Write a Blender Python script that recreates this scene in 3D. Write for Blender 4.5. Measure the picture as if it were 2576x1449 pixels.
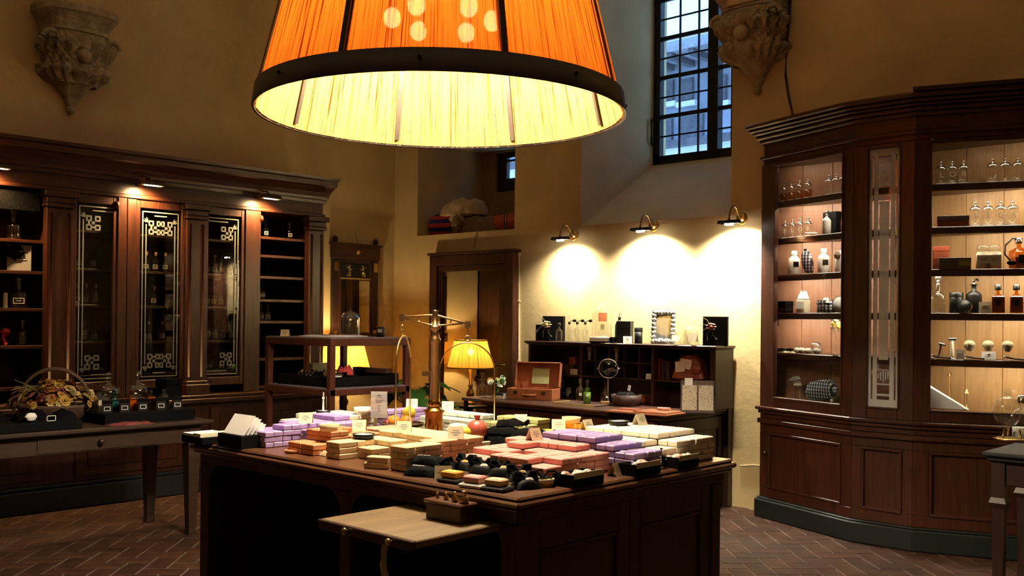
import bpy, math, random
from mathutils import Vector, Matrix
random.seed(7)
for o in list(bpy.data.objects): bpy.data.objects.remove(o)
PI = math.pi; TAU = 2*PI
S = bpy.context.scene
COL = S.collection

# ---------------------------------------------------------------- camera, world, exposure
FPX, YAW, PITCH, ROLL, SHIFT = 2489.0, math.radians(42.974), .0037526, -.0100644, 71.19
EYE = Vector((0, 0, 1.5))
cd = bpy.data.cameras.new('camera'); cam = bpy.data.objects.new('camera', cd); COL.objects.link(cam)
cd.sensor_width = 36; cd.sensor_fit = 'HORIZONTAL'; cd.lens = FPX/2576*36; cd.shift_y = SHIFT/2576
cd.clip_start = .05; cd.clip_end = 200
cam.matrix_world = Matrix.Translation(EYE) @ Matrix.Rotation(YAW, 4, 'Z') @ Matrix.Rotation(PI/2+PITCH, 4, 'X') @ Matrix.Rotation(-ROLL, 4, 'Z')
S.camera = cam
CAMR = cam.matrix_world.to_3x3()
w = bpy.data.worlds.new('dusk_sky'); S.world = w; w.use_nodes = True
nt = w.node_tree; bg = nt.nodes['Background']
tc = nt.nodes.new('ShaderNodeTexCoord'); sp = nt.nodes.new('ShaderNodeSeparateXYZ'); cr = nt.nodes.new('ShaderNodeValToRGB')
nt.links.new(tc.outputs['Generated'], sp.inputs[0]); nt.links.new(sp.outputs['Z'], cr.inputs[0])
cr.color_ramp.elements[0].position = 0.0; cr.color_ramp.elements[0].color = (.36, .64, 1, 1)
cr.color_ramp.elements[1].position = 1.0; cr.color_ramp.elements[1].color = (.12, .28, .80, 1)
nt.links.new(cr.outputs[0], bg.inputs[0]); bg.inputs[1].default_value = 1.0
vs = S.view_settings; vs.view_transform = 'Standard'; vs.look = 'None'; vs.gamma = 1; vs.use_curve_mapping = False
vs.exposure = 2.0
cy = S.cycles; cy.transparent_max_bounces = 14; cy.max_bounces = 7; cy.diffuse_bounces = 3; cy.glossy_bounces = 3; cy.transmission_bounces = 3
cy.caustics_reflective = False; cy.caustics_refractive = False; cy.use_adaptive_sampling = True; cy.adaptive_threshold = .07; cy.adaptive_min_samples = 16

# ---------------------------------------------------------------- places read off the photograph, on real planes
def ray(px, py):
    return CAMR @ Vector(((px-1288)/FPX, (724.5+SHIFT-py)/FPX, -1))
def at_z(px, py, z):
    r = ray(px, py); return EYE + r*((z-EYE.z)/r.z)
def at_y(px, py, y):
    r = ray(px, py); return EYE + r*((y-EYE.y)/r.y)
def at_x(px, py, x):
    r = ray(px, py); return EYE + r*((x-EYE.x)/r.x)
def at_plane(px, py, p, n):
    r = ray(px, py); n = Vector(n); return EYE + r*((Vector(p)-EYE).dot(n)/r.dot(n))
def proj(p):
    q = CAMR.transposed() @ (Vector(p)-EYE)
    return 1288+FPX*q.x/-q.z, 724.5+SHIFT-FPX*q.y/-q.z, -q.z

# ---------------------------------------------------------------- materials
MT = {}
def _new(name):
    m = bpy.data.materials.new(name); m.use_nodes = True; MT[name] = m
    return m, m.node_tree, m.node_tree.nodes['Principled BSDF']
def mat(name, col, rough=.5, metal=0, var=.18, scale=9, bump=0, bscale=60, spec=.5, stretch=None, sheen=0):
    m, t, b = _new(name); N = t.nodes; L = t.links
    tcn = N.new('ShaderNodeTexCoord'); nz = N.new('ShaderNodeTexNoise'); nz.inputs['Scale'].default_value = scale; nz.inputs['Detail'].default_value = 5
    src = tcn.outputs['Object']
    if stretch:
        mp = N.new('ShaderNodeMapping'); mp.inputs['Scale'].default_value = stretch; L.new(src, mp.inputs[0]); src = mp.outputs[0]
    L.new(src, nz.inputs['Vector'])
    r = N.new('ShaderNodeValToRGB'); r.color_ramp.elements[0].position = .3; r.color_ramp.elements[1].position = .7
    r.color_ramp.elements[0].color = tuple(c*(1-var) for c in col)+(1,); r.color_ramp.elements[1].color = tuple(min(1, c*(1+var)) for c in col)+(1,)
    L.new(nz.outputs['Fac'], r.inputs[0]); L.new(r.outputs[0], b.inputs['Base Color'])
    b.inputs['Roughness'].default_value = rough; b.inputs['Metallic'].default_value = metal; b.inputs['Specular IOR Level'].default_value = spec
    if sheen: b.inputs['Sheen Weight'].default_value = sheen
    if bump:
        n2 = N.new('ShaderNodeTexNoise'); n2.inputs['Scale'].default_value = bscale; n2.inputs['Detail'].default_value = 6
        L.new(src, n2.inputs['Vector']); bp = N.new('ShaderNodeBump'); bp.inputs['Strength'].default_value = bump; bp.inputs['Distance'].default_value = .02
        L.new(n2.outputs['Fac'], bp.inputs['Height']); L.new(bp.outputs[0], b.inputs['Normal'])
    return m
def wood(name, c1, c2, rough=.4, axis='z', scale=2.2, spec=.5, coat=.15):
    m, t, b = _new(name); N = t.nodes; L = t.links
    tcn = N.new('ShaderNodeTexCoord'); mp = N.new('ShaderNodeMapping')
    s = {'x': (1.2, 16, 16), 'y': (16, 1.2, 16), 'z': (16, 16, 1.2)}[axis]
    mp.inputs['Scale'].default_value = s; L.new(tcn.outputs['Object'], mp.inputs[0])
    nz = N.new('ShaderNodeTexNoise'); nz.inputs['Scale'].default_value = scale; nz.inputs['Detail'].default_value = 7; nz.inputs['Distortion'].default_value = 1.2
    L.new(mp.outputs[0], nz.inputs['Vector'])
    n3 = N.new('ShaderNodeTexNoise'); n3.inputs['Scale'].default_value = 1.7; L.new(tcn.outputs['Object'], n3.inputs['Vector'])
    ad = N.new('ShaderNodeMath'); ad.operation = 'MULTIPLY_ADD'; ad.inputs[1].default_value = .5; L.new(n3.outputs['Fac'], ad.inputs[0]); L.new(nz.outputs['Fac'], ad.inputs[2])
    r = N.new('ShaderNodeValToRGB'); r.color_ramp.elements[0].position = .5; r.color_ramp.elements[1].position = 1.0
    r.color_ramp.elements[0].color = c1+(1,); r.color_ramp.elements[1].color = c2+(1,)
    L.new(ad.outputs[0], r.inputs[0]); L.new(r.outputs[0], b.inputs['Base Color'])
    b.inputs['Roughness'].default_value = rough; b.inputs['Specular IOR Level'].default_value = spec; b.inputs['Coat Weight'].default_value = coat; b.inputs['Coat Roughness'].default_value = .25
    bp = N.new('ShaderNodeBump'); bp.inputs['Strength'].default_value = .12; bp.inputs['Distance'].default_value = .004
    L.new(nz.outputs['Fac'], bp.inputs['Height']); L.new(bp.outputs[0], b.inputs['Normal'])
    return m
def glass(name, tint=(1, 1, 1), ior=1.5, rough=0, extra=0.0, gloss=(1, 1, 1)):
    m = bpy.data.materials.new(name); m.use_nodes = True; MT[name] = m; t = m.node_tree; N = t.nodes; L = t.links
    N.remove(N['Principled BSDF']); out = N['Material Output']
    tr = N.new('ShaderNodeBsdfTransparent'); tr.inputs[0].default_value = tint+(1,)
    gl = N.new('ShaderNodeBsdfGlossy'); gl.inputs['Roughness'].default_value = rough; gl.inputs[0].default_value = gloss+(1,)
    lw = N.new('ShaderNodeLayerWeight'); lw.inputs[0].default_value = .5
    pw_ = N.new('ShaderNodeMath'); pw_.operation = 'POWER'; pw_.inputs[1].default_value = 4.5; L.new(lw.outputs['Facing'], pw_.inputs[0])
    f0 = ((ior-1)/(ior+1))**2
    fr = N.new('ShaderNodeMath'); fr.operation = 'MULTIPLY_ADD'; fr.inputs[1].default_value = .75; fr.inputs[2].default_value = f0; L.new(pw_.outputs[0], fr.inputs[0])
    nz = N.new('ShaderNodeTexNoise'); nz.inputs['Scale'].default_value = 3
    bp = N.new('ShaderNodeBump'); bp.inputs['Strength'].default_value = .04; bp.inputs['Distance'].default_value = .01; L.new(nz.outputs['Fac'], bp.inputs['Height'])
    L.new(bp.outputs[0], gl.inputs['Normal'])
    ad = N.new('ShaderNodeMath'); ad.operation = 'ADD'; ad.use_clamp = True; ad.inputs[1].default_value = extra; L.new(fr.outputs[0], ad.inputs[0])
    mx = N.new('ShaderNodeMixShader'); L.new(ad.outputs[0], mx.inputs[0]); L.new(tr.outputs[0], mx.inputs[1]); L.new(gl.outputs[0], mx.inputs[2]); L.new(mx.outputs[0], out.inputs[0])
    return m
def emit(name, col, st):
    m = bpy.data.materials.new(name); m.use_nodes = True; MT[name] = m; t = m.node_tree
    t.nodes.remove(t.nodes['Principled BSDF']); e = t.nodes.new('ShaderNodeEmission'); e.inputs[0].default_value = col+(1,); e.inputs[1].default_value = st
    t.links.new(e.outputs[0], t.nodes['Material Output'].inputs[0]); return m

# ---------------------------------------------------------------- mesh collector
class M:
    def __init__(s): s.v = []; s.f = []; s.sm = []
    def add(s, vs, fs, smooth=False):
        b = len(s.v); s.v += [tuple(p) for p in vs]; s.f += [tuple(i+b for i in f) for f in fs]; s.sm += [smooth]*len(fs); return s
    def box(s, x0, x1, y0, y1, z0, z1):
        return s.prism([(x0, y0), (x1, y0), (x1, y1), (x0, y1)], z0, z1)
    def cbox(s, cx, cy, z0, w, d, h, rz=0):
        c, q = math.cos(rz), math.sin(rz)
        return s.prism([(cx+c*x-q*y, cy+q*x+c*y) for x, y in ((-w/2, -d/2), (w/2, -d/2), (w/2, d/2), (-w/2, d/2))], z0, z0+h)
    def prism(s, poly, z0, z1):
        n = len(poly); a = sum(poly[i][0]*poly[(i+1) % n][1]-poly[(i+1) % n][0]*poly[i][1] for i in range(n))
        if a < 0: poly = poly[::-1]
        vs = [(x, y, z0) for x, y in poly]+[(x, y, z1) for x, y in poly]
        fs = [tuple(range(n))[::-1], tuple(range(n, 2*n))]+[(i, (i+1) % n, n+(i+1) % n, n+i) for i in range(n)]
        return s.add(vs, fs)
    def chamf(s, w, d, h, b, c=(0, 0, 0)):
        vs = []
        for z, k in ((0, b), (b, 0), (h-b, 0), (h, b)):
            vs += [(c[0]+x*(w/2-k), c[1]+y*(d/2-k), c[2]+z) for x, y in ((-1, -1), (1, -1), (1, 1), (-1, 1))]
        fs = [(3, 2, 1, 0), (12, 13, 14, 15)]+[(r*4+i, r*4+(i+1) % 4, r*4+4+(i+1) % 4, r*4+4+i) for r in range(3) for i in range(4)]
        return s.add(vs, fs)
    def lathe(s, prof, c=(0, 0, 0), n=20, smooth=True, sx=1, sy=1, a0=0, a1=TAU):
        full = abs(a1-a0-TAU) < 1e-6; m = n if full else n+1; vs = []
        for r, z in prof:
            for i in range(m):
                a = a0+(a1-a0)*i/n; vs.append((c[0]+sx*r*math.cos(a), c[1]+sy*r*math.sin(a), c[2]+z))
        fs = []
        for k in range(len(prof)-1):
            for i in range(n):
                j = (i+1) % m if full else i+1
                fs.append((k*m+i, k*m+j, (k+1)*m+j, (k+1)*m+i))
        return s.add(vs, fs, smooth)
    def tube(s, pts, r, n=6, smooth=True, cap=True):
        pts = [Vector(p) for p in pts]; k = len(pts); rr = r if isinstance(r, (list, tuple)) else [r]*k; vs = []
        up = Vector((0, 0, 1))
        for i, p in enumerate(pts):
            d = (pts[min(i+1, k-1)]-pts[max(i-1, 0)]).normalized()
            a = d.cross(up)
            if a.length < .05: a = d.cross(Vector((1, 0, 0)))
            a.normalize(); b = a.cross(d).normalized()
            for j in range(n):
                t = TAU*j/n; vs.append(p+(a*math.cos(t)+b*math.sin(t))*rr[i])
        fs = [(i*n+j, i*n+(j+1) % n, (i+1)*n+(j+1) % n, (i+1)*n+j) for i in range(k-1) for j in range(n)]
        if cap: fs += [tuple(range(n)), tuple(range((k-1)*n, k*n))[::-1]]
        return s.add(vs, fs, smooth)
    def ball(s, c, r, n=10, sz=1, sx=1, sy=1):
        m = max(4, n//2); return s.lathe([(max(1e-4, r*math.sin(PI*i/m)), -r*sz*math.cos(PI*i/m)) for i in range(m+1)], c, n, True, sx, sy)
    def pillow(s, w, d, h, c=(0, 0, 0), p=3.0, n=14, amp=0, seed=0, flat=True, rz=0):
        rnd = random.Random(seed); ph = [rnd.uniform(0, 6) for _ in range(6)]; vs = []; k = n
        for half in (1, -1):
            for i in range(k+1):
                for j in range(k+1):
                    u, v = -1+2*i/k, -1+2*j/k
                    e = max(0, (1-abs(u)**p)*(1-abs(v)**p))**.5
                    wob = amp*(math.sin(5*u+ph[0])*math.cos(4*v+ph[1])+.6*math.sin(9*u+7*v+ph[2]))
                    x = u*w/2*(1+.06*math.sin(3*v+ph[3])); y = v*d/2*(1+.06*math.sin(3*u+ph[4]))
                    z = (h*e*(1+wob) if half == 1 else -h*.12*e) if flat else half*h/2*e*(1+wob)
                    cr_, sr_ = math.cos(rz), math.sin(rz)
                    vs.append((c[0]+cr_*x-sr_*y, c[1]+sr_*x+cr_*y, c[2]+(h*.12 if flat else h/2)+z))
        o = (k+1)**2; fs = []
        for i in range(k):
            for j in range(k):
                a = i*(k+1)+j; fs += [(a, a+k+1, a+k+2, a+1), (o+a, o+a+1, o+a+k+2, o+a+k+1)]
        return s.add(vs, fs, True)
    def xf(s, mtx, start=0):
        s.v = s.v[:start]+[tuple(mtx @ Vector(p)) for p in s.v[start:]]; return s
    def mesh(s, name, m):
        me = bpy.data.meshes.new(name); me.from_pydata(s.v, [], s.f); me.polygons.foreach_set('use_smooth', s.sm); me.update()
        if m: me.materials.append(MT[m] if isinstance(m, str) else m)
        return me
    def build(s, name, m, parent=None, world=False, bev=0, label=None):
        if world and parent is not None:
            l = wloc(parent); s.v = [(x-l.x, y-l.y, z-l.z) for x, y, z in s.v]
        o = bpy.data.objects.new(name, s.mesh(name, m)); COL.objects.link(o)
        if parent is not None: o.parent = parent
        if label: o['label'] = label
        if bev:
            b = o.modifiers.new('bevel', 'BEVEL'); b.width = bev; b.segments = 1; b.limit_method = 'ANGLE'
        return o
def wloc(o):
    l = Vector(o.location)
    while o.parent is not None: o = o.parent; l += Vector(o.location)
    return l
def tag(o, label=None, cat=None, group=None, kind=None):
    if label: o['label'] = label
    if cat: o['category'] = cat
    if group: o['group'] = group
    if kind: o['kind'] = kind
    return o
def thing(name, label, cat, loc=(0, 0, 0), rz=0, group=None):
    o = bpy.data.objects.new(name, None); COL.objects.link(o); o.empty_display_size = .05
    o.location = loc; o.rotation_euler = (0, 0, rz); return tag(o, label, cat, group)
def single(name, mm, m, label, cat, loc=(0, 0, 0), rz=0, group=None, bev=0):
    o = mm.build(name, m, None, bev=bev); o.location = loc; o.rotation_euler = (0, 0, rz); return tag(o, label, cat, group)
def struct(name, mm, m, parent=None, world=False):
    o = mm.build(name, m, parent, world)
    if parent is None: o['kind'] = 'structure'
    return o
def copy_thing(o, loc, rz=0, label=None, group=None):
    c = o.copy(); COL.objects.link(c); c.location = loc; c.rotation_euler = (0, 0, rz)
    if label: c['label'] = label
    if group: c['group'] = group
    for ch in [x for x in bpy.data.objects if x.parent == o]:
        d = ch.copy(); COL.objects.link(d); d.parent = c
        for g in [x for x in bpy.data.objects if x.parent == ch]:
            e = g.copy(); COL.objects.link(e); e.parent = d
    return c
def text_verts(txt, size):
    cu = bpy.data.curves.new('t', 'FONT'); cu.body = txt; cu.size = size; cu.align_x = 'CENTER'; cu.align_y = 'CENTER'; cu.resolution_u = 2
    o = bpy.data.objects.new('t', cu); COL.objects.link(o); dg = bpy.context.evaluated_depsgraph_get(); dg.update()
    me = o.evaluated_get(dg).to_mesh(); vs = [tuple(v.co) for v in me.vertices]; fs = [tuple(p.vertices) for p in me.polygons]
    o.evaluated_get(dg).to_mesh_clear(); bpy.data.objects.remove(o); bpy.data.curves.remove(cu); return vs, fs
FACE = math.radians(43)      # rotation that turns a local -Y front towards the visitor
# ---------------------------------------------------------------- material library
mat('plaster', (.60, .475, .245), .9, var=.16, scale=1.6, bump=.12, bscale=22, spec=.15)
mat('plaster_pale', (.62, .53, .35), .9, var=.15, scale=2, bump=.12, bscale=22, spec=.15)
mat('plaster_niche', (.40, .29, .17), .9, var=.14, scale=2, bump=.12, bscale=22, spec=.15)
mat('mortar', (.17, .14, .11), .9, var=.2, scale=20)
mat('brick_a', (0.0554, 0.0209, 0.0105), .6, var=.35, scale=7, bump=.2, bscale=30, spec=.35)
mat('brick_b', (0.0665, 0.0271, 0.0139), .6, var=.35, scale=7, bump=.2, bscale=30, spec=.35)
mat('brick_c', (0.0444, 0.0174, 0.0093), .6, var=.35, scale=7, bump=.2, bscale=30, spec=.35)
mat('stone', (.36, .31, .20), .95, var=.3, scale=9, bump=.5, bscale=35, spec=.1)
wood('mahogany', (0.0273, 0.0065, 0.0033), (0.0791, 0.0229, 0.0087), .38)
wood('mahogany_x', (0.0273, 0.0065, 0.0033), (0.0791, 0.0229, 0.0087), .38, 'x')
wood('mahogany_y', (0.0273, 0.0065, 0.0033), (0.0791, 0.0229, 0.0087), .38, 'y')
wood('dark_wood', (0.0135, 0.0045, 0.0027), (0.0382, 0.0135, 0.0063), .42)
wood('dark_wood_x', (0.0135, 0.0045, 0.0027), (0.0382, 0.0135, 0.0063), .42, 'x')
wood('counter_top', (0.0680, 0.0256, 0.0112), (0.1520, 0.0600, 0.0240), .3, 'x', coat=.3)
wood('counter_body', (0.0250, 0.0080, 0.0050), (0.0600, 0.0200, 0.0110), .42)
wood('table_wood', (0.0195, 0.0089, 0.0047), (0.0443, 0.0221, 0.0104), .5, 'y')
wood('board_wood', (0.1320, 0.0743, 0.0248), (0.2530, 0.1595, 0.0605), .45, 'y', scale=1.4)
wood('case_wood', (.30, .155, .055), (.46, .26, .10), .5)
wood('case_wood_pink', (.32, .145, .085), (.44, .215, .13), .5)
wood('rack_wood', (0.0450, 0.0120, 0.0075), (0.1200, 0.0338, 0.0165), .4)
mat('rack_top', (.16, .13, .15), .35, var=.2, scale=6)
mat('plinth_green', (.008, .011, .011), .55, var=.3, scale=12)
mat('black_metal', (.02, .017, .014), .4, .6, var=.2)
mat('dark_band', (.040, .026, .018), .45, .2, var=.2)
mat('brass', (.62, .40, .14), .28, 1, var=.2)
mat('old_brass', (.30, .19, .09), .35, 1, var=.25)
mat('copper_brass', (.75, .36, .10), .2, 1, var=.15)
mat('chrome', (.8, .8, .8), .12, 1, var=.05)
mat('black_paint', (.0035, .0033, .0038), .45, var=.3)
mat('black_card', (.0035, .0033, .0038), .6, var=.3, spec=.08)
mat('black_cloth', (.0035, .0033, .0038), .75, var=.4, scale=40, bump=.3, bscale=90, spec=.05)
mat('white_paper', (.80, .78, .76), .8, var=.04)
mat('cream_card', (.80, .72, .52), .8, var=.05)
mat('ivory', (.74, .68, .52), .5, var=.06)
mat('white_ceramic', (.8, .78, .74), .2, var=.04)
mat('grey_print', (.30, .29, .30), .8, var=.1)
mat('white_print', (.75, .74, .72), .7, var=.05)
mat('red_ribbon', (.60, .02, .015), .4, var=.2)
mat('red_leather', (.26, .05, .02), .42, var=.2, scale=20)
mat('tan_leather', (.34, .115, .045), .4, var=.18, scale=14)
mat('dark_leather', (.055, .022, .018), .5, var=.2)
mat('green_card', (.42, .47, .22), .8, var=.08)
mat('leaf_green', (.03, .12, .02), .35, var=.4, scale=14)
mat('terracotta', (.40, .17, .09), .8, var=.2)
mat('orange_fruit', (.80, .30, .03), .45, var=.15, bump=.1, bscale=120)
mat('lemon', (.75, .58, .05), .45, var=.15, bump=.1, bscale=120)
mat('pomegranate', (.46, .10, .07), .4, var=.3)
mat('dry_leaf', (.20, .16, .05), .8, var=.4)
mat('wicker', (.10, .055, .03), .7, var=.4, scale=40)
mat('petal_gold', (.50, .30, .05), .7, var=.3, scale=30)
mat('petal_rust', (.42, .16, .035), .7, var=.3, scale=30)
mat('petal_cream', (.62, .48, .18), .7, var=.25, scale=30)
mat('petal_wine', (.16, .03, .03), .7, var=.3, scale=30)
mat('petal_white', (.75, .74, .6), .7, var=.1)
mat('feather', (.75, .72, .64), .9, var=.1)
mat('shell', (.66, .56, .48), .4, var=.25, scale=30)
mat('shell_pink', (.66, .36, .30), .4, var=.3, scale=30)
mat('gold_paint', (.60, .42, .12), .4, .6, var=.2)
mat('blue_cloth', (.02, .035, .17), .9, var=.2, scale=30)
mat('red_cloth', (.45, .05, .045), .9, var=.2, scale=30)
mat('rust_cloth', (.42, .10, .04), .9, var=.25, scale=30)
mat('cream_cloth', (.52, .42, .27), .9, var=.15, scale=20, bump=.2, bscale=40)
mat('grey_cloth', (.19, .13, .085), .9, var=.2, scale=20, bump=.2, bscale=40)
mat('amber_liquid', (.55, .27, .03), .12, var=.06)
mat('green_liquid', (.28, .42, .12), .12, var=.08)
mat('teal_liquid', (.03, .22, .22), .12, var=.08)
mat('brush_hair', (.42, .38, .24), .9, var=.3, scale=60, bump=.4, bscale=150)
mat('facade_stone', (.30, .31, .36), .9, var=.35, scale=.9, bump=.2)
mat('facade_white', (.75, .76, .78), .9, var=.06)
mat('facade_dark', (.12, .11, .12), .8, var=.3)
mat('roof_tile', (.34, .32, .34), .9, var=.25)
mat('wire', (.035, .026, .018), .6)
mat('conduit', (.46, .36, .20), .6)
mat('gold_velvet', (.48, .34, .12), .7, var=.2)
mat('silver_frame', (.42, .43, .40), .3, .8, var=.35, scale=25, bump=.6, bscale=45)
SO = dict(lilac=(.42, .29, .58), orange=(.62, .26, .12), beige=(.70, .55, .33), peach=(.68, .45, .28), pink=(.70, .32, .27),
          purple=(.33, .23, .49), cream=(.82, .74, .60), amber=(.80, .42, .06), mint=(.66, .72, .62), olive=(.45, .46, .20), white=(.80, .74, .60), salmon=(.66, .33, .22))
for k, c in SO.items(): mat('soap_'+k, c, .5, var=.07, scale=14, bump=.05, bscale=80)
glass('pane_glass', (.93, .95, .94), 1.5)
glass('clear_glass', (.93, .95, .94), 1.5, extra=.06)
glass('bright_glass', (.90, .92, .92), 1.5, extra=.14)
glass('lid_glass', (.85, .87, .87), 1.5, extra=.30, rough=.12)
glass('thin_glass', (.97, .98, .98), 1.42, extra=.015)
glass('green_glass', (.62, .80, .45), 1.5, extra=.03)
glass('amber_glass', (.85, .48, .08), 1.5, extra=.03)
glass('teal_glass', (.25, .62, .60), 1.5, extra=.04)
glass('door_glass', (.30, .30, .28), 1.6, extra=.42, gloss=(.95, .90, .82))
glass('mirror_glass', (.1, .1, .1), 1.6, extra=.80, gloss=(.80, .76, .66))
glass('dark_mirror', (.03, .03, .03), 1.5, extra=.12, gloss=(.8, .85, .8))
glass('window_glass', (.90, .95, 1), 1.4)
glass('acrylic', (.96, .96, .98), 1.45, extra=.03)
# frosted etching on the panes
def frosted(name, col, tr):
    m = bpy.data.materials.new(name); m.use_nodes = True; MT[name] = m; t = m.node_tree; N = t.nodes; L = t.links
    b = N['Principled BSDF']; b.inputs['Base Color'].default_value = col+(1,); b.inputs['Roughness'].default_value = .7
    nz = N.new('ShaderNodeTexNoise'); nz.inputs['Scale'].default_value = 120; bp = N.new('ShaderNodeBump'); bp.inputs['Strength'].default_value = .1; L.new(nz.outputs[0], bp.inputs['Height']); L.new(bp.outputs[0], b.inputs['Normal'])
    tl = N.new('ShaderNodeBsdfTranslucent'); tl.inputs[0].default_value = col+(1,)
    tp = N.new('ShaderNodeBsdfTransparent'); m1 = N.new('ShaderNodeMixShader'); m1.inputs[0].default_value = .5; m2 = N.new('ShaderNodeMixShader'); m2.inputs[0].default_value = tr
    L.new(b.outputs[0], m1.inputs[1]); L.new(tl.outputs[0], m1.inputs[2]); L.new(m1.outputs[0], m2.inputs[1]); L.new(tp.outputs[0], m2.inputs[2]); L.new(m2.outputs[0], N['Material Output'].inputs[0])
frosted('etching', (.62, .66, .64), .25)
frosted('etched_pane', (.80, .82, .80), .12)
# pleated string shade: cream face, orange when the light comes through
def shade_mat(name, face, through, see, tl_mix=.55, angles=240):
    m = bpy.data.materials.new(name); m.use_nodes = True; MT[name] = m; t = m.node_tree; N = t.nodes; L = t.links
    N.remove(N['Principled BSDF'])
    tcn = N.new('ShaderNodeTexCoord'); sx = N.new('ShaderNodeSeparateXYZ'); L.new(tcn.outputs['Object'], sx.inputs[0])
    at = N.new('ShaderNodeMath'); at.operation = 'ARCTAN2'; L.new(sx.outputs[1], at.inputs[0]); L.new(sx.outputs[0], at.inputs[1])
    cm = N.new('ShaderNodeCombineXYZ'); L.new(at.outputs[0], cm.inputs[0])
    mz = N.new('ShaderNodeMath'); mz.operation = 'MULTIPLY'; mz.inputs[1].default_value = .012; L.new(sx.outputs[2], mz.inputs[0]); L.new(mz.outputs[0], cm.inputs[1])
    nz = N.new('ShaderNodeTexNoise'); nz.inputs['Scale'].default_value = angles/6; nz.inputs['Detail'].default_value = 3; nz.inputs['Roughness'].default_value = .7; L.new(cm.outputs[0], nz.inputs['Vector'])
    r = N.new('ShaderNodeValToRGB'); r.color_ramp.elements[0].position = .36; r.color_ramp.elements[1].position = .50
    r.color_ramp.elements[0].color = (.20, .11, .05, 1); r.color_ramp.elements[1].color = (1, 1, 1, 1); L.new(nz.outputs['Fac'], r.inputs[0])
    def tint(col):
        x = N.new('ShaderNodeMix'); x.data_type = 'RGBA'; x.blend_type = 'MULTIPLY'; x.inputs[0].default_value = 1
        x.inputs[6].default_value = col+(1,); L.new(r.outputs[0], x.inputs[7]); return x.outputs[2]
    df = N.new('ShaderNodeBsdfDiffuse'); L.new(tint(face), df.inputs[0]); tl = N.new('ShaderNodeBsdfTranslucent'); L.new(tint(through), tl.inputs[0])
    tp = N.new('ShaderNodeBsdfTransparent'); tp.inputs[0].default_value = (1, .8, .5, 1)
    m1 = N.new('ShaderNodeMixShader'); m1.inputs[0].default_value = tl_mix; L.new(df.outputs[0], m1.inputs[1]); L.new(tl.outputs[0], m1.inputs[2])
    m2 = N.new('ShaderNodeMixShader'); m2.inputs[0].default_value = see; L.new(m1.outputs[0], m2.inputs[1]); L.new(tp.outputs[0], m2.inputs[2]); L.new(m2.outputs[0], N['Material Output'].inputs[0])
shade_mat('lamp_string', (.40, .27, .075), (.28, .045, .003), .0006, .36, 620)
shade_mat('table_shade', (.9, .62, .25), (.8, .42, .07), .012, .5, 150)
emit('bulb_warm', (1, .84, .62), 300)
emit('bulb_pic', (1, .72, .38), 20)
emit('bulb_white', (1, .90, .74), 30)
emit('strip_white', (1, .84, .62), 26)
emit('strip_dim', (1, .80, .55), 7)
# checked and striped cloths
def stripes(name, cols, axis, scale, check=False):
    m, t, b = _new(name); N = t.nodes; L = t.links
    tcn = N.new('ShaderNodeTexCoord'); mp = N.new('ShaderNodeMapping'); L.new(tcn.outputs['Object'], mp.inputs[0]); b.inputs['Roughness'].default_value = .9
    def band(ax):
        s = N.new('ShaderNodeSeparateXYZ'); L.new(mp.outputs[0], s.inputs[0]); k = N.new('ShaderNodeMath'); k.operation = 'MULTIPLY'; k.inputs[1].default_value = scale; L.new(s.outputs[ax], k.inputs[0])
        f = N.new('ShaderNodeMath'); f.operation = 'FRACT'; L.new(k.outputs[0], f.inputs[0]); r = N.new('ShaderNodeValToRGB'); r.color_ramp.interpolation = 'CONSTANT'; L.new(f.outputs[0], r.inputs[0])
        r.color_ramp.elements[0].color = cols[0][1]+(1,); r.color_ramp.elements[0].position = 0; r.color_ramp.elements[1].position = cols[1][0]; r.color_ramp.elements[1].color = cols[1][1]+(1,)
        for p, c in cols[2:]:
            e = r.color_ramp.elements.new(p); e.color = c+(1,)
        return r.outputs[0]
    if check:
        x = N.new('ShaderNodeMix'); x.data_type = 'RGBA'; x.blend_type = 'MULTIPLY'; x.inputs[0].default_value = .8; L.new(band(0), x.inputs[6]); L.new(band(2), x.inputs[7]); L.new(x.outputs[2], b.inputs['Base Color'])
    else: L.new(band(axis), b.inputs['Base Color'])
stripes('red_blue_stripe', [(0, (.50, .05, .05)), (.5, (.02, .03, .20))], 2, 11)
stripes('rust_stripe', [(0, (.46, .10, .04)), (.6, (.08, .05, .03)), (.68, (.55, .38, .12)), (.74, (.10, .04, .03)), (.82, (.46, .10, .04))], 0, 6)
stripes('gingham', [(0, (.75, .75, .78)), (.5, (.03, .035, .06))], 0, 42, True)
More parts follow.
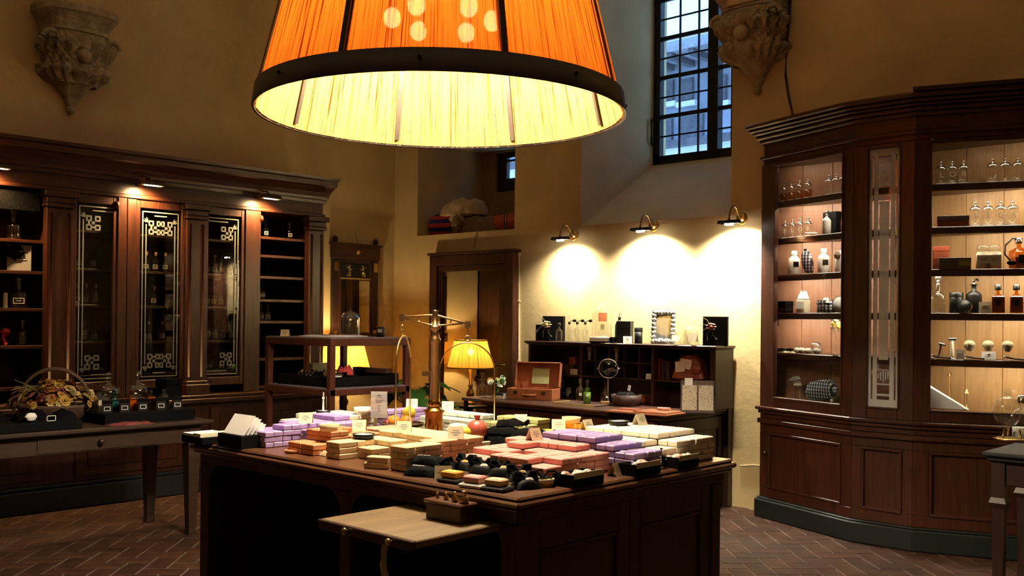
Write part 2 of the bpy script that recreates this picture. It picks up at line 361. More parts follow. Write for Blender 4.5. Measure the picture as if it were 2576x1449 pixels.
# ---------------------------------------------------------------- the room
WX, WY, ZC = -8.46, 7.15, 6.5          # left wall plane, back wall plane, ceiling
XR, YR = 3.6, -4.2
NX0, NX1, NZ0, NZ1, NY = -8.08, -6.64, 2.40, 3.42, 8.13     # niche
RX0, RX1, RZ0, RZ1 = -5.80, -4.22, 2.38, 6.0                # window recess
YW = 8.05                                                   # window plane
YB = 8.30
struct('floor', M().box(WX-.3, XR+.3, YR-.3, YB, -.2, -.0045), 'mortar')
FLOOR = bpy.data.objects['floor']
bw = .135; rot = Matrix.Rotation(math.radians(45), 2)
bmesh_ = {}
for k in ('brick_a', 'brick_b', 'brick_c'):
    bmesh_[k] = M().chamf(2*bw-.009, bw-.009, .02, .0025, (0, 0, -.02)).mesh('brick', k)
cells = []
for x in range(-110, 111):
    for y in range(-110, 111):
        k = (x-y) % 4
        if k == 0: c = (x+1, y+.5); a = 0
        elif k == 3: c = (x+.5, y+1); a = PI/2
        else: continue
        p = rot @ Vector((c[0]*bw, c[1]*bw))
        px = p.x-4; py = p.y+3.5
        if not (WX+.02 < px < 2 and -1.5 < py < WY+.1): continue
        qx, qy, d = proj((px, py, 0)) if (-math.sin(YAW)*px+math.cos(YAW)*py) > .8 else (-1, -1, 99)
        vis = -30 < qx < 2606 and qy < 1470 and ((qx < 552 and qy > 1228) or (1795 < qx < 2510 and qy > 1262+max(0, (qx-1915)*.19)))
        cells.append((d if vis else 99+d, px, py, a))
cells.sort()
rest = M(); rnd = random.Random(3)
for i, (d, px, py, a) in enumerate(cells):
    dz = -rnd.random()*.0025; ang = a+math.radians(45)+rnd.uniform(-.012, .012)
    if i < 300 and d < 90:
        o = bpy.data.objects.new('brick', bmesh_[rnd.choice(('brick_a', 'brick_a', 'brick_b', 'brick_c'))]); COL.objects.link(o); o.parent = FLOOR
        o.location = (px, py, dz); o.rotation_euler = (0, 0, ang)
    else:
        rest.cbox(px, py, -.02+dz, 2*bw-.009, bw-.009, .02, ang)
ro = rest.build('brick_paving', 'brick_a', FLOOR); ro['kind'] = 'stuff'
# walls
struct('wall_left', M().box(WX-.3, WX, YR-.3, YB, -.2, ZC), 'plaster')
wb = M()
xs = [WX, NX0, NX1, RX0, RX1, XR+.3]
wb.box(WX, NX0, WY, YB, -.2, ZC); wb.box(NX0, NX1, WY, YB, -.2, NZ0); wb.box(NX0, NX1, WY, YB, NZ1, ZC)
wb.box(NX1, RX0, WY, YB, -.2, ZC); wb.box(RX0, RX1, WY, YB, -.2, RZ0); wb.box(RX0, RX1, WY, YB, RZ1, ZC); wb.box(RX1, XR+.3, WY, YB, -.2, ZC)
wl = at_y(1638, 412, YW); wbot = wl.z; wlx = wl.x; wm = at_y(1790, 300, YW).x; wrx = 2*wm-wlx
wb.prism([(RX0, WY+.001), (wlx, YW+.02), (wlx, YB), (RX0, YB)], RZ0, RZ1)                      # splayed left reveal
if wrx < RX1: wb.prism([(RX1, WY+.001), (wrx, YW+.02), (wrx, YB), (RX1, YB)], RZ0, RZ1)
wb.add([(RX0, WY+.002, RZ0), (RX1, WY+.002, RZ0), (RX1, YW+.05, wbot), (RX0, YW+.05, wbot), (RX0, YB, wbot), (RX1, YB, wbot), (RX0, YB, RZ0), (RX1, YB, RZ0)],
       [(0, 1, 2, 3), (3, 2, 5, 4), (4, 5, 7, 6), (0, 3, 4, 6), (1, 7, 5, 2)])                   # sloping sill
struct('wall_back', wb, 'plaster')
# niche lining and its little window
w0 = at_y(1246, 480, NY); 
nb = M(); wx0, wz0 = w0.x, w0.z-.02; wx1 = wx0+.52; wz1 = wz0+.62
nb.box(NX0, wx0, NY, YB, NZ0, NZ1); nb.box(wx0, NX1, NY, YB, NZ0, wz0); nb.box(min(wx1, NX1), NX1, NY, YB, wz0, NZ1); nb.box(wx0, min(wx1, NX1), NY, YB, min(wz1, NZ1-.02), NZ1)
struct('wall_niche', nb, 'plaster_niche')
nw = tag(bpy.data.objects.new('window_2', None), kind='structure'); COL.objects.link(nw); nw.location = (wx0, NY+.04, wz0)
f = M(); W2, H2 = min(wx1, NX1)-wx0, min(wz1, NZ1-.02)-wz0
f.box(0, .14, 0, .05, 0, H2); f.box(W2-.06, W2, 0, .05, 0, H2); f.box(.14, W2-.06, 0, .05, 0, .15); f.box(.14, W2-.06, 0, .05, H2-.06, H2); f.box(.14, W2-.06, .01, .04, .34, .365)
f.build('window_frame', 'dark_wood', nw); M().box(.14, W2-.06, .02, .025, .15, H2-.06).build('pane', 'window_glass', nw)
# tall leaded window
W1 = tag(bpy.data.objects.new('window_1', None), kind='structure'); COL.objects.link(W1); W1.location = (wlx, YW+.06, wbot)
top = 5.75-wbot; half = wm-wlx
f = M(); f.box(0, .075, -.03, .04, 0, top); f.box(2*half-.075, 2*half, -.03, .04, 0, top); f.box(0, 2*half, -.03, .04, -.02, .07); f.box(0, 2*half, -.03, .04, top-.07, top)
f.build('window_frame', 'black_metal', W1)
M().box(half-.055, half+.055, -.045, .045, .07, top-.07).build('mullion', 'black_metal', W1)
rowz = .192; nrow = int((top-.14)/rowz)
for side in (0, 1):
    x0 = .075 if side == 0 else half+.055; x1 = half-.055 if side == 0 else 2*half-.075
    cols = [x0, x0+(x1-x0)*.385, x0+(x1-x0)*.77, x1]
    if side: cols = [x0+x1-c for c in cols[::-1]]
    for c in cols[1:3]: M().box(c-.008, c+.008, -.008, .008, .07, top-.07).build('glazing_bar', 'black_metal', W1)
    for r in range(1, nrow+1):
        th = .022 if r % 2 == 0 and r % 4 != 2 or r % 4 == 2 else .008
        th = .020 if r % 2 == 0 else .008
        z = .07+r*rowz; M().box(x0, x1, -th*.7, th*.7, z-th, z+th).build('glazing_bar', 'black_metal', W1)
    for r in range(nrow):
        for c in range(3):
            M().box(cols[c]+.006, cols[c+1]-.006, -.002, .002, .07+r*rowz+.006, .07+(r+1)*rowz-.006).build('pane', 'window_glass', W1)
M().tube([(.02, -.05, .18), (.02, -.09, .20), (.02, -.09, .42), (.02, -.05, .44)], .012, 6).build('latch', 'black_metal', W1)
# house across the street, seen through the window
E1 = at_y(1700, 160, 17.); bl = thing('street_building', 'grey stone house across the street seen through the tall window', 'building', (-9, 17, 0))
ez = E1.z
M().box(-26, 4, 17, 17.6, 0, ez).build('wall', 'facade_stone', bl, True)
r_ = M(); r_.add([(-26, 16.1, ez-.02), (4, 16.1, ez-.02), (4, 16.1, ez+.10), (-26, 16.1, ez+.10), (-26, 17, ez-.02), (4, 17, ez-.02), (-26, 20, ez+1.5), (4, 20, ez+1.5)], [(0, 1, 2, 3), (0, 4, 5, 1), (3, 2, 7, 6)])
r_.build('roof', 'roof_tile', bl, True)
for k in range(24):
    x = -14+k*.5; M().box(x, x+.12, 16.15, 17, ez-.14, ez-.03).build('rafter', 'facade_dark', bl, True)
for (a, b) in (((1662, 205), (1693, 252)), ((1712, 200), (1742, 250)), ((1662, 292), (1690, 360)), ((1708, 290), (1768, 345)), ((1808, 190), (1826, 250))):
    p, q = at_y(a[0], a[1], 16.95), at_y(b[0], b[1], 16.95)
    wn = M().box(min(p.x, q.x), max(p.x, q.x), 16.93, 17.02, min(p.z, q.z), max(p.z, q.z)).build('window', 'facade_dark', bl, True)
    M().box(min(p.x, q.x)-.08, max(p.x, q.x)+.08, 16.9, 17, min(p.z, q.z)-.12, min(p.z, q.z)-.02).build('sill', 'facade_white', bl, True)
p = at_y(1700, 372, 13.)
lb = thing('low_house', 'low white walled outbuilding below the grey house outside the window', 'building', (-7, 13, 0))
M().box(-18, 2, 13, 13.8, 0, p.z).build('wall', 'facade_white', lb, True); M().box(-18, 2, 12.85, 13.95, p.z, p.z+.1).build('coping', 'facade_dark', lb, True)
struct('ceiling', M().box(WX-.3, XR+.3, YR-.3, YB, ZC, ZC+.2), 'plaster_pale')
struct('wall_right', M().box(XR, XR+.3, YR-.3, YB, -.2, ZC), 'plaster')
struct('wall_rear', M().box(WX, XR, YR-.3, YR, -.2, ZC), 'plaster')
# ---------------------------------------------------------------- carved corbels with the springing ribs
def corbel(origin, udir, vdir, label, hw=.33, seed=1):
    o = thing('stone_corbel', label, 'corbel', origin)
    U, V = Vector(udir), Vector(vdir)
    def loft(name, secs, n=10, wob=0):
        m = M(); rr = random.Random(seed); vs = []
        for z, w, d in secs:
            for i in range(n+1):
                a = PI*i/n; e = .55
                x = w*math.copysign(abs(math.cos(a))**e, math.cos(a)); y = d*abs(math.sin(a))**e
                k = 1+wob*rr.uniform(-1, 1); p = U*(x*k)+V*(y*k); vs.append((p.x, p.y, z))
        fs = [(k*(n+1)+i, k*(n+1)+i+1, (k+1)*(n+1)+i+1, (k+1)*(n+1)+i) for k in range(len(secs)-1) for i in range(n)]
        fs.append(tuple(range(n+1)))
        fs.append(tuple(range((len(secs)-1)*(n+1), len(secs)*(n+1))))
        return m.add(vs, fs).build(name, 'stone', o)
    h = hw
    loft('abacus', [(0, h, h*1.05), (-.055, h, h*1.05), (-.07, h*.96, h), (-.12, h*.86, h*.9), (-.17, h*.8, h*.84), (-.2, h*.8, h*.84)])
    loft('bell', [(-.2, h*.74, h*.76), (-.30, h*.72, h*.74), (-.42, h*.68, h*.7), (-.54, h*.60, h*.6), (-.60, h*.54, h*.54), (-.62, h*.40, h*.44), (-.70, h*.22, h*.24), (-.79, h*.08, h*.09)], 12, .02)
    m = M(); m.ball((V*.02).to_tuple()[:2]+(-.815,), .038, 8); m.build('pendant_knob', 'stone', o)
    rr = random.Random(seed+5); NA, NZ = 64, 40; vs = []; ph = [rr.uniform(0, 6) for _ in range(8)]
    for j in range(NZ+1):                    # carved acanthus foliage wrapped around the bell
        t = j/NZ; z = -.205-.41*t; w0 = h*(.80-.04*t-.20*max(0, t-.55)/.45)
        for i in range(NA+1):
            a = PI*i/NA; e = .6; L3 = (a*8/PI+.5*(j > NZ*.5)) % 1-.5
            tt = (t % .5)/.5
            leaf = max(0, 1-abs(L3)*2.2*(1.1+.5*math.sin(tt*9)))
            curl = math.sin(PI*min(1, (1-tt)*1.25))**.7
            rel = .060*leaf**.6*curl+.012*math.sin(L3*26+3*tt)*leaf+.016*math.sin(a*23+ph[0]+9*t)*math.sin(t*31+ph[1]+5*a)+.006*rr.uniform(-1, 1)
            edge = min(1, 6*t, 8*(1-t)); k = w0+rel*(.35+.65*edge)
            x = k*math.copysign(abs(math.cos(a))**e, math.cos(a)); y_ = k*1.02*abs(math.sin(a))**e
            p = U*x+V*y_; vs.append((p.x, p.y, z))
    M().add(vs, [(j*(NA+1)+i, j*(NA+1)+i+1, (j+1)*(NA+1)+i+1, (j+1)*(NA+1)+i) for j in range(NZ) for i in range(NA)], True).build('carved_foliage', 'stone', o)
    for s in (-1, 1):
        m = M(); pts = []
        for t in range(16):
            a = t/15*2.4*TAU*.62; r = .075*(1-t/17); c = U*(s*h*.74)+V*(h*.70); p = c+U*(s*r*math.cos(a)); pts.append((p.x, p.y, -.29+r*math.sin(a)))
        m.tube(pts, .022, 6); m.build('volute', 'stone', o)
    m = M(); c = V*(h*.82); m.ball((c.x, c.y, -.30), .06, 10, 1.25); m.ball((c.x, c.y, -.40), .07, 10, .9); m.build('carved_head', 'stone', o)
    return o
LCY = 3.56
corbel((WX, LCY, 4.05), (0, 1, 0), (1, 0, 0), 'carved stone corbel on the left wall above the glazed bookcase', .33, 2)
RCX = -3.98
corbel((RCX, WY, 4.175), (1, 0, 0), (0, -1, 0), 'carved stone corbel beside the tall leaded window', .32, 9)
def rib(name, o, udir, vdir):
    U, V = Vector(udir), Vector(vdir); m = M(); vs = []
    prof = [(-.24, 0), (-.24, .16), (-.12, .28), (.12, .28), (.24, .16), (.24, 0)]
    for z, g, s in ((4.0, 0, 1), (4.9, .06, 1.02), (5.6, .25, 1.1), (6.1, .55, 1.2), (ZC, 1.0, 1.35)):
        for x, y in prof:
            p = Vector(o)+U*x*s+V*(y*s+g if y > 0 else 0); vs.append((p.x, p.y, z))
    fs = [(k*6+i, k*6+i+1, k*6+7+i, k*6+6+i) for k in range(4) for i in range(5)]
    return struct(name, m.add(vs, fs), 'plaster')
rib('trim_1', (WX, LCY-.03, 0), (0, 1, 0), (1, 0, 0)); rib('trim_2', (RCX, WY, 0), (1, 0, 0), (0, -1, 0))
# ---------------------------------------------------------------- glazed door
D = tag(bpy.data.objects.new('door_1', None), kind='structure'); COL.objects.link(D); D.location = (-7.165, WY, 0)
f = M(); f.box(-7.77, -7.66, WY-.10, WY, 0, 2.17); f.box(-6.67, -6.56, WY-.10, WY, 0, 2.17); f.box(-7.66, -6.67, WY-.10, WY, 2.06, 2.17); f.box(-7.79, -6.54, WY-.12, WY, 2.17, 2.195)
f.build('door_frame', 'mahogany', D, True, .006)
lf = M(); lf.box(-7.66, -7.60, WY-.075, WY-.02, .01, 2.06); lf.box(-6.775, -6.67, WY-.075, WY-.02, .01, 2.06); lf.box(-7.60, -6.775, WY-.075, WY-.02, .01, .42); lf.box(-7.60, -6.775, WY-.075, WY-.02, 1.995, 2.06)
lf = lf.build('door_leaf', 'mahogany', D, True, .006)
for x in (-7.64, -7.625): M().box(x, x+.006, WY-.085, WY-.07, .42, 2.0).build('bead', 'mahogany', lf, True)
M().box(-7.60, -6.775, WY-.05, WY-.045, .42, 1.995).build('pane', 'door_glass', D, True)
M().box(-7.60, -6.775, WY-.03, WY-.02, .42, 1.995).build('backing', 'dark_wood', D, True)
hp = at_y(1273, 918, WY-.08); h = M(); h.box(hp.x-.02, hp.x+.02, WY-.085, WY-.07, hp.z-.14, hp.z+.10); h.tube([(hp.x, WY-.08, hp.z), (hp.x, WY-.13, hp.z), (hp.x-.05, WY-.135, hp.z+.004), (hp.x-.10, WY-.13, hp.z-.004), (hp.x-.125, WY-.125, hp.z+.012)], .010, 8)
h.build('handle', 'old_brass', D, True)
# conduits and wires on the wall
def wire(name, pts, r, m, label, cat='cable'):
    o = M().tube(pts, r, 6).build(name, m); return tag(o, label, cat)
y = WY-.014
pts = [at_y(1196, 590, y), at_y(1192, 628, y), at_y(1200, 636, y), at_y(1300, 632, y), at_y(1306, 640, y), at_y(1306, 909, y)]
o = wire('conduit_pipe', pts, .011, 'conduit', 'pale electrical conduit running around the glazed door', 'pipe')
m = M()
for p in (pts[1], pts[4], at_y(1306, 758, y), pts[5]): m.ball(p, .022, 8)
cc = m.build('clip', 'conduit'); cc.parent = o
y = WY-.01
wire('wall_wire', [at_y(1992, -60, y), at_y(1986, 40, y), at_y(1978, 130, y), at_y(1976, 190, y), at_y(1984, 245, y), at_y(1996, 300, y)], .009, 'wire', 'dark wire hanging beside the window corbel down to the display cabinet')
wire('skirting_wire', [at_y(1862, 1172, y), at_y(1895, 1170, y), at_y(1930, 1174, y)], .008, 'conduit', 'thin pale cable low on the wall between desk and display cabinet')
# low grey dado on the back wall
# ---------------------------------------------------------------- pendant lamp over the counter
LX, LY, LZ = -3.350, 3.105, 2.437
PL = thing('pendant_lamp', 'huge orange string pendant lamp hanging over the soap counter', 'lamp', (LX, LY, LZ))
R0, R1, H = .84, .655, .76
n = 720; vs = []; rr = random.Random(5); jit = [rr.uniform(-1, 1) for _ in range(n)]
for k, t in enumerate((.004, .2, .45, .7, .98)):
    r = R0+(R1-R0)*t
    for i in range(n):
        a = TAU*i/n; q = r-.012+(.0035 if i % 2 else -.0035)+.003*jit[i]; vs.append((q*math.cos(a), q*math.sin(a), H*t))
fs = [(k*n+i, k*n+(i+1) % n, (k+1)*n+(i+1) % n, (k+1)*n+i) for k in range(4) for i in range(n)]
M().add(vs, fs, True).build('lamp_shade', 'lamp_string', PL)
bn = M(); bn.lathe([(R0+.008, 0), (R0-.004, .088), (R0-.007, .088), (R0+.003, .0), (R0+.008, 0)], n=72); bn.build('rim_band', 'dark_band', PL)
M().lathe([(R0-.002, -.004), (R0+.006, -.006), (R0+.008, 0), (R0-.006, .002), (R0-.002, -.004)], n=72).build('rim_piping', 'dark_band', PL)
M().lathe([(R1+.004, H-.06), (R1+.002, H), (R1-.008, H), (R1-.006, H-.06), (R1+.004, H-.06)], n=60).build('top_band', 'dark_band', PL)
fa = math.atan2(LY, LX)
for k in range(8):
    a = fa-math.radians(-17+45*k); c, s = math.cos(a), math.sin(a)
    for off, nm in ((.004, 'rib'), (-.028, 'inner_rib')):
        m = M(); vs = []
        for t in (0.03, 1.0):
            r = R0+(R1-R0)*t+off
            for (dr, dt) in ((0, -.012), (0, .012), (.006, .012), (.006, -.012)):
                vs.append(((r+dr)*c-dt*s, (r+dr)*s+dt*c, H*t))
        m.add(vs, [(0, 1, 5, 4), (1, 2, 6, 5), (2, 3, 7, 6), (3, 0, 4, 7), (0, 3, 2, 1), (4, 5, 6, 7)]); m.build(nm, 'dark_band', PL)
    m = M().ball(((R0+.006)*math.cos(a+.39), (R0+.006)*math.sin(a+.39), .05), .009, 6); m.build('rivet', 'black_metal', PL)
for k in range(3):
    a = fa+k*PI/3; M().tube([(R1*math.cos(a), R1*math.sin(a), H-.02), (-R1*math.cos(a), -R1*math.sin(a), H-.02)], .008, 6).build('spider_arm', 'black_metal', PL)
M().tube([(0, 0, .50), (0, 0, ZC-LZ)], .012, 8).build('stem', 'black_metal', PL)
for k in range(6):
    a = fa+math.radians(30+60*k); x, y_ = .23*math.cos(a), .23*math.sin(a)
    M().tube([(0, 0, .57), (x*.6, y_*.6, .54), (x, y_, .53)], .008, 6).build('bulb_arm', 'black_metal', PL)
    b = M().lathe([(.016, .53), (.022, .51), (.020, .485)], (x, y_, 0), 10).build('socket', 'ivory', PL)
    M().ball((x, y_, .445), .042, 12, 1.15).build('bulb', 'bulb_warm', b)

# ---------------------------------------------------------------- left bookcase
XF = -7.85
BC = thing('bookcase', 'long mahogany bookcase with etched glass doors along the left wall', 'bookcase', (-8.1, 3.3, 0))
Y0, Y1 = .9, 5.74
def bx(name, mt, *b, bev=.004, par=None):
    m = M(); m.box(*b); return m.build(name, mt, par or BC, True, bev)
m = M(); m.box(WX, XF+.13, Y0, Y1+.02, .0, .17); m.box(WX, XF+.105, Y0, Y1+.02, .17, .20); m.build('plinth', 'plinth_green', BC, True, .01)
bx('base', 'mahogany', WX, XF+.08, Y0, Y1, .20, .76)
m = M(); m.box(WX, XF+.14, Y0, Y1+.03, .76, .80); m.box(WX, XF+.11, Y0, Y1+.02, .80, .83); m.build('ledge', 'mahogany_y', BC, True, .006)
for a, b in ((.95, 2.0), (2.06, 3.1), (3.34, 4.28), (4.5, 5.55)):
    d_ = bx('lower_door', 'mahogany', XF+.08, XF+.10, a, b, .24, .72); bx('panel', 'mahogany', XF+.10, XF+.112, a+.09, b-.09, .31, .65, par=d_, bev=.012)
bx('back_board', 'dark_wood', WX, WX+.03, Y0, Y1, .83, 2.5)
bx('end_panel', 'mahogany', WX, XF, Y1-.04, Y1, .83, 2.5)
bx('divider', 'mahogany', WX+.03, XF-.03, 3.16, 3.2, .83, 2.5); bx('divider', 'mahogany', WX+.03, XF-.03, 5.0, 5.03, .83, 2.5); bx('divider', 'mahogany', WX+.03, XF-.03, 4.37, 4.4, .83, 2.5)
# entablature
m = M()
m.box(WX, XF+.02, Y0, Y1+.01, 2.47, 2.50); m.box(WX, XF-.005, Y0, Y1, 2.50, 2.62)
m.build('frieze', 'mahogany_y', BC, True, .004)
m = M(); yy = Y1
prof = [(.03, 2.60), (.035, 2.63), (.05, 2.635), (.055, 2.66), (.075, 2.70), (.115, 2.745), (.135, 2.755), (.14, 2.80), (.16, 2.81), (.165, 2.835)]
vs = []
for o_, z in prof: vs += [(XF+o_, Y0, z), (XF+o_, yy+o_*.45, z), (WX, yy+o_*.45, z)]
fs = [(k*3, k*3+1, k*3+4, k*3+3) for k in range(len(prof)-1)]+[(k*3+1, k*3+2, k*3+5, k*3+4) for k in range(len(prof)-1)]
k = (len(prof)-1)*3; vs.append((WX, Y0, prof[-1][1])); fs.append((k, k+1, k+2, len(vs)-1)); vs.append((WX, Y0, prof[0][1])); fs.append((0, len(vs)-1, 2, 1))
m.add(vs, fs).build('cornice', 'mahogany_y', BC, True)
def pilaster(a, b, deep=.06):
    p = bx('pilaster', 'mahogany', XF-.05, XF+.02, a, b, .95, 2.34)
    w_ = b-a
    for c in (a+.02, b-.045): M().tube([(XF+.02, c+.0125, .98), (XF+.02, c+.0125, 2.30)], .013, 8).build('reed', 'mahogany', p, True)
    m = M(); m.box(XF-.05, XF+.05, a-.015, b+.015, 2.34, 2.37); m.box(XF-.05, XF+.04, a-.008, b+.008, 2.37, 2.42); m.box(XF-.05, XF+.065, a-.03, b+.03, 2.42, 2.47); m.build('capital', 'mahogany', p, True, .006)
    m = M(); m.box(XF-.05, XF+.08, a-.02, b+.02, .83, .92); m.box(XF-.05, XF+.06, a-.01, b+.01, .92, .95); m.build('pedestal', 'mahogany', p, True, .006)
for a, b in ((3.13, 3.335), (4.30, 4.485), (5.56, 5.74), (2.2, 2.4)): pilaster(a, b)
def knot(m, cx, cz, sy, sz, u):          # interlaced squares of the etched corner ornament
    x = .0
    def ring(a, b, s, t):
        for (p0, p1, q0, q1) in ((a, a+s, b, b+t), (a, a+s, b+s-t, b+s), (a, a+t, b, b+s), (a+s-t, a+s, b, b+s)): strip(p0, p1, q0, q1)
    def strip(p0, p1, q0, q1):
        ya, yb = sorted((cx+sy*p0, cx+sy*p1)); za, zb = sorted((cz+sz*q0, cz+sz*q1)); m.box(XE, XE+.0012, ya, yb, za, zb)
    t = u*.16
    pass
    ring(0, 0, .62*u, t); ring(.95*u, 0, .62*u, t); ring(0, .95*u, .62*u, t); ring(.95*u, .95*u, .62*u, t)
    strip(.5*u, 1.1*u, .22*u, .42*u); strip(.22*u, .42*u, .5*u, 1.1*u); strip(.62*u, .95*u, .7*u, .9*u); strip(.7*u, .9*u, .62*u, .95*u)
XE = XF-.012
def glass_door(a, b, left, right, handle=None):
    fr = M(); w_ = .035
    fr.box(XF-.035, XF, a, a+w_, .90, 2.47); fr.box(XF-.035, XF, b-w_, b, .90, 2.47); fr.box(XF-.035, XF, a+w_, b-w_, 2.40, 2.47); fr.box(XF-.035, XF, a+w_, b-w_, .90, .97)
    d_ = fr.build('glass_door', 'mahogany', BC, True, .004)
    a2, b2, z2, z3 = a+w_, b-w_, .97, 2.40
    M().box(XF-.020, XF-.016, a2, b2, z2, z3).build('pane', 'pane_glass', d_, True)
    e = M()
    for g in (.022, .052):
        t = .009; inn = .0
        ya = a2+g if left else a2; yb = b2-g if right else b2
        gap = .13 if g > .03 else 0
        if left: e.box(XE, XE+.0012, ya, ya+t, z2+g+gap*.6, z3-g-gap*.6)
        if right: e.box(XE, XE+.0012, yb-t, yb, z2+g+gap*.6, z3-g-gap*.6)
        y2, y3 = (ya+gap*.6 if left else ya), (yb-gap*.6 if right else yb)
        if y3 > y2: e.box(XE, XE+.0012, y2, y3, z3-g-t, z3-g); e.box(XE, XE+.0012, y2, y3, z2+g, z2+g+t)
    for s, on in ((1, left), (-1, right)):
        if on:
            c = a2+.078 if s > 0 else b2-.078
            knot(e, c, z3-.215, s, 1, .075) if s > 0 else knot(e, c, z3-.215, s, 1, .075)
            knot(e, c, z2+.215, s, -1, .075)
            for sz, zz in ((1, z3-.085), (-1, z2+.085)):
                yc = a2+.075 if s > 0 else b2-.075
                for q in range(3):
                    ang = math.radians(20+25*q); L_ = .05
                    p0 = (yc, zz-sz*.03); d0 = (-s*math.cos(ang)*L_, sz*math.sin(ang)*L_); nx, nz = -d0[1]*.16, d0[0]*.16
                    e.add([(XE, p0[0], p0[1]), (XE, p0[0]+d0[0]*.5+nx, p0[1]+d0[1]*.5+nz), (XE, p0[0]+d0[0], p0[1]+d0[1]), (XE, p0[0]+d0[0]*.5-nx, p0[1]+d0[1]*.5-nz)], [(0, 1, 2, 3)])
    e.build('etching', 'etching', d_, True)
    if handle: M().tube([(XF+.0, handle, 1.55), (XF+.03, handle, 1.55), (XF+.03, handle, 1.68), (XF, handle, 1.68)], .006, 6).build('handle', 'old_brass', d_, True)
glass_door(3.335, 3.70, True, False)
glass_door(3.86, 4.30, True, True)
glass_door(4.485, 4.88, False, True)
bx('stile', 'mahogany', XF-.05, XF+.012, 3.70, 3.775, .83, 2.47); bx('stile', 'mahogany', XF-.05, XF+.006, 3.782, 3.86, .83, 2.47)
bx('stile', 'mahogany', XF-.05, XF+.012, 4.88, 5.04, .83, 2.47)
bx('stile', 'mahogany', XF-.05, XF+.012, 2.4, 2.45, .83, 2.47)
for a in (3.70, 5.04):                    # scrolled brackets at the head of the open bays
    M().lathe([(.001, 0), (.035, .0), (.035, .02), (.001, .02)], (0, 0, 0), 14).xf(Matrix.Translation((XF+.0, a+(.0 if a < 4 else .012), 2.40)) @ Matrix.Rotation(PI/2, 4, 'X')).build('scroll_bracket', 'mahogany', BC, True)
SH_R = (2.247, 2.079, 1.883, 1.669, 1.469, 1.124, .87)
for z in SH_R: bx('shelf', 'mahogany_y', WX+.03, XF-.04, 5.03, 5.70, z-.025, z, bev=.003)
SH_L = (2.078, 1.838, 1.553, 1.268, .95)
for z in SH_L: bx('shelf', 'mahogany_y', WX+.03, XF-.04, Y0, 3.16, z-.025, z, bev=.003)
SH_M = (2.19, 1.88, 1.59, 1.29, 1.02)
for z in SH_M:
    bx('shelf', 'dark_wood', WX+.03, XF-.07, 3.20, 4.37, z-.022, z, bev=.003); bx('shelf', 'dark_wood', WX+.03, XF-.07, 4.40, 5.0, z-.022, z, bev=.003)
# hanging black valance over the open bay at the left edge
m = M(); m.prism([(XF-.10, 1.6), (XF-.03, 1.6), (XF-.03, 3.10), (XF-.10, 3.10)], 2.30, 2.47); m.build('valance', 'black_cloth', BC, True)

# picture lights screwed to the frieze
def picture_light(y_, label, z=2.58, on=True):
    t = thing('picture_light', label, 'lamp', (XF, y_, z), group='brass picture lights along the bookcase frieze')
    M().lathe([(.001, 0), (.045, .0), (.045, .012), (.001, .016)], n=14).xf(Matrix.Translation((0, 0, .03)) @ Matrix.Rotation(PI/2, 4, 'Y')).build('wall_plate', 'old_brass', t)
    M().tube([(.0, 0, .03), (.06, 0, .07), (.13, .0, .055), (.17, .0, .01)], .008, 6).build('arm', 'old_brass', t)
    pts = []; m = M(); nseg = 8; vs = []
    for yy_ in (-.10, .10):
        for i in range(nseg+1):
            a = PI*(-.10+1.2*i/nseg); vs.append((.17+.032*math.cos(a), yy_, .0+.032*math.sin(a)))
    m.add(vs, [(i, i+1, nseg+2+i, nseg+1+i) for i in range(nseg)]+[tuple(range(nseg+1)), tuple(range(nseg+1, 2*nseg+2))], True); m.build('reflector', 'old_brass', t)
    M().tube([(.17, -.06, -.004), (.17, .06, -.004)], .010, 8).build('bulb', 'bulb_pic', t)
    ld = bpy.data.lights.new('picture_light_beam', 'SPOT'); ld.energy = 20; ld.color = (1, .60, .24); ld.spot_size = math.radians(135); ld.spot_blend = .8; ld.shadow_soft_size = .03
    lo = bpy.data.objects.new('beam', ld); COL.objects.link(lo); lo.parent = t; lo.location = (.15, 0, -.02)
    lo.rotation_euler = Vector((-.55, 0, -1)).to_track_quat('-Z', 'Y').to_euler()
    return t
picture_light(3.90, 'brass picture light above the middle etched door of the bookcase')
picture_light(5.03, 'brass picture light near the right end of the bookcase')
picture_light(2.70, 'brass picture light over the open bay at the left edge')

# ---------------------------------------------------------------- right display cabinet (bow-fronted)
P = [Vector((-3.83, 6.95)), Vector((-2.94, 6.61)), Vector((-2.52, 6.61)), Vector((-1.63, 6.95))]
CB = thing('display_cabinet', 'tall bow-fronted mahogany display cabinet with lit shelves', 'cabinet', (-2.73, 6.9, 0))
YBK = 7.13
segn = []
for i in range(3):
    d = (P[i+1]-P[i]).normalized(); segn.append(Vector((d.y, -d.x)))
def foot(o):
    pts = []
    pts.append((P[0].x-o*.8, YBK)); pts.append(tuple(P[0]+Vector((-o*.8, 0))+Vector((0, -o))))
    for i in (1, 2):
        nsum = (segn[i-1]+segn[i]).normalized(); pts.append(tuple(P[i]+nsum*(o/nsum.dot(segn[i]))))
    pts.append(tuple(P[3]+Vector((o*.8, -o)))); pts.append((P[3].x+o*.8, YBK)); return pts
def cpr(name, mt, lst, bev=.004):
    m = M()
    for o, z0, z1 in lst: m.prism(foot(o), z0, z1)
    return m.build(name, mt, CB, True, bev)
def seg(i, u0, u1, o0, o1, z0, z1, m=None):
    d = (P[i+1]-P[i]).normalized(); q = segn[i]; m = m or M()
    m.prism([tuple(P[i]+d*u0+q*o0), tuple(P[i]+d*u1+q*o0), tuple(P[i]+d*u1+q*o1), tuple(P[i]+d*u0+q*o1)], z0, z1); return m
LEN = [(P[i+1]-P[i]).length for i in range(3)]
cpr('plinth', 'plinth_green', [(.035, 0, .14), (.02, .14, .155)], .008)
cpr('base', 'mahogany', [(-.02, .155, .76)])
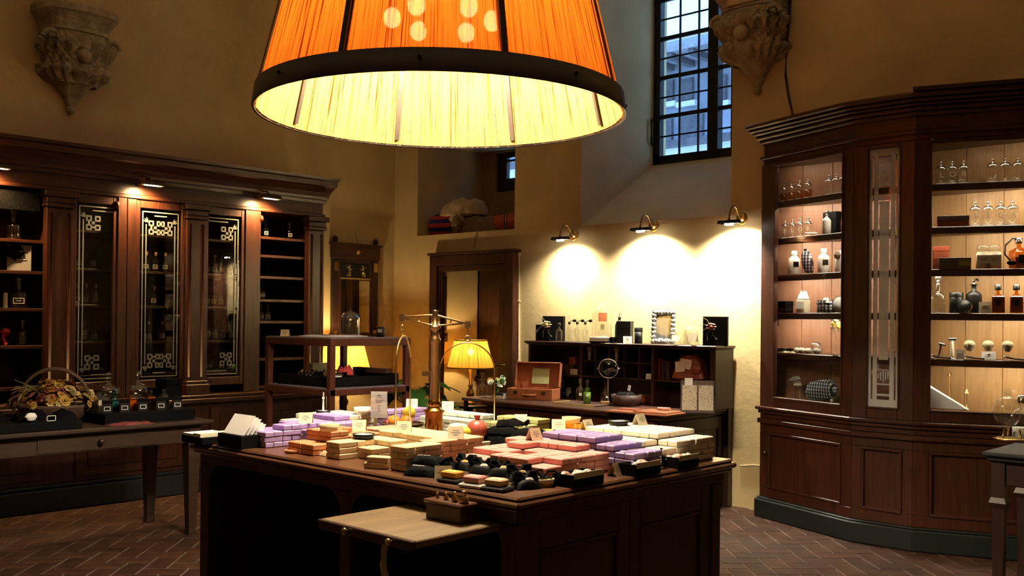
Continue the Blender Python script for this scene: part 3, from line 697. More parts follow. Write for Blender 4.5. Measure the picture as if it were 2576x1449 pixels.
cpr('ledge', 'mahogany_x', [(.02, .725, .76), (.0, .76, .80), (.035, .83, .855), (.015, .80, .83)], .006)
# base doors with fielded panels
for i in range(3):
    L_ = LEN[i]; st = .10 if i != 1 else .07
    d_ = seg(i, .0, L_, -.02, .0, .155, .23); seg(i, .0, L_, -.02, .0, .66, .725, d_); seg(i, 0, st, -.02, 0, .23, .66, d_); seg(i, L_-st, L_, -.02, 0, .23, .66, d_)
    d_ = d_.build('base_door', 'mahogany', CB, True, .004)
    seg(i, st, L_-st, -.02, -.012, .23, .66).build('panel', 'mahogany', d_, True)
    m = M()
    for (a, b, c, e) in ((st, L_-st, .23, .25), (st, L_-st, .64, .66), (st, st+.02, .25, .64), (L_-st-.02, L_-st, .25, .64)): seg(i, a, b, -.02, .008, c, e, m)
    m.build('panel_moulding', 'mahogany', d_, True, .004)
M().lathe([(.001, 0), (.012, 0), (.012, .02), (.001, .024)], n=10).xf(Matrix.Translation((P[0].x+.07, P[0].y-.035, .50)) @ Matrix.Rotation(PI/2, 4, 'X')).build('lock', 'old_brass', CB, True)
# upper frame
GL = [(.155, .845), (.105, .315), (.105, .80)]
for i in range(3):
    a, b = GL[i]; L_ = LEN[i]; zt, zb = 2.69, .935
    m = seg(i, 0, a, -.035, .0, .855, 2.72); seg(i, b, L_, -.035, 0, .855, 2.72, m); seg(i, a, b, -.035, 0, .855, zb, m); seg(i, a, b, -.035, 0, zt, 2.72, m)
    d_ = m.build('glazed_door', 'mahogany', CB, True, .004)
    m = M()
    for (u0, u1, z0, z1) in ((a-.014, a, zb-.012, zt+.012), (b, b+.014, zb-.012, zt+.012), (a, b, zb-.012, zb), (a, b, zt, zt+.012)): seg(i, u0, u1, -.01, .008, z0, z1, m)
    m.build('glazing_bead', 'mahogany', d_, True, .003)
    seg(i, a, b, -.022, -.018, zb, zt).build('pane', 'pane_glass' if i != 1 else 'thin_glass', d_, True)
    if i == 1:      # etched borders and ornament of the narrow door
        e = M(); w_ = b-a
        for g, t in ((0, .020), (.032, .030)):
            seg(1, a+g, a+g+t, -.0175, -.0165, zb+.05, zt-.05, e); seg(1, b-g-t, b-g, -.0175, -.0165, zb+.05, zt-.05, e)
        seg(1, a+.072, b-.072, -.0175, -.0165, zb+.32, zt-.36, e)
        seg(1, a, b, -.0175, -.0165, zb, zb+.05, e); seg(1, a, b, -.0175, -.0165, zt-.05, zt, e); seg(1, a+.06, b-.06, -.0175, -.0165, zt-.09, zt-.075, e); seg(1, a+.06, b-.06, -.0175, -.0165, zb+.075, zb+.09, e)
        for zz, s in ((zt-.20, 1), (zb+.20, -1)):
            for q in range(-2, 3):
                c = (a+b)/2; ln = .07; seg(1, c+q*.016-.004, c+q*.016+.004, -.0175, -.0165, zz-.035+abs(q)*.014, zz+.05-abs(q)*.012, e)
            seg(1, (a+b)/2-.05, (a+b)/2+.05, -.0175, -.0165, zz-.05, zz-.04, e)
        e.build('etching', 'etched_pane', d_, True)
cpr('frieze', 'mahogany_x', [(-.01, 2.72, 2.90), (.015, 2.76, 2.785)])
cpr('cornice', 'mahogany_x', [(.02, 2.88, 2.91), (.04, 2.91, 2.94), (.065, 2.94, 2.96), (.09, 2.96, 2.985), (.115, 2.985, 3.02)], .01)
m = M(); m.prism([(P[2].x+.03, YBK), (P[2].x+.03, P[2].y-.13), (P[3].x+.12, P[3].y-.13), (P[3].x+.12, YBK)], 3.02, 3.045); m.build('top_board', 'dark_wood_x', CB, True)
# inside: back boards, cheeks, shelves, light strips
for k in range(9):
    x0 = P[0].x+.02+k*.242; M().box(x0, x0+.239, YBK-.02, YBK, .855, 2.72).build('back_board', 'case_wood_pink' if k < 4 else 'case_wood', CB, True, .002)
M().box(P[0].x, P[0].x+.02, P[0].y+.0, YBK, .855, 2.72).build('cheek', 'mahogany', CB, True); M().box(P[3].x-.02, P[3].x, P[3].y, YBK, .855, 2.72).build('cheek', 'mahogany', CB, True)
CSH = [2.43, 2.145, 1.865, 1.575, 1.27]
ins = [(P[0].x+.03, YBK-.02)]+[(P[0].x+.03, P[0].y+.05), (P[1].x-.0, P[1].y+.055), (P[2].x, P[2].y+.055), (P[3].x-.03, P[3].y+.05), (P[3].x-.03, YBK-.02)]
for z in CSH:
    s_ = M().prism(ins, z-.03, z).build('shelf', 'mahogany_x', CB, True, .004)
    lp = M()
    for i in range(3): seg(i, .035 if i == 0 else 0, LEN[i]-(.035 if i == 2 else 0), -.062, -.048, z-.048, z, lp)
    lp.build('shelf_edge', 'mahogany_x', s_, True, .004)
    for i in ((0, 2) if z > 1.3 else (2,)):
        seg(i, .16 if i == 0 else .08, .84 if i == 0 else .85, -.080, -.066, z-.040, z-.0305).build('light_strip', 'strip_white', s_, True)
s_ = M().prism(ins, 2.714, 2.72).build('soffit', 'mahogany_x', CB, True)
for i in (0, 2): seg(i, .16 if i == 0 else .08, .84 if i == 0 else .85, -.052, -.040, 2.705, 2.713).build('light_strip', 'strip_dim', s_, True)

# ---------------------------------------------------------------- soap counter
CX0, CX1, CY0, CY1, CZ = -4.40, -2.235, 2.44, 3.86, .90
CT = thing('shop_counter', 'big dark wooden counter covered with stacked soaps under the pendant lamp', 'counter', ((CX0+CX1)/2, (CY0+CY1)/2, 0))
def cb(name, mt, *b, bev=.006, par=None):
    return M().box(*b).build(name, mt, par or CT, True, bev)
tp = M(); prof = [(.0, .895, ), (.006, .90)]
m = M(); m.box(CX0+.012, CX1-.012, CY0+.012, CY1-.012, .885, .90); m.box(CX0, CX1, CY0, CY1, .862, .885); m.box(CX0+.015, CX1-.015, CY0+.015, CY1-.015, .845, .862); m.build('countertop', 'counter_top', CT, True, .007)
M().box(CX0+.04, CX1-.04, CY0+.04, CY0+.075, .802, .845).build('front_apron', 'counter_body', CT, True, .004)
m = M(); m.box(CX0+.04, CX0+.075, CY0+.075, CY1-.04, .802, .845); m.box(CX0+.075, CX1-.075, CY1-.075, CY1-.04, .802, .845); m.build('rear_apron', 'counter_body', CT, True, .004)
m = M(); m.box(CX1-.075, CX1-.04, CY0+.075, CY1-.04, .802, .845); m.build('side_apron', 'counter_body', CT, True, .004)
LEGX = [CX0+.04, at_y(858, 1300, CY0+.05).x, CX1-.12]
for k, x in enumerate(LEGX):
    for y_ in (CY0+.04, CY1-.12):
        if k == 1 and y_ > 3: continue
        cb('leg', 'counter_body', x, x+.07, y_, y_+.07, 0, .802)
for a, s in ((LEGX[0]+.07, 1), (LEGX[1], -1), (LEGX[1]+.07, 1), (LEGX[2], -1)):       # curved brackets under the apron
    pts = [(0, 0)]+[(.09*math.cos(t), .09-.09+(-.09*math.sin(t))) for t in [0]]
    m = M(); N_ = 7; poly = [(0, 0), (.10, 0)]+[(.10-.10*math.sin(t*PI/2/N_), -.10+.10*math.cos(t*PI/2/N_)) for t in range(1, N_+1)]
    vs = [(a+s*x, CY0+.045, .802+z) for x, z in poly]+[(a+s*x, CY0+.07, .802+z) for x, z in poly]; q = len(poly)
    m.add(vs, [tuple(range(q)), tuple(range(q, 2*q))[::-1]]+[(i, (i+1) % q, q+(i+1) % q, q+i) for i in range(q)]); m.build('bracket', 'counter_body', CT, True)
cb('lower_shelf', 'dark_wood', CX0+.08, CX1-.12, CY0+.12, CY1-.08, .10, .13); cb('back_panel', 'dark_wood', CX0+.11, CX1-.11, CY1-.10, CY1-.08, .13, .802)
cb('side_board', 'counter_body', CX0+.05, CX0+.07, CY0+.11, CY1-.12, .10, .802)
for a, b in ((CY0+.11, (CY0+CY1)/2), ((CY0+CY1)/2, CY1-.12)):                            # two framed panels on the right end
    fr = M(); X_ = CX1-.06
    fr.box(X_-.02, X_, a, a+.07, .03, .802); fr.box(X_-.02, X_, b-.07, b, .03, .802); fr.box(X_-.02, X_, a+.07, b-.07, .69, .802); fr.box(X_-.02, X_, a+.07, b-.07, .03, .12)
    fr = fr.build('end_door', 'counter_body', CT, True, .004); M().box(X_-.02, X_-.008, a+.07, b-.07, .12, .69).build('panel', 'counter_body', fr, True)
    mo = M()
    for bb in ((a+.07, a+.085, .12, .69), (b-.085, b-.07, .12, .69), (a+.085, b-.085, .12, .135), (a+.085, b-.085, .675, .69)): mo.box(X_-.015, X_+.004, *bb)
    mo.build('panel_moulding', 'counter_body', fr, True, .003)
# pull-out slide with brass knobs and the case of weights
SL = thing('pull_out_shelf', 'pale wooden pull-out shelf with two brass knobs under the counter front', 'shelf', (-2.60, 2.3, .77))
M().box(-2.85, -2.35, 2.085, 2.75, .772, .798).build('board', 'board_wood', SL, True, .004)
M().box(-2.85, -2.35, 2.072, 2.085, .766, .798).build('front_lip', 'counter_body', SL, True, .003)
for px, py in ((872, 1329), (982, 1358)):
    k_ = at_y(px, py, 2.065); M().lathe([(.001, 0), (.006, 0), (.006, .010), (.013, .016), (.013, .022), (.001, .028)], n=10).xf(Matrix.Translation((k_.x, 2.073, .784)) @ Matrix.Rotation(PI/2, 4, 'X')).build('knob', 'brass', SL, True)
WC = thing('weight_case', 'small dark wooden case holding brass weights on the pull-out shelf', 'box', (-2.517, 2.395, .798))
M().box(-.088, .088, -.037, .037, 0, .056).build('body', 'counter_body', WC, bev=.003); M().box(-.096, .096, -.044, .042, .056, .068).build('lid', 'counter_top', WC, bev=.004)
for i, r in enumerate((.007, .009, .013, .017)):
    x = -.066+.042*i+.003*i; k = r/.02
    q = M().lathe([(.001, 0), (r, 0), (r, .012*k+.006), (r*.45, .02*k+.006), (r*.35, .026*k+.006), (r*.7, .032*k+.006), (r*.7, .040*k+.006), (.001, .044*k+.006)], n=12)
    single('brass_weight', q, 'brass', ['smallest brass weight on the case at the counter front', 'second smallest brass weight on the wooden case', 'second largest brass weight on the wooden case', 'largest brass weight on the case at the counter front'][i], 'weight', (-2.517+x, 2.394, .866), group='brass weights on the wooden case')
# things stored below the counter
single('paper_roll', M().lathe([(.03, 0), (.10, .16), (.095, .17), (.02, 0)], n=14).xf(Matrix.Rotation(math.radians(80), 4, 'Y')), 'white_paper', 'pale paper funnel lying in the dark space under the counter', 'paper', (-3.25, 2.95, .235))
cb('upper_shelf', 'dark_wood', CX0+.12, LEGX[1], CY0+.2, CY1-.12, .12, .14) if False else None
single('storage_box', M().box(-.17, .17, -.13, .13, 0, .26), 'black_card', 'large black storage box under the left half of the counter', 'box', (-3.9, 3.1, .13), bev=.004)
single('storage_box', M().box(-.12, .12, -.14, .14, 0, .42), 'black_card', 'tall black storage box under the right half of the counter', 'box', (-2.6, 2.95, .13), bev=.004)
single('strap', M().tube([(0, 0, 0), (.004, -.012, -.05), (.0, -.014, -.10), (.012, -.01, -.15)], .012, 6), 'ivory', 'pale cloth strap hanging below the pull-out shelf', 'strap', (-2.58, 2.16, .772))

# ---------------------------------------------------------------- left side table
TX0, TX1, TY0, TY1, TZ = -6.96, -6.185, 1.55, 3.62, .79
TB = thing('side_table', 'long wooden table with tapered legs in front of the bookcase', 'table', ((TX0+TX1)/2, (TY0+TY1)/2, 0))
M().box(TX0, TX1, TY0, TY1, TZ-.03, TZ).build('tabletop', 'table_wood', TB, True, .008)
m = M(); m.box(TX0+.05, TX1-.05, TY1-.10, TY1-.075, TZ-.15, TZ-.03); m.box(TX0+.05, TX0+.075, TY0+.1, TY1-.10, TZ-.15, TZ-.03); m.box(TX0+.05, TX1-.05, TY0+.075, TY0+.1, TZ-.15, TZ-.03); m.box(TX1-.075, TX1-.05, TY0+.1, TY1-.1, TZ-.15, TZ-.03); m.build('apron', 'table_wood', TB, True, .003)
dr = M().box(TX1-.052, TX1-.045, 2.45, 3.22, TZ-.142, TZ-.04).build('drawer', 'table_wood', TB, True, .003)
M().lathe([(.001, 0), (.014, 0), (.008, .01), (.020, .022), (.018, .032), (.001, .036)], n=12).xf(Matrix.Translation((TX1-.046, 2.84, TZ-.09)) @ Matrix.Rotation(PI/2, 4, 'Y')).build('knob', 'dark_wood', dr, True)
for x in (TX0+.09, TX1-.09):
    for y_ in (TY0+.12, TY1-.12):
        m = M(); vs = []
        for z, r in ((TZ-.03, .045), (TZ-.18, .045), (.05, .027), (0, .03)):
            vs += [(x+a*r, y_+b*r, z) for a, b in ((-1, -1), (1, -1), (1, 1), (-1, 1))]
        m.add(vs, [(3, 2, 1, 0)]+[(12, 13, 14, 15)]+[(k*4+i, k*4+4+i, k*4+4+(i+1) % 4, k*4+(i+1) % 4) for k in range(3) for i in range(4)]); m.build('leg', 'table_wood', TB, True)

# ---------------------------------------------------------------- desk with pigeon-hole hutch
DX0, DX1, DY0, DY1, DZ = -6.08, -4.19, 6.12, 7.13, .80
DK = thing('writing_desk', 'large dark wooden writing desk against the back wall', 'desk', ((DX0+DX1)/2, (DY0+DY1)/2, 0))
m = M(); m.box(DX0, DX1, DY0, DY1, DZ-.022, DZ); m.box(DX0+.012, DX1-.012, DY0+.012, DY1, DZ-.04, DZ-.022); m.build('desktop', 'mahogany_x', DK, True, .006)
for a, b in ((DX0+.05, DX0+.55), (DX1-.55, DX1-.05)):
    pd = M().box(a, b, DY0+.06, DY1-.02, .0, DZ-.04).build('pedestal', 'dark_wood', DK, True, .005)
    for k in range(3):
        z = .12+.215*k; dw = M().box(a+.03, b-.03, DY0+.045, DY0+.06, z, z+.19).build('drawer', 'mahogany_x', pd, True, .004)
M().box(DX0+.55, DX1-.55, DY0+.06, DY0+.08, DZ-.18, DZ-.04).build('centre_drawer', 'mahogany_x', DK, True, .004)
M().box(DX0+.55, DX1-.55, DY1-.06, DY1-.04, .1, DZ-.04).build('modesty_panel', 'dark_wood', DK, True)
m = M(); X_ = DX1-.05; m.box(X_, X_+.015, DY0+.07, DY0+.17, .03, .74); m.box(X_, X_+.015, DY1-.13, DY1-.03, .03, .74); m.box(X_, X_+.015, DY0+.17, DY1-.13, .64, .74); m.box(X_, X_+.015, DY0+.17, DY1-.13, .03, .15); m.build('end_frame', 'dark_wood', DK, True, .004)
M().box(DX1-.05, DX1+.01, DY1-.06, DY1, 0, DZ+.05).build('rear_post', 'dark_wood', DK, True, .004)
HX0, HX1, HY0, HZ1 = -6.17, -4.17, 6.85, 1.31
HT = thing('desk_hutch', 'dark wooden pigeon-hole hutch standing on the writing desk', 'hutch', ((HX0+HX1)/2, 7.0, DZ))
def hb(name, mt, *b, bev=.003): return M().box(*b).build(name, mt, HT, True, bev)
m = M(); m.box(HX0-.03, HX1+.02, HY0-.03, DY1, HZ1-.02, HZ1); m.box(HX0-.015, HX1+.01, HY0-.015, DY1, HZ1-.032, HZ1-.02); m.build('top', 'dark_wood_x', HT, True, .006)
hb('side', 'dark_wood', HX0, HX0+.03, HY0, DY1, DZ, HZ1-.032); hb('side', 'dark_wood', HX1-.05, HX1, HY0, DY1, DZ, HZ1-.032)
hb('back', 'dark_wood_x', HX0+.03, HX1-.05, DY1-.02, DY1, DZ, HZ1-.032)
HV = [at_y(p, 900, HY0).x for p in (1460, 1640)]
for x in HV: hb('divider', 'mahogany', x-.012, x+.012, HY0+.005, DY1-.02, DZ, HZ1-.032)
ZS = 1.015
hb('shelf', 'mahogany_x', HX0+.03, HX1-.05, HY0+.005, DY1-.02, ZS-.015, ZS)
for p in (1496, 1530, 1568, 1605): 
    x = at_y(p, 900, HY0).x; hb('pigeonhole_divider', 'mahogany', x-.005, x+.005, HY0+.008, DY1-.02, ZS, HZ1-.032)
ZS2 = 1.15
hb('pigeonhole_shelf', 'mahogany_x', HV[0], HV[1], HY0+.008, DY1-.02, ZS2-.010, ZS2)

# ---------------------------------------------------------------- open display rack
QX0, QX1, QY0, QY1, QZ = -6.535, -5.71, 4.25, 5.0, 1.36
RK = thing('display_rack', 'open reddish wooden display rack with a grey top behind the counter', 'rack', ((QX0+QX1)/2, (QY0+QY1)/2, 0))
pw = .045
for x in (QX0, QX1-pw):
    for y_ in (QY0, QY1-pw): M().box(x, x+pw, y_, y_+pw, 0, QZ-.06).build('post', 'rack_wood', RK, True, .003)
def ringframe(name, z0, z1):
    m = M(); m.box(QX0, QX1, QY0-.002, QY0+pw, z0, z1); m.box(QX0, QX1, QY1-pw, QY1+.002, z0, z1); m.box(QX0-.002, QX0+pw, QY0+pw, QY1-pw, z0, z1); m.box(QX1-pw, QX1+.002, QY0+pw, QY1-pw, z0, z1); return m.build(name, 'rack_wood', RK, True, .003)
ringframe('top_rail', QZ-.06, QZ-.008); ringframe('middle_rail', .945, .99); ringframe('bottom_rail', .25, .30)
M().box(QX0+.004, QX1-.004, QY0+.004, QY1-.004, QZ-.008, QZ).build('top', 'rack_top', RK, True, .002)
M().box(QX0+.004, QX1-.004, QY0+.004, QY1-.004, .99, 1.0).build('shelf', 'rack_top', RK, True, .002)
M().box(QX0+.004, QX1-.004, QY0+.004, QY1-.004, .30, .31).build('shelf', 'rack_wood', RK, True, .002)

# ---------------------------------------------------------------- table lamp and its stand
TLX, TLY = -8.10, 6.20
ST = thing('lamp_stand', 'small dark round table carrying the table lamp in the corner', 'table', (TLX, TLY, 0))
M().lathe([(.001, .50), (.27, .50), (.28, .515), (.27, .53), (.001, .53)], n=28).build('tabletop', 'dark_wood', ST)
M().lathe([(.03, .02), (.035, .2), (.05, .3), (.03, .42), (.04, .5)], n=14).build('column', 'dark_wood', ST); M().lathe([(.001, 0), (.18, 0), (.18, .02), (.04, .05)], n=20).build('foot', 'dark_wood', ST)
TL = thing('table_lamp', 'glowing table lamp with a pleated yellow shade behind the rack', 'lamp', (TLX, TLY, .53))
M().lathe([(.001, 0), (.075, 0), (.075, .02), (.03, .04), (.022, .07), (.045, .10), (.05, .13), (.03, .16), (.02, .19), (.035, .21), (.02, .23), (.016, .46)], n=18).build('base', 'brass', TL)
zb, zt = .415, .735; vs = []; n = 180
for z, r in ((zb, .268), (zt, .185)):
    for i in range(n):
        a = TAU*i/n; q = r+(.004 if i % 2 else 0); vs.append((q*math.cos(a), q*math.sin(a), z))
M().add(vs, [(i, (i+1) % n, n+(i+1) % n, n+i) for i in range(n)], True).build('lamp_shade', 'table_shade', TL)
m = M(); m.lathe([(.274, zb-.002), (.274, zb+.010), (.268, zb+.010), (.268, zb-.002)], n=40); m.lathe([(.190, zt-.010), (.190, zt+.002), (.184, zt+.002), (.184, zt-.010)], n=40); m.build('shade_trim', 'gold_velvet', TL)
M().ball((0, 0, .60), .035, 12, 1.2).build('bulb', 'bulb_table' if 'bulb_table' in MT else emit('bulb_table', (1, .72, .36), 150), TL)

# ---------------------------------------------------------------- trumeau mirror
MR = thing('trumeau_mirror', 'narrow antique wall mirror with a painted panel of two gold dancers', 'mirror', (WX, 6.58, 1.27))
y0, y1 = 6.285, 6.885
def mb(name, mt, *b, bev=.003): return M().box(*b).build(name, mt, MR, True, bev)
mb('cornice', 'mahogany_y', WX, WX+.075, y0-.01, y1+.01, 2.13, 2.285, bev=.008); M().box(WX, WX+.09, y0-.025, y1+.025, 2.275, 2.295).build('crown', 'mahogany_y', MR, True)
for y_ in (y0+.03, y1-.03): M().ball((WX+.04, y_, 2.33), .030, 8, 1.3).build('finial', 'mahogany', MR, True)
M().lathe([(.001, 0), (.028, 0), (.022, .012), (.008, .018), (.001, .018)], n=12).xf(Matrix.Translation((WX+.075, (y0+y1)/2, 2.205)) @ Matrix.Rotation(PI/2, 4, 'Y')).build('rosette', 'brass', MR, True)
for y_ in (y0, y1-.075):
    mb('column', 'dark_wood', WX, WX+.05, y_, y_+.075, 1.27, 2.13); mb('column_cap', 'brass', WX, WX+.055, y_+.01, y_+.065, 2.00, 2.10); mb('column_base', 'brass', WX, WX+.06, y_+.012, y_+.062, 1.335, 1.375)
mb('bottom_rail', 'mahogany_y', WX, WX+.06, y0-.01, y1+.01, 1.24, 1.34); mb('inner_frame', 'mahogany_y', WX, WX+.035, y0+.075, y1-.075, 1.34, 2.13)
ya, yb = y0+.11, y1-.11
pp = mb('painted_panel', 'black_paint', WX+.03, WX+.04, ya, yb, 1.93, 2.085); M().box(WX+.036, WX+.042, ya-.01, yb+.01, 1.917, 1.93).build('gold_fillet', 'gold_paint', MR, True)
def dancer(yc, s):
    m = M(); X_ = WX+.043
    m.tube([(X_, yc, 2.045), (X_, yc-.004*s, 2.02), (X_, yc, 1.99)], [.008, .012, .016], 6); m.ball((X_, yc+.004*s, 2.06), .010, 8)
    m.tube([(X_, yc, 1.995), (X_, yc-.012*s, 1.96)], [.014, .026], 6); m.tube([(X_, yc-.018*s, 1.965), (X_, yc-.035*s, 1.942)], .005, 5); m.tube([(X_, yc+.004*s, 1.965), (X_, yc+.006*s, 1.94)], .005, 5)
    m.tube([(X_, yc, 2.03), (X_, yc-.025*s, 2.045), (X_, yc-.035*s, 2.055)], .004, 5); m.tube([(X_, yc, 2.03), (X_, yc+.022*s, 2.015), (X_, yc+.035*s, 2.03)], .004, 5)
    m.build('gilt_dancer', 'gold_paint', pp, True)
dancer(6.50, 1); dancer(6.68, -1)
M().box(WX+.034, WX+.038, ya, yb, 1.35, 1.905).build('looking_glass', 'mirror_glass', MR, True)
st = M().tube([(0, 0, 0), (0, .02, .05), (0, .045, .12)], .004, 5); 
single('dry_stalk', M().tube([(0, .045, 0), (0, .02, .07), (0, 0, .13)], .004, 5), 'petal_gold', 'dry straw stalk resting on top of the wall mirror', 'stalk', (WX+.04, 6.57, 2.295))

# ---------------------------------------------------------------- wall sconces over the desk
for k, (px, py) in enumerate(((1409, 602), (1611, 579), (1834, 561))):
    p = at_y(px, py, WY-.20)
    base = Vector((p.x, WY, p.z))
    t = thing('wall_sconce', ['swan-neck picture sconce nearest the glazed door', 'middle swan-neck picture sconce on the back wall', 'swan-neck picture sconce nearest the display cabinet'][k], 'lamp', base, group='brass sconces over the writing desk')
    M().lathe([(.001, 0), (.052, 0), (.052, .008), (.038, .02), (.020, .026), (.001, .028)], n=18).xf(Matrix.Translation((.0, 0, .05)) @ Matrix.Rotation(PI/2, 4, 'X')).build('wall_plate', 'brass', t)
    M().tube([(0, -.02, .05), (0, -.05, .075), (0, -.09, .13), (0, -.13, .145), (0, -.17, .125), (0, -.195, .07), (0, -.20, .02)], .0075, 8).build('arm', 'old_brass', t)
    M().ball((0, -.20, .032), .013, 8).build('joint', 'old_brass', t)
    m = M(); vs = []; ns = 10
    for x in (-.095, .095):
        for i in range(ns+1):
            a = PI*(-.06+1.12*i/ns); vs.append((x, -.20+.024*math.cos(a), .0+.024*math.sin(a)))
    m.add(vs, [(i, i+1, ns+2+i, ns+1+i) for i in range(ns)]+[tuple(range(ns+1)), tuple(range(ns+1, 2*ns+2))], True); m.build('reflector', 'black_metal', t)
    M().tube([(-.035, -.20, -.006), (.035, -.20, -.006)], .013, 8).build('bulb', 'bulb_white', t)
    ld = bpy.data.lights.new('sconce_beam', 'SPOT'); ld.energy = (28, 64, 76)[k]; ld.color = (1, .90, .70); ld.spot_size = math.radians(138); ld.spot_blend = .8; ld.shadow_soft_size = .03
    lo = bpy.data.objects.new('beam', ld); COL.objects.link(lo); lo.parent = t; lo.location = (0, -.20, -.022)
    lo.rotation_euler = Vector((0, .45, -1)).to_track_quat('-Z', 'Y').to_euler()
# ---------------------------------------------------------------- stacked soap bars
BL, BW_, BH = .094, .0455, .0245
soap_mesh = {}
def soap(col):
    if col not in soap_mesh: soap_mesh[col] = M().chamf(BL, BW_, BH, .004).mesh('soap_bar', 'soap_'+col)
    return soap_mesh[col]
rs = random.Random(11); BARS = []
ORD = ['first', 'second', 'third', 'fourth', 'fifth', 'sixth', 'seventh', 'eighth']
LAY = ['bottom', 'second', 'third', 'fourth', 'fifth', 'sixth', 'seventh']
def pile(col, x0, y0, rows, label, group, z0=CZ):
    """rows[j][i]: height in layers of the stack at x0+i*pitch, y0+j*pitch; row 0 faces the visitor"""
    p = .0975
    for j, row in enumerate(rows):
        for i, h in enumerate(row):
            for k in range(h):
                front = j == 0 or rows[j-1][i] <= k
                right = i == len(row)-1 or row[i+1] <= k
                topv = k == h-1
                if not (front or right or topv): continue
                along = (k+i+j) % 2
                for s in (-1, 1):
                    if not topv and ((along and s > 0 and not right) or (not along and s < 0 and not front)): continue
                    dx, dy = (0, s*.0238) if along else (s*.0238, 0)
                    loc = (x0+i*p+dx+rs.uniform(-.0025, .0025), y0+j*p+dy+rs.uniform(-.0025, .0025), z0+k*BH)
                    lb = label+', '+('top' if topv else LAY[k])+' layer, '+(('front' if j == 0 else ORD[j])+' row, ' if len(rows) > 1 else '')+('stack '+ORD[i]+' from left, ' if len(row) > 1 else '')+((('near', 'far') if along else ('left', 'right'))[s > 0])+' bar'
                    BARS.append((proj(loc)[2], col, loc, (0 if along else PI/2)+rs.uniform(-.03, .03), lb, group))
pile('lilac', -4.06, 2.60, [[3, 3, 0], [3, 4, 0], [4, 4, 3], [4, 4, 4], [5, 5, 4]], 'lilac soap near the napkins', 'lilac soaps on the left of the counter')
pile('orange', -3.70, 2.605, [[2, 2], [4, 4], [4, 3], [3, 3]], 'terracotta soap', 'terracotta soaps on the counter')
pile('salmon', -3.745, 3.06, [[3, 3], [3, 3]], 'salmon soap', 'salmon soaps behind the terracotta pile')
pile('beige', -3.43, 2.615, [[3, 0, 0, 0], [3, 2, 0, 0], [3, 3, 2, 3], [4, 4, 4, 4], [4, 4, 4, 4]], 'beige soap in stepped pile', 'beige soaps at the counter front')
pile('beige', -2.985, 2.60, [[4], [4]], 'beige soap behind front pouches', 'beige soaps behind the pouches')
pile('peach', -3.04, 2.80, [[4], [4], [4]], 'peach soap in tall block', 'peach soaps in the middle of the counter')
pile('pink', -2.855, 2.835, [[2, 2, 3, 3, 2], [3, 3, 2, 3, 3], [3, 4, 3, 3, 3], [4, 4, 4, 4, 3]], 'pink soap', 'pink soaps at the near corner')
pile('purple', -2.75, 3.245, [[5, 5, 5, 4, 3], [5, 5, 5, 4, 3]], 'deep purple soap', 'purple soaps at the right of the counter')
pile('cream', -2.755, 3.46, [[4, 4, 4, 4, 3], [5, 5, 5, 5, 4], [5, 5, 5, 5, 4], [5, 5, 5, 5, 4]], 'cream soap at back right', 'cream soaps at the back right')
pile('amber', -3.09, 3.58, [[3, 3], [3, 3], [4, 3]], 'amber soap', 'amber soaps at the back of the counter')
pile('olive', -3.55, 3.70, [[3, 3, 3], [4, 4, 4]], 'olive soap', 'olive soaps at the back')
pile('mint', -4.0, 3.66, [[3, 3, 3, 3], [4, 4, 4, 4]], 'pale mint soap', 'mint soaps at the back')
pile('lilac', -4.23, 3.55, [[4], [4], [4]], 'pale lilac soap at back', 'lilac soaps at the back left')
pile('white', -4.335, 2.99, [[3, 3, 0], [4, 4, 4], [4, 4, 4], [4, 4, 4]], 'off-white soap at left edge', 'white soaps at the left edge')
BARS.sort(key=lambda b: b[0]); far = M(); slots = []; fm = []
base = M().chamf(BL, BW_, BH, .004)
for q, (d, c, loc, rz, lb, g) in enumerate(BARS):
    if q < 300:
        o = bpy.data.objects.new('soap_bar', soap(c)); COL.objects.link(o); o.location = loc; o.rotation_euler = (0, 0, rz); tag(o, lb, 'soap', g)
    else:
        if c not in slots: slots.append(c)
        X = Matrix.Translation(loc) @ Matrix.Rotation(rz, 4, 'Z'); far.add([X @ Vector(v) for v in base.v], base.f); fm += [slots.index(c)]*len(base.f)
fo = far.build('stacked_soap', None)
for c in slots: fo.data.materials.append(MT['soap_'+c])
fo.data.polygons.foreach_set('material_index', fm); tag(fo, 'farther stacked soap bars in many colours on the counter', 'soap', kind='stuff')
print('SOAPS', len(BARS))
single('soap_flakes', M().pillow(.07, .05, .02, amp=.3, n=8, seed=4), 'soap_beige', 'small heap of cream soap flakes at the front of the beige pile', 'soap', tuple(at_z(826, 1147, CZ)))
single('soap_bar', M().chamf(BL, BW_, BH, .004).chamf(BL, BW_, BH, .004, (.01, .004, BH)), 'soap_beige', 'pair of beige soap bars lying alone at the counter front', 'soap', tuple(at_z(948, 1178, CZ)), .4)
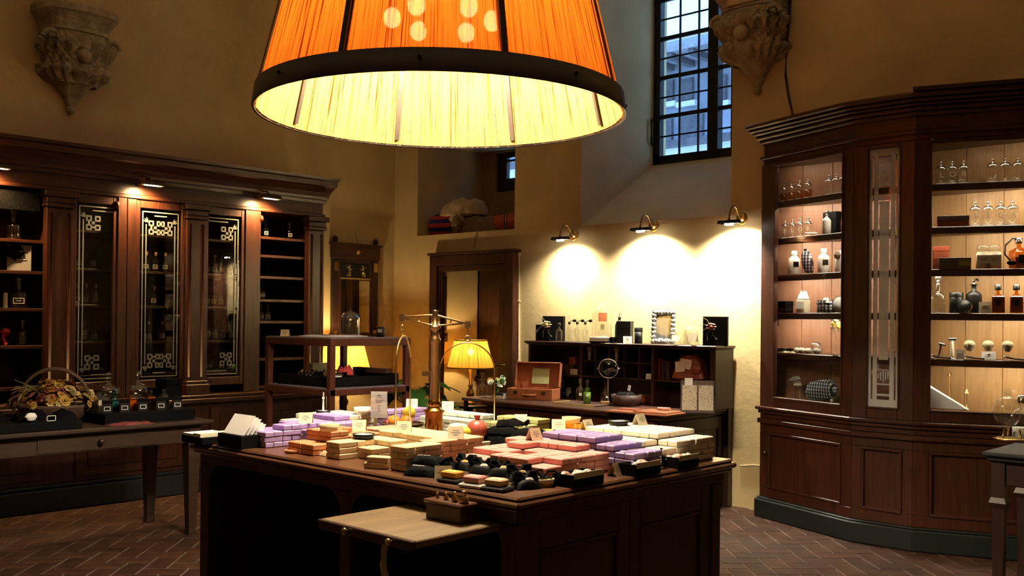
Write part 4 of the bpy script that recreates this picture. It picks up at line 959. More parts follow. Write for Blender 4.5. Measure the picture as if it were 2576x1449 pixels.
# ---------------------------------------------------------------- things on the counter
def tent_card(loc, label, rz=FACE, w=.065, h=.05, mt='cream_card', lines=True):
    t = thing('tent_card', label, 'card', loc, rz, 'folded price cards on the soaps' )
    m = M(); th = .0012; d = .022
    for s in (-1, 1):
        m.add([(-w/2, s*d, 0), (w/2, s*d, 0), (w/2, 0, h), (-w/2, 0, h), (-w/2, s*d-s*th*2, 0), (w/2, s*d-s*th*2, 0), (w/2, 0, h-th*3), (-w/2, 0, h-th*3)], [(0, 1, 2, 3), (4, 7, 6, 5), (0, 4, 5, 1), (0, 3, 7, 4), (1, 5, 6, 2)])
    m.build('card', mt, t)
    if lines:
        m = M()
        for k, (a, b) in enumerate(((-.014, .014), (-.020, .020), (-.010, .010))):
            z = h*(.68-.17*k); y_ = -d*(1-z/h)-.0006; m.add([(a, y_-.0004, z-.0016), (b, y_-.0004, z-.0016), (b, y_+.001, z+.0016), (a, y_+.001, z+.0016)], [(0, 1, 2, 3)])
        m.build('print', 'grey_print', t)
    return t
def top_of(px, py, z): return tuple(at_z(px, py, z))
TOPS = [b for b in BARS if not any(abs(q[2][0]-b[2][0]) < .06 and abs(q[2][1]-b[2][1]) < .06 and 0 < q[2][2]-b[2][2] < BH*1.5 for q in BARS)]
def on_soap(px, py, z):
    """top of the pile nearest to that place in the photograph"""
    b = min(TOPS, key=lambda q: (lambda s: math.hypot(s[0]-px, s[1]-py))(proj((q[2][0], q[2][1], q[2][2]+BH))))
    return (b[2][0], b[2][1], b[2][2]+BH)
for px, py, z, lb, rz in ((768, 1083, 1.0, 'tent card standing on the white soaps above the lilac pile', FACE), (905, 1080, CZ+.098, 'tent card standing on the salmon soaps', FACE), (1016, 1090, 1.0, 'tent card at the back end of the beige soaps', FACE),
    (1140, 1106, CZ+.1225, 'tent card on the peach soaps below the lemon', FACE), (1335, 1108, CZ+.1225, 'tent card on the pink soaps', FACE+.8), (1402, 1070, CZ+.1225, 'tent card on the amber soaps', FACE), (1483, 1088, CZ+.147, 'tent card on the purple soaps', FACE+.8),
    (1610, 1072, CZ+.1715, 'tent card on the cream soaps at the back right', FACE+.8), (1042, 1038, CZ+.1225, 'tent card on the pale lilac soaps at the back', FACE), (1126, 1036, CZ+.1225, 'tent card on the pale mint soaps behind the balance', FACE),
    (1115, 1205, CZ, 'tent card lying in front of the black pouches', FACE), (1547, 1196, CZ, 'tent card between the two shell trays at the right edge', FACE+1.1), (1765, 1141, CZ, 'tent card at the far right corner of the counter', FACE+1.1), (1312, 1068, CZ+.10, 'small tent card among the olive soaps', FACE)):
    tent_card(on_soap(px, py-2, z) if z > CZ else top_of(px, py, z), lb, rz)
# black gift trays with shells
def gift_tray(p, rz, label, kind, w=.15, d=.11, h=.045, lidc='cream_card'):
    t = thing('gift_tray', label, 'box', p, rz, 'black gift boxes of shells along the counter edge')
    m = M(); m.box(-w/2, w/2, -d/2, d/2, 0, .004); m.box(-w/2, w/2, -d/2, -d/2+.004, .004, h); m.box(-w/2, w/2, d/2-.004, d/2, .004, h); m.box(-w/2, -w/2+.004, -d/2+.004, d/2-.004, .004, h); m.box(w/2-.004, w/2, -d/2+.004, d/2-.004, .004, h); m.build('box', 'black_card', t)
    M().box(-w/2+.004, w/2-.004, -d/2+.004, d/2-.004, .004, h*.7).build('lining', 'ivory', t)
    M().box(-w/2+.002, w/2-.002, -d/2-.002, -d/2, h*.70, h+.008).build('paper_band', 'ivory', t)
    rr = random.Random(kind)
    for k in range(7):
        x, y_ = rr.uniform(-w*.36, w*.36), rr.uniform(-d*.3, d*.3); m = M()
        if k % 3 == 0: m.tube([(x-.022, y_, h*.72), (x-.008, y_+.004, h*.80), (x+.01, y_, h*.78), (x+.026, y_-.004, h*.74)], [.004, .015, .012, .003], 8)
        elif k % 3 == 1: m.ball((x, y_, h*.68+.012), .016, 9, .75, 1.25)
        else: m.pillow(.045, .035, .016, (x, y_, h*.66), amp=.25, n=6, seed=kind+k)
        m.build('shell', ('shell', 'shell_pink', 'shell')[(k+kind) % 3], t)
    return t
gift_tray((-2.295, 2.83, CZ), PI/2, 'black gift box of shells nearest the front corner of the counter', 1, .175, .10)
gift_tray((-2.287, 3.20, CZ), PI/2, 'black gift box of pale shells in the middle of the right edge', 2, .165, .088)
gift_tray((-2.285, 3.485, CZ), PI/2, 'black gift box of shells farthest along the right edge', 3, .15, .085)
single('bone_spatula', M().tube([(0, 0, .0), (0, .035, .05), (0, .05, .075)], [.006, .004, .008], 6), 'ivory', 'ivory spatula leaning on the middle gift box', 'spatula', top_of(1655, 1178, CZ), .3)
# napkin box, paper box
t = thing('napkin_box', 'black box holding upright white napkins at the left end of the counter', 'box', top_of(612, 1122, CZ), 0)
m = M(); m.box(-.10, .10, -.075, .075, 0, .06); m.build('box', 'black_card', t, bev=.002); m = M(); m.add([(-.10, -.02, .06), (-.10, .075, .06), (-.10, .075, .10), (-.098, -.02, .06), (-.098, .075, .06), (-.098, .075, .10)], [(0, 1, 2), (5, 4, 3), (0, 2, 5, 3)]); m.build('flap', 'black_card', t)
for k in range(5): M().box(-.088+.004*k, .088-.004*k, -.055+.02*k, -.053+.02*k, .02, .125+.003*(k % 3)).xf(Matrix.Translation((0, -.02, .012)) @ Matrix.Rotation(-.62, 4, 'X')).build('napkin', 'white_paper', t)
t = thing('paper_tray', 'flat black tray of white paper strips at the far left corner of the counter', 'tray', top_of(520, 1112, CZ), 0)
M().box(-.095, .095, -.08, .09, 0, .035).build('tray', 'black_card', t, bev=.003)
M().box(-.09, .02, -.075, .08, .035, .045).build('paper_stack', 'white_paper', t); M().box(.025, .09, -.085, .08, .035, .052).build('paper_stack', 'ivory', t)
# dishes
def dish(p, label, r=.045, rim='black_paint', fill='cream_card', h=.022, group=None):
    t = thing('round_dish', label, 'dish', p, 0, group)
    M().lathe([(.001, 0), (r*.85, 0), (r, h), (r*.93, h), (r*.85, h*.5), (.001, h*.5)], n=24).build('dish', rim, t)
    M().lathe([(.001, h*.5), (r*.86, h*.5), (r*.84, h*.85), (.001, h*.98)], n=20).build('soap_disc', fill, t); return t
dish(on_soap(920, 1099, CZ+.10), 'round black dish with a cream soap disc on the beige soaps', .05)
dish(on_soap(1550, 1060, CZ+.1715), 'round black dish with a white soap disc on the cream soaps', .048, fill='white_ceramic')
t = dish(on_soap(814, 1048, CZ+.13), 'round black dish with an upright white brush at the back left', .04, fill='white_ceramic')
M().tube([(0, 0, .012), (0, 0, .06), (.002, 0, .115)], [.006, .005, .004], 6).build('brush_handle', 'white_ceramic', t); M().ball((0, 0, .085), .008, 6).build('brush_collar', 'white_ceramic', t)
dish(on_soap(826, 1090, CZ+.0980), 'round pale wooden soap box on the terracotta soaps', .045, 'soap_beige', 'soap_orange', .03)
dish(top_of(739, 1139, CZ), 'small round terracotta soap lying on the bare counter', .042, 'soap_orange', 'soap_orange', .014)
dish(on_soap(1436, 1072, CZ+.1225), 'round pale wooden soap box on the amber soaps', .048, 'soap_beige', 'amber_liquid' if False else 'soap_amber', .03)
dish(on_soap(928, 1030, CZ+.16), 'round white tin at the very back left of the counter', .055, 'white_ceramic', 'grey_print', .035)
t = dish(top_of(1366, 1222, CZ), 'round pale wooden box tied with black ribbon at the counter front', .042, 'soap_beige', 'soap_olive', .028)
M().box(-.012, .012, -.044, .044, .0285, .0295).build('ribbon', 'black_cloth', t); M().box(-.012, .012, -.0455, -.0435, 0, .0285).build('ribbon', 'black_cloth', t)
bw2 = M(); bw2.tube([(0, 0, .03), (.02, .005, .055), (.05, .01, .058), (.06, .02, .035)], .004, 5); bw2.tube([(0, 0, .03), (-.015, .01, .055), (-.035, .0, .05), (-.01, 0, .032)], .006, 5); bw2.build('bow', 'black_cloth', t)
# soaps on dishes along the front edge
def soap_dish(px, py, soapc, dishc, label, rz):
    t = thing('soap_dish', label, 'soap dish', top_of(px, py, CZ), rz, 'single soaps shown on dishes at the counter front')
    m = M(); m.chamf(.098, .075, .016, .005); m.build('dish', dishc, t); M().chamf(.070, .050, .026, .005, (-.004, 0, .016)).build('soap_bar', soapc, t); return t
soap_dish(1140, 1213, 'soap_amber', 'black_paint', 'amber soap on a black dish beside the pouches', .1)
soap_dish(1196, 1226, 'soap_pink', 'white_ceramic', 'pink soap on a white dish at the counter front', .15)
soap_dish(1252, 1234, 'soap_beige', 'black_paint', 'cream soap on a black dish nearest the counter corner', .15)
# black velvet pouches with printed letters
def pouch(p, rz, label, w=.13, d=.085, h=.032, txt='SMN', seed=1, grp=None, cord=True):
    t = thing('velvet_pouch', label, 'pouch', p, rz, grp)
    M().pillow(w, d, h, amp=.035 if txt else .18, n=12, seed=seed).build('bag', 'black_cloth', t)
    nk = M(); rr = random.Random(seed)
    for k in range(6):
        a = -.5+.2*k; nk.tube([(w*.42, a*.03, h*.4), (w*.52, a*.04, h*.45), (w*.60+.008*(k % 2), a*.085, h*(.5+.2*(k % 2)))], [.010, .006, .011], 5)
    nk.build('gathered_neck', 'black_cloth', t)
    if txt:
        vs, fs = text_verts(txt, .026); m = M(); m.add([(x-.012, y_*1.0-.010, h*1.165+.0016) for x, y_, z in vs], fs)
        m.xf(Matrix.Rotation(.0, 4, 'X')).build('printed_letters', 'white_print', t)
    if cord: M().tube([(w*.50, 0, h*.5), (w*.62, .02, h*.5), (w*.70, .05, h*.25), (w*.72, .07, h*.05)], .002, 5).build('cord', 'black_cloth', t)
    return t
G1 = 'black velvet pouches at the counter front'
pouch(top_of(1062, 1196, CZ), .35, 'black velvet pouch with printed letters lying lowest at the counter front', seed=1, grp=G1)
pouch(top_of(1075, 1168, CZ+.03), .5, 'black velvet pouch lying on top of another at the counter front', .13, .08, .03, seed=2, grp=G1)
pouch(top_of(1118, 1178, CZ), .6, 'black pouch behind the amber soap dish', .10, .08, .035, None, 3, G1)
for k, (px, py, lb) in enumerate(((1170, 1180, 'black ribbon tied packet behind the pink soap dish'), (1215, 1190, 'black wrapped packet in front of the pink soap pile'), (1262, 1196, 'black wrapped packet behind the cream soap dish'), (1306, 1208, 'black wrapped packet with a glossy bow beside the ribbon tied box'), (1322, 1228, 'flat black packet at the corner edge of the counter'))):
    t = thing('ribbon_packet', lb, 'packet', top_of(px, py, CZ), .3*k, 'black ribbon packets along the counter front')
    M().pillow(.10, .075, .03, amp=.1, n=10, seed=20+k).build('packet', 'black_card', t)
    m = M()
    for q in range(2): s = 1-2*q; m.tube([(0, 0, .032), (s*.02, .01, .05), (s*.042, .012, .05), (s*.045, 0, .036), (0, 0, .032)], [.006, .012, .013, .009, .005], 6)
    m.build('bow', 'black_cloth', t)
    M().pillow(.03, .022, .008, (.01, -.01, .030), n=6, seed=k).build('dried_petal', ('petal_gold', 'shell', 'petal_cream')[k % 3], t)
G2 = 'black velvet pouches in the middle of the counter'
pouch((-3.27, 3.40, CZ), .55, 'black pouch at the bottom left of the heap behind the pink soaps', .20, .13, .06, None, 7, G2)
pouch((-3.08, 3.43, CZ), .35, 'black pouch at the bottom right of the heap behind the pink soaps', .18, .12, .055, None, 11, G2, cord=False)
pouch((-3.24, 3.42, CZ+.058), .60, 'black pouch with printed letters in the heap beside the pomegranate', .17, .10, .035, 'SMN', 8, G2)
pouch((-3.09, 3.45, CZ+.055), .50, 'black pouch with a hanging cord in the heap behind the pink soaps', .17, .10, .035, 'SMN', 9, G2)
pouch((-3.22, 3.45, CZ+.095), .7, 'black pouch on top of the heap behind the balance pan', .13, .08, .028, None, 10, G2)
# fruit
t = thing('pomegranate', 'red pomegranate beside the black pouches', 'fruit', top_of(1200, 1108, CZ+.03)); lp_ = top_of(1200, 1108, CZ+.03); M().ball((0, 0, .052), .05, 18, .95).build('fruit', 'pomegranate', t); M().lathe([(.008, .095), (.012, .105), (.016, .118)], n=8).build('crown', 'pomegranate', t)
single('soap_block', M().chamf(.11, .11, .03, .004), 'soap_mint', 'pale mint soap block under the pomegranate', 'soap', (lp_[0], lp_[1], CZ))
lp_ = top_of(1165, 1108, CZ+.05)
t = thing('lemon', 'yellow lemon behind the tent card on the peach soaps', 'fruit', lp_); M().ball((0, 0, .034), .034, 14, 1, 1.25).build('fruit', 'lemon', t)
single('soap_block', M().chamf(.09, .09, .05, .004), 'soap_mint', 'mint soap block under the yellow lemon', 'soap', (lp_[0], lp_[1], CZ))
t = thing('rolled_soap', 'pale rolled bar lying behind the lemon', 'soap', top_of(1155, 1085, CZ+.06)); M().pillow(.14, .05, .035, amp=.02, n=8).build('bar', 'soap_cream', t)
FP = at_z(1012, 1082, CZ+.02)
FB = thing('fruit_bowl', 'low wicker bowl for fruit in front of the balance', 'bowl', (FP.x, FP.y, CZ))
M().lathe([(.001, 0), (.07, 0), (.10, .035), (.112, .055), (.106, .055), (.092, .035), (.001, .02)], n=24).build('bowl', 'wicker', FB); M().lathe([(.108, .050), (.116, .055), (.108, .062), (.102, .056), (.108, .050)], n=24).build('rim', 'wicker', FB)
for k, (dx, dy, dz, r, mt, lb) in enumerate(((-.045, -.02, .03, .034, 'orange_fruit', 'left orange in the wicker fruit bowl'), (.01, .02, .03, .035, 'orange_fruit', 'middle orange in the wicker fruit bowl'), (.0, .045, .07, .036, 'lemon', 'yellow green lime resting on top of the fruit bowl'), (-.07, -.045, .03, .022, 'pomegranate', 'small dried pomegranate in the fruit bowl'))):
    t = thing('orange' if 'orange' in lb else 'lime' if 'lime' in lb else 'dried_fruit', lb, 'fruit', (FP.x+dx, FP.y+dy, CZ+dz)); M().ball((0, 0, r), r, 14, .96).build('fruit', mt, t); M().ball((0, 0, 2*r*.96), .004, 5).build('stem', 'dry_leaf', t)
dl = thing('dried_leaves', 'sprig of dried leaves beside the fruit bowl', 'leaves', (FP.x+.13, FP.y+.03, CZ+.0)); rr = random.Random(4)
for k in range(12):
    a = rr.uniform(0, 6.3); M().pillow(.05, .022, .006, (0, 0, 0), n=5, seed=k).xf(Matrix.Translation((rr.uniform(-.05, .05), rr.uniform(-.04, .04), .01+.045*rr.random())) @ Matrix.Rotation(a, 4, 'Z') @ Matrix.Rotation(rr.uniform(-.6, .6), 4, 'Y')).build('leaf', 'dry_leaf', dl)
# acrylic sign
sp_ = at_y(953, 1060, 3.29)
SG = thing('sign_holder', 'clear acrylic sign holder with a printed sheet behind the salmon soaps', 'sign', (sp_.x, sp_.y, CZ), FACE)
M().box(-.046, .046, -.03, .03, 0, .006).build('foot', 'acrylic', SG); M().box(-.046, .046, -.006, -.003, .006, .225).build('front_sheet', 'acrylic', SG); M().box(-.042, .042, -.002, 0, .085, .222).build('printed_sheet', 'white_paper', SG)
m = M()
for k, (a, z) in enumerate(((.010, .200), (.016, .188), (.022, .177), (.015, .166), (.006, .145), (.004, .132), (.003, .12))): m.box(-a, a, -.0029, -.0025, z, z+.004)
m.build('print', 'grey_print', SG)
# ---------------------------------------------------------------- brass apothecary balance
bp_ = at_z(1092, 1100, CZ)
BALX, BALY = -3.70, 3.40
BA = thing('apothecary_balance', 'tall brass apothecary balance with beam and hanging pan bows', 'scale', (BALX, BALY, CZ))
db = (proj((BALX, BALY, CZ)))[2]; sc = db/FPX
def bz(py): return EYE.z+(808-py)*sc-CZ
M().lathe([(.001, 0), (.075, 0), (.075, .012), (.05, .02), (.046, .04), (.044, bz(1040)-.01), (.055, bz(1040)), (.055, bz(1036)), (.036, bz(1034)), (.032, bz(1026)), (.036, bz(1020)), (.026, bz(1010))], n=24).build('base', 'copper_brass', BA)
M().lathe([(.024, bz(1012)), (.024, bz(868)), (.030, bz(864)), (.030, bz(858)), (.022, bz(852)), (.019, bz(835)), (.030, bz(830)), (.030, bz(826)), (.014, bz(822)), (.014, bz(790)), (.018, bz(786)), (.001, bz(784))], n=18).build('column', 'old_brass', BA)
ux, uy = math.cos(YAW+.10), math.sin(YAW+.10)     # beam runs across the visitor's view
def bpnt(px, py, k=0): s = (px-1088)*sc; return (ux*s, uy*s, bz(py))
m = M()
m.tube([bpnt(1004, 803), bpnt(1088, 797), bpnt(1165, 817)], .0065, 6); m.tube([bpnt(1014, 808), bpnt(1082, 824), bpnt(1096, 824), bpnt(1158, 818)], .006, 6)
for px, a, b in ((1048, 800, 815), (1080, 797, 824), (1098, 799, 824), (1128, 807, 821)): m.tube([bpnt(px, a), bpnt(px, b)], .004, 5)
m.build('beam', 'old_brass', BA)
m = M()
for px, py in ((1006, 806), (1171, 822)):
    p = bpnt(px, py); m.cbox(p[0], p[1], p[2]-.014, .03, .02, .034, YAW)
m.build('beam_end', 'old_brass', BA)
M().tube([bpnt(1076, 826), bpnt(1077, 880), bpnt(1078, 940)], .0035, 5).build('pointer', 'old_brass', BA); p = bpnt(1080, 945); M().cbox(p[0]-.02*ux, p[1]-.02*uy, p[2]-.012, .05, .03, .024, YAW).build('pointer_guard', 'old_brass', BA)
def ring(m, c, r, w, th, vert=True, n=16, uu=(ux, uy)):
    pts = [(c[0]+uu[0]*r*math.cos(TAU*i/n), c[1]+uu[1]*r*math.cos(TAU*i/n), c[2]+r*math.sin(TAU*i/n)) for i in range(n+1)]; m.tube(pts, th, 5, cap=False)
m = M(); c = bpnt(1171, 856); ring(m, c, .014, 0, .004); m.tube([bpnt(1170, 828), bpnt(1172, 838), bpnt(1171, 849)], .004, 5); c2 = bpnt(1006, 830); ring(m, c2, .010, 0, .0035); m.tube([bpnt(1006, 812), bpnt(1006, 824)], .004, 5); m.tube([bpnt(1006, 836), bpnt(1007, 850)], .003, 5)
m.build('shackle', 'old_brass', BA)
def bow(px, pytop, half, pybot, uu, name='pan_bow'):
    c = bpnt(px, pytop); pts = []
    zt_, zb_ = bz(pytop), bz(pybot); R = half
    for i in range(15):
        a = PI*i/14; pts.append((c[0]+uu[0]*R*math.cos(a), c[1]+uu[1]*R*math.cos(a), zt_-R*1.05+R*1.05*math.sin(a)))
    pts = [(pts[0][0], pts[0][1], zb_)]+pts+[(pts[-1][0], pts[-1][1], zb_)]
    m = M(); m.tube(pts, .0045, 6); return m.build(name, 'brass', BA), c, zb_
b1, c1, z1_ = bow(1170, 866, 70*sc, 1062, (math.cos(YAW), math.sin(YAW)))
b2, c2_, z2_ = bow(1010, 850, 65*sc, 1070, (math.cos(YAW+1.40), math.sin(YAW+1.40)))
# ---------------------------------------------------------------- bottle kit
def flask(name, label, cat, loc, h, r, glassm='clear_glass', liquid=None, fill=.6, stop='ball', tagm=None, n=16, group=None, rz=FACE, sq=False, stopm=None, body=.62, txt=None):
    """bottle of total height h: body to body*h, shoulder, neck, stopper"""
    t = thing(name, label, cat, loc, rz, group); hb_ = h*body; nr = r*.30
    prof = [(.001, .003), (r*.96, .003), (r, .008), (r, hb_*.86), (r*.90, hb_*.95), (r*.55, hb_*1.06), (nr, hb_*1.13), (nr, h*.82), (nr*1.45, h*.83), (nr*1.45, h*.85)]
    nn = 4 if sq else n
    m = M()
    if sq:
        k = 1.35; m.lathe([(a*k if a > nr*1.5 else a, z) for a, z in prof], (0, 0, 0), 4, False, a0=PI/4, a1=PI/4+TAU)
    else: m.lathe(prof, n=nn)
    m.build('bottle', glassm, t)
    if liquid:
        q = r*(.94 if not sq else 1.26); m = M().lathe([(.001, .006), (q, .006), (q, hb_*fill), (.001, hb_*fill)], (0, 0, 0), nn, not sq, a0=PI/4 if sq else 0, a1=(PI/4 if sq else 0)+TAU); m.build('liquid', liquid, t)
    sm = stopm or glassm
    if stop == 'ball': M().lathe([(nr*.9, h*.80), (nr*.9, h*.86), (nr*1.6, h*.90), (nr*1.9, h*.94), (nr*1.2, h*.99), (.001, h)], n=12).build('stopper', sm, t)
    elif stop == 'cap': M().lathe([(nr*1.6, h*.82), (nr*1.7, h*.84), (nr*1.7, h*.99), (.001, h)], n=12).build('cap', sm, t)
    elif stop == 'cork': M().lathe([(nr*.9, h*.80), (nr*1.3, h*.99), (.001, h)], n=10).build('stopper', sm, t)
    elif stop == 'pump':
        M().tube([(0, 0, h*.84), (0, 0, h*.97)], nr*.5, 6).build('pump_stem', 'chrome', t); M().tube([(0, 0, h*.97), (0, -r*.9, h*.985), (0, -r*1.1, h*.95)], nr*.55, 6).build('pump_nozzle', 'chrome', t)
    elif stop == 'atomizer':
        M().lathe([(nr*1.2, h*.82), (nr*1.3, h*.92), (nr*.7, h*.96), (.001, h*.97)], n=10).build('spray_head', 'black_metal', t)
        m = M(); m.tube([(0, 0, h*.92), (r*.5, .0, h*.99), (r*1.0, 0, h*1.0)], nr*.3, 5); m.ball((r*1.55, 0, h*1.0), r*.62, 10, .75); m.build('squeeze_bulb', 'black_card', t)
    if tagm:
        w_ = r*(.55 if not sq else .5); y_ = -r*(1.0 if not sq else .96)-.0008
        if tagm == 'frame':
            m = M(); zc = hb_*.45; hh = hb_*.17; th = hb_*.03
            for b in ((-w_, w_, zc+hh-th, zc+hh), (-w_, w_, zc-hh, zc-hh+th), (-w_, -w_+th, zc-hh, zc+hh), (w_-th, w_, zc-hh, zc+hh), (-w_*.5, w_*.5, zc-th*.5, zc+th*.5)): m.box(b[0], b[1], y_, y_+.001, b[2], b[3])
            m.build('label_border', 'white_print', t)
        else: M().box(-w_, w_, y_, y_+.001, hb_*.30, hb_*.72).build('label', tagm, t)
    if txt:
        vs, fs = text_verts(txt, r*1.15); M().add([(x, -r-.0012, hb_*.55+y_) for x, y_, z in vs], fs).build('painted_letter', 'cream_card', t)
    return t
def cloche(name, label, loc, r, h, group=None, base=None):
    t = thing(name, label, 'glass dome', loc, 0, group)
    M().lathe([(r, 0), (r, h*.55), (r*.93, h*.70), (r*.72, h*.82), (r*.4, h*.89), (r*.12, h*.92)], n=26).build('dome', 'bright_glass', t)
    M().lathe([(r*.10, h*.91), (r*.07, h*.94), (r*.16, h*.97), (r*.10, h), (.001, h)], n=12).build('knob', 'bright_glass', t)
    if base: M().lathe([(.001, 0), (r*1.1, 0), (r*1.1, .01), (.001, .012)], n=26).build('base', base, t)
    return t
def card(loc, label, w=.06, h=.05, rz=FACE, mt='white_paper', tilt=-.18, lines=True, group=None):
    t = thing('place_card', label, 'card', loc, rz, group); X = Matrix.Rotation(tilt, 4, 'X')
    M().box(-w/2, w/2, -.0008, .0008, 0, h).xf(X).build('card', mt, t); M().add([(-.008, 0, h*.7), (.008, 0, h*.7), (0, .03, 0)], [(0, 1, 2)]).build('strut', mt, t)
    if lines: 
        m = M(); m.box(-w*.25, w*.25, -.0014, -.0009, h*.6, h*.64); m.box(-w*.3, w*.3, -.0014, -.0009, h*.42, h*.46); m.xf(X); m.build('print', 'grey_print', t)
    return t
def bxs(name, label, cat, loc, w, d, h, mt, rz=0, lid=.3, lidm=None, group=None, bev=.002, extra=None):
    """lidded box"""
    t = thing(name, label, cat, loc, rz, group); M().box(-w/2, w/2, -d/2, d/2, 0, h*(1-lid)).build('body', mt, t, bev=bev); M().box(-w/2-.0015, w/2+.0015, -d/2-.0015, d/2+.0015, h*(1-lid), h).build('lid', lidm or mt, t, bev=bev); return t
def hz(px, py, y): p = at_y(px, py, y); return p
def rose(m, c=(0, 0, 0), s=.02, seed=0):
    rr = random.Random(seed); m.ball((c[0], c[1], c[2]+s*.35), s*.42, 7, 1.1)
    for ringi, (n_, r0, lift, sz) in enumerate(((4, .30, .75, .75), (5, .62, .50, .95), (6, .95, .15, 1.1))):
        for k in range(n_):
            a = TAU*k/n_+ringi*.6+rr.uniform(-.2, .2); ca, sa = math.cos(a), math.sin(a); vs = []
            for i in range(4):
                t = i/3; out = r0*s*(.55+.55*t)+s*.18*t*t*ringi; z = s*(lift*math.sin(t*1.6)+.1*(t > .9)*-ringi*.4); w_ = s*sz*.62*math.sin(.35+t*2.1)
                for q in (-1, 0, 1): vs.append((c[0]+ca*out-sa*q*w_+ca*-abs(q)*s*.12, c[1]+sa*out+ca*q*w_+sa*-abs(q)*s*.12, c[2]+z))
            m.add(vs, [(i*3+j, i*3+j+1, i*3+4+j, i*3+3+j) for i in range(3) for j in (0, 1)], True)
    return m
# ---------------------------------------------------------------- on top of the hutch
TT = HZ1; YT = 6.95
def ht(px, y_=YT): p = at_y(px, 852, y_); return (p.x, y_, TT)
pxm = 1/ (FPX/8.2)
def ribbon_flower(t, m, c, s=1.0):
    q = M()
    for k in range(7):
        a = TAU*k/7; q.pillow(.035*s, .02*s, .008, (c[0]+.022*s*math.cos(a), c[1]-.008, c[2]+.022*s*math.sin(a)), n=5, seed=k)
    q.ball((c[0], c[1]-.014, c[2]), .014*s, 8); q.build('flower', m, t)
    q = M()
    for k in range(5):
        a = 2.1+.7*k; q.tube([(c[0], c[1]-.004, c[2]), (c[0]+.06*s*math.cos(a), c[1]-.01, c[2]+.06*s*math.sin(a)), (c[0]+.10*s*math.cos(a+.25), c[1]-.012, c[2]+.10*s*math.sin(a+.25))], .002, 5)
    q.build('twigs', 'dry_leaf', t)
t = thing('gift_box', 'black upright gift box with a gold flower at the left of the hutch top', 'box', ht(1390, 6.98), FACE-.3)
M().box(-.10, .10, 0, .08, 0, .23).build('box', 'black_card', t, bev=.003); M().box(-.15, -.02, -.05, -.002, 0, .15).build('front_box', 'black_card', t, bev=.003); ribbon_flower(t, 'petal_cream', (-.04, -.055, .15), 1.2)
for k, (px, lb) in enumerate(((1406, 'slim clear perfume bottle with dark cap left of the atomizers'), (1432, 'left of three clear atomizer bottles with black bulbs'), (1452, 'middle of three clear atomizer bottles with black bulbs'), (1472, 'right of three clear atomizer bottles with black bulbs'))):
    flask('atomizer_bottle' if k else 'perfume_bottle', lb, 'bottle', ht(px, 6.90), .19 if k else .17, .030, stop='atomizer' if k else 'cap', stopm='black_metal', group='atomizer bottles on the hutch' if k else None)
t = thing('glass_jar', 'large clear pharmacy jar with an orange label on the hutch', 'jar', ht(1514), FACE)
M().lathe([(.001, .004), (.088, .004), (.09, .01), (.092, .25), (.08, .275), (.04, .30), (.028, .315), (.030, .32)], n=26).build('jar', 'clear_glass', t); M().lathe([(.028, .315), (.02, .33), (.005, .335), (.004, .37), (.018, .385), (.02, .40), (.001, .41)], n=14).build('stopper', 'clear_glass', t)
M().box(-.04, .035, -.0935, -.092, .185, .262).build('label', 'tan_leather', t); M().box(-.02, .012, -.0935, -.092, .11, .16).build('small_label', 'dry_leaf', t)
t = thing('album', 'shallow stack of white pages in a black case on the hutch', 'book', ht(1515, 6.87), FACE-.5); M().box(-.105, .105, -.05, .05, 0, .012).build('cover', 'black_card', t); M().box(-.10, .09, -.048, .045, .012, .045).build('pages', 'white_paper', t); M().box(.09, .12, -.05, .05, .012, .05).build('clasp', 'black_card', t)
t = bxs('gift_box', 'tall black box left of the cylinder tin on the hutch', 'box', ht(1572, 6.96), .125, .10, .19, 'black_paint', FACE-.4)
flask('pump_bottle', 'black pump dispenser behind the tall black box on the hutch', 'bottle', ht(1558, 7.05), .265, .04, 'black_paint', stop='pump', body=.66)
card(ht(1579, 6.855), 'small framed white card before the black box on the hutch', .075, .062, FACE, 'cream_card')
t = thing('black_tin', 'short black cylindrical tin on the hutch', 'tin', ht(1606, 6.93)); M().lathe([(.001, 0), (.034, 0), (.034, .11), (.001, .11)], n=20).build('body', 'black_paint', t); M().lathe([(.036, .10), (.036, .135), (.001, .137)], n=20).build('lid', 'black_card', t)
t = thing('silver_frame', 'ornate silver picture frame leaning on the wall above the hutch', 'frame', ht(1668, 7.03), FACE-.35)
R_ = Matrix.Rotation(-.12, 4, 'X'); m = M()
for b in ((-.10, .10, .0, .045), (-.10, .10, .245, .29), (-.10, -.065, .045, .245), (.065, .10, .045, .245)): m.box(b[0], b[1], -.012, .012, b[2], b[3])
rr = random.Random(8)
for k in range(26):
    s = k/26; q = s*4; side = int(q); f_ = q-side; x, z = ((-.085+.17*f_, .022), (.083, .03+.24*f_), (.085-.17*f_, .268), (-.083, .26-.24*f_))[side]; m.pillow(.04, .035, .012, (0, 0, 0), n=4, seed=k); m.xf(Matrix.Translation((x, -.012, z)) @ Matrix.Rotation(PI/2, 4, 'X') @ Matrix.Rotation(rr.uniform(0, 6), 4, 'Z'), len(m.v)-50)
m.xf(R_); m.build('frame', 'silver_frame', t); M().box(-.066, .066, -.004, .0, .045, .245).xf(R_).build('glass', 'clear_glass', t); M().box(-.066, .066, .002, .008, .045, .245).xf(R_).build('backing', 'grey_print', t)
t = flask('glass_decanter', 'round clear bottle in front of the silver frame', 'bottle', ht(1696, 6.89), .20, .062, body=.6); M().box(-.03, .03, -.064, -.0625, .03, .08).build('label', 'white_paper', t)
t = flask('glass_decanter', 'clear bottle with a pale label right of the silver frame', 'bottle', ht(1740, 6.90), .215, .062, body=.62); M().box(-.038, .038, -.064, -.0625, .03, .10).build('label', 'cream_card', t)
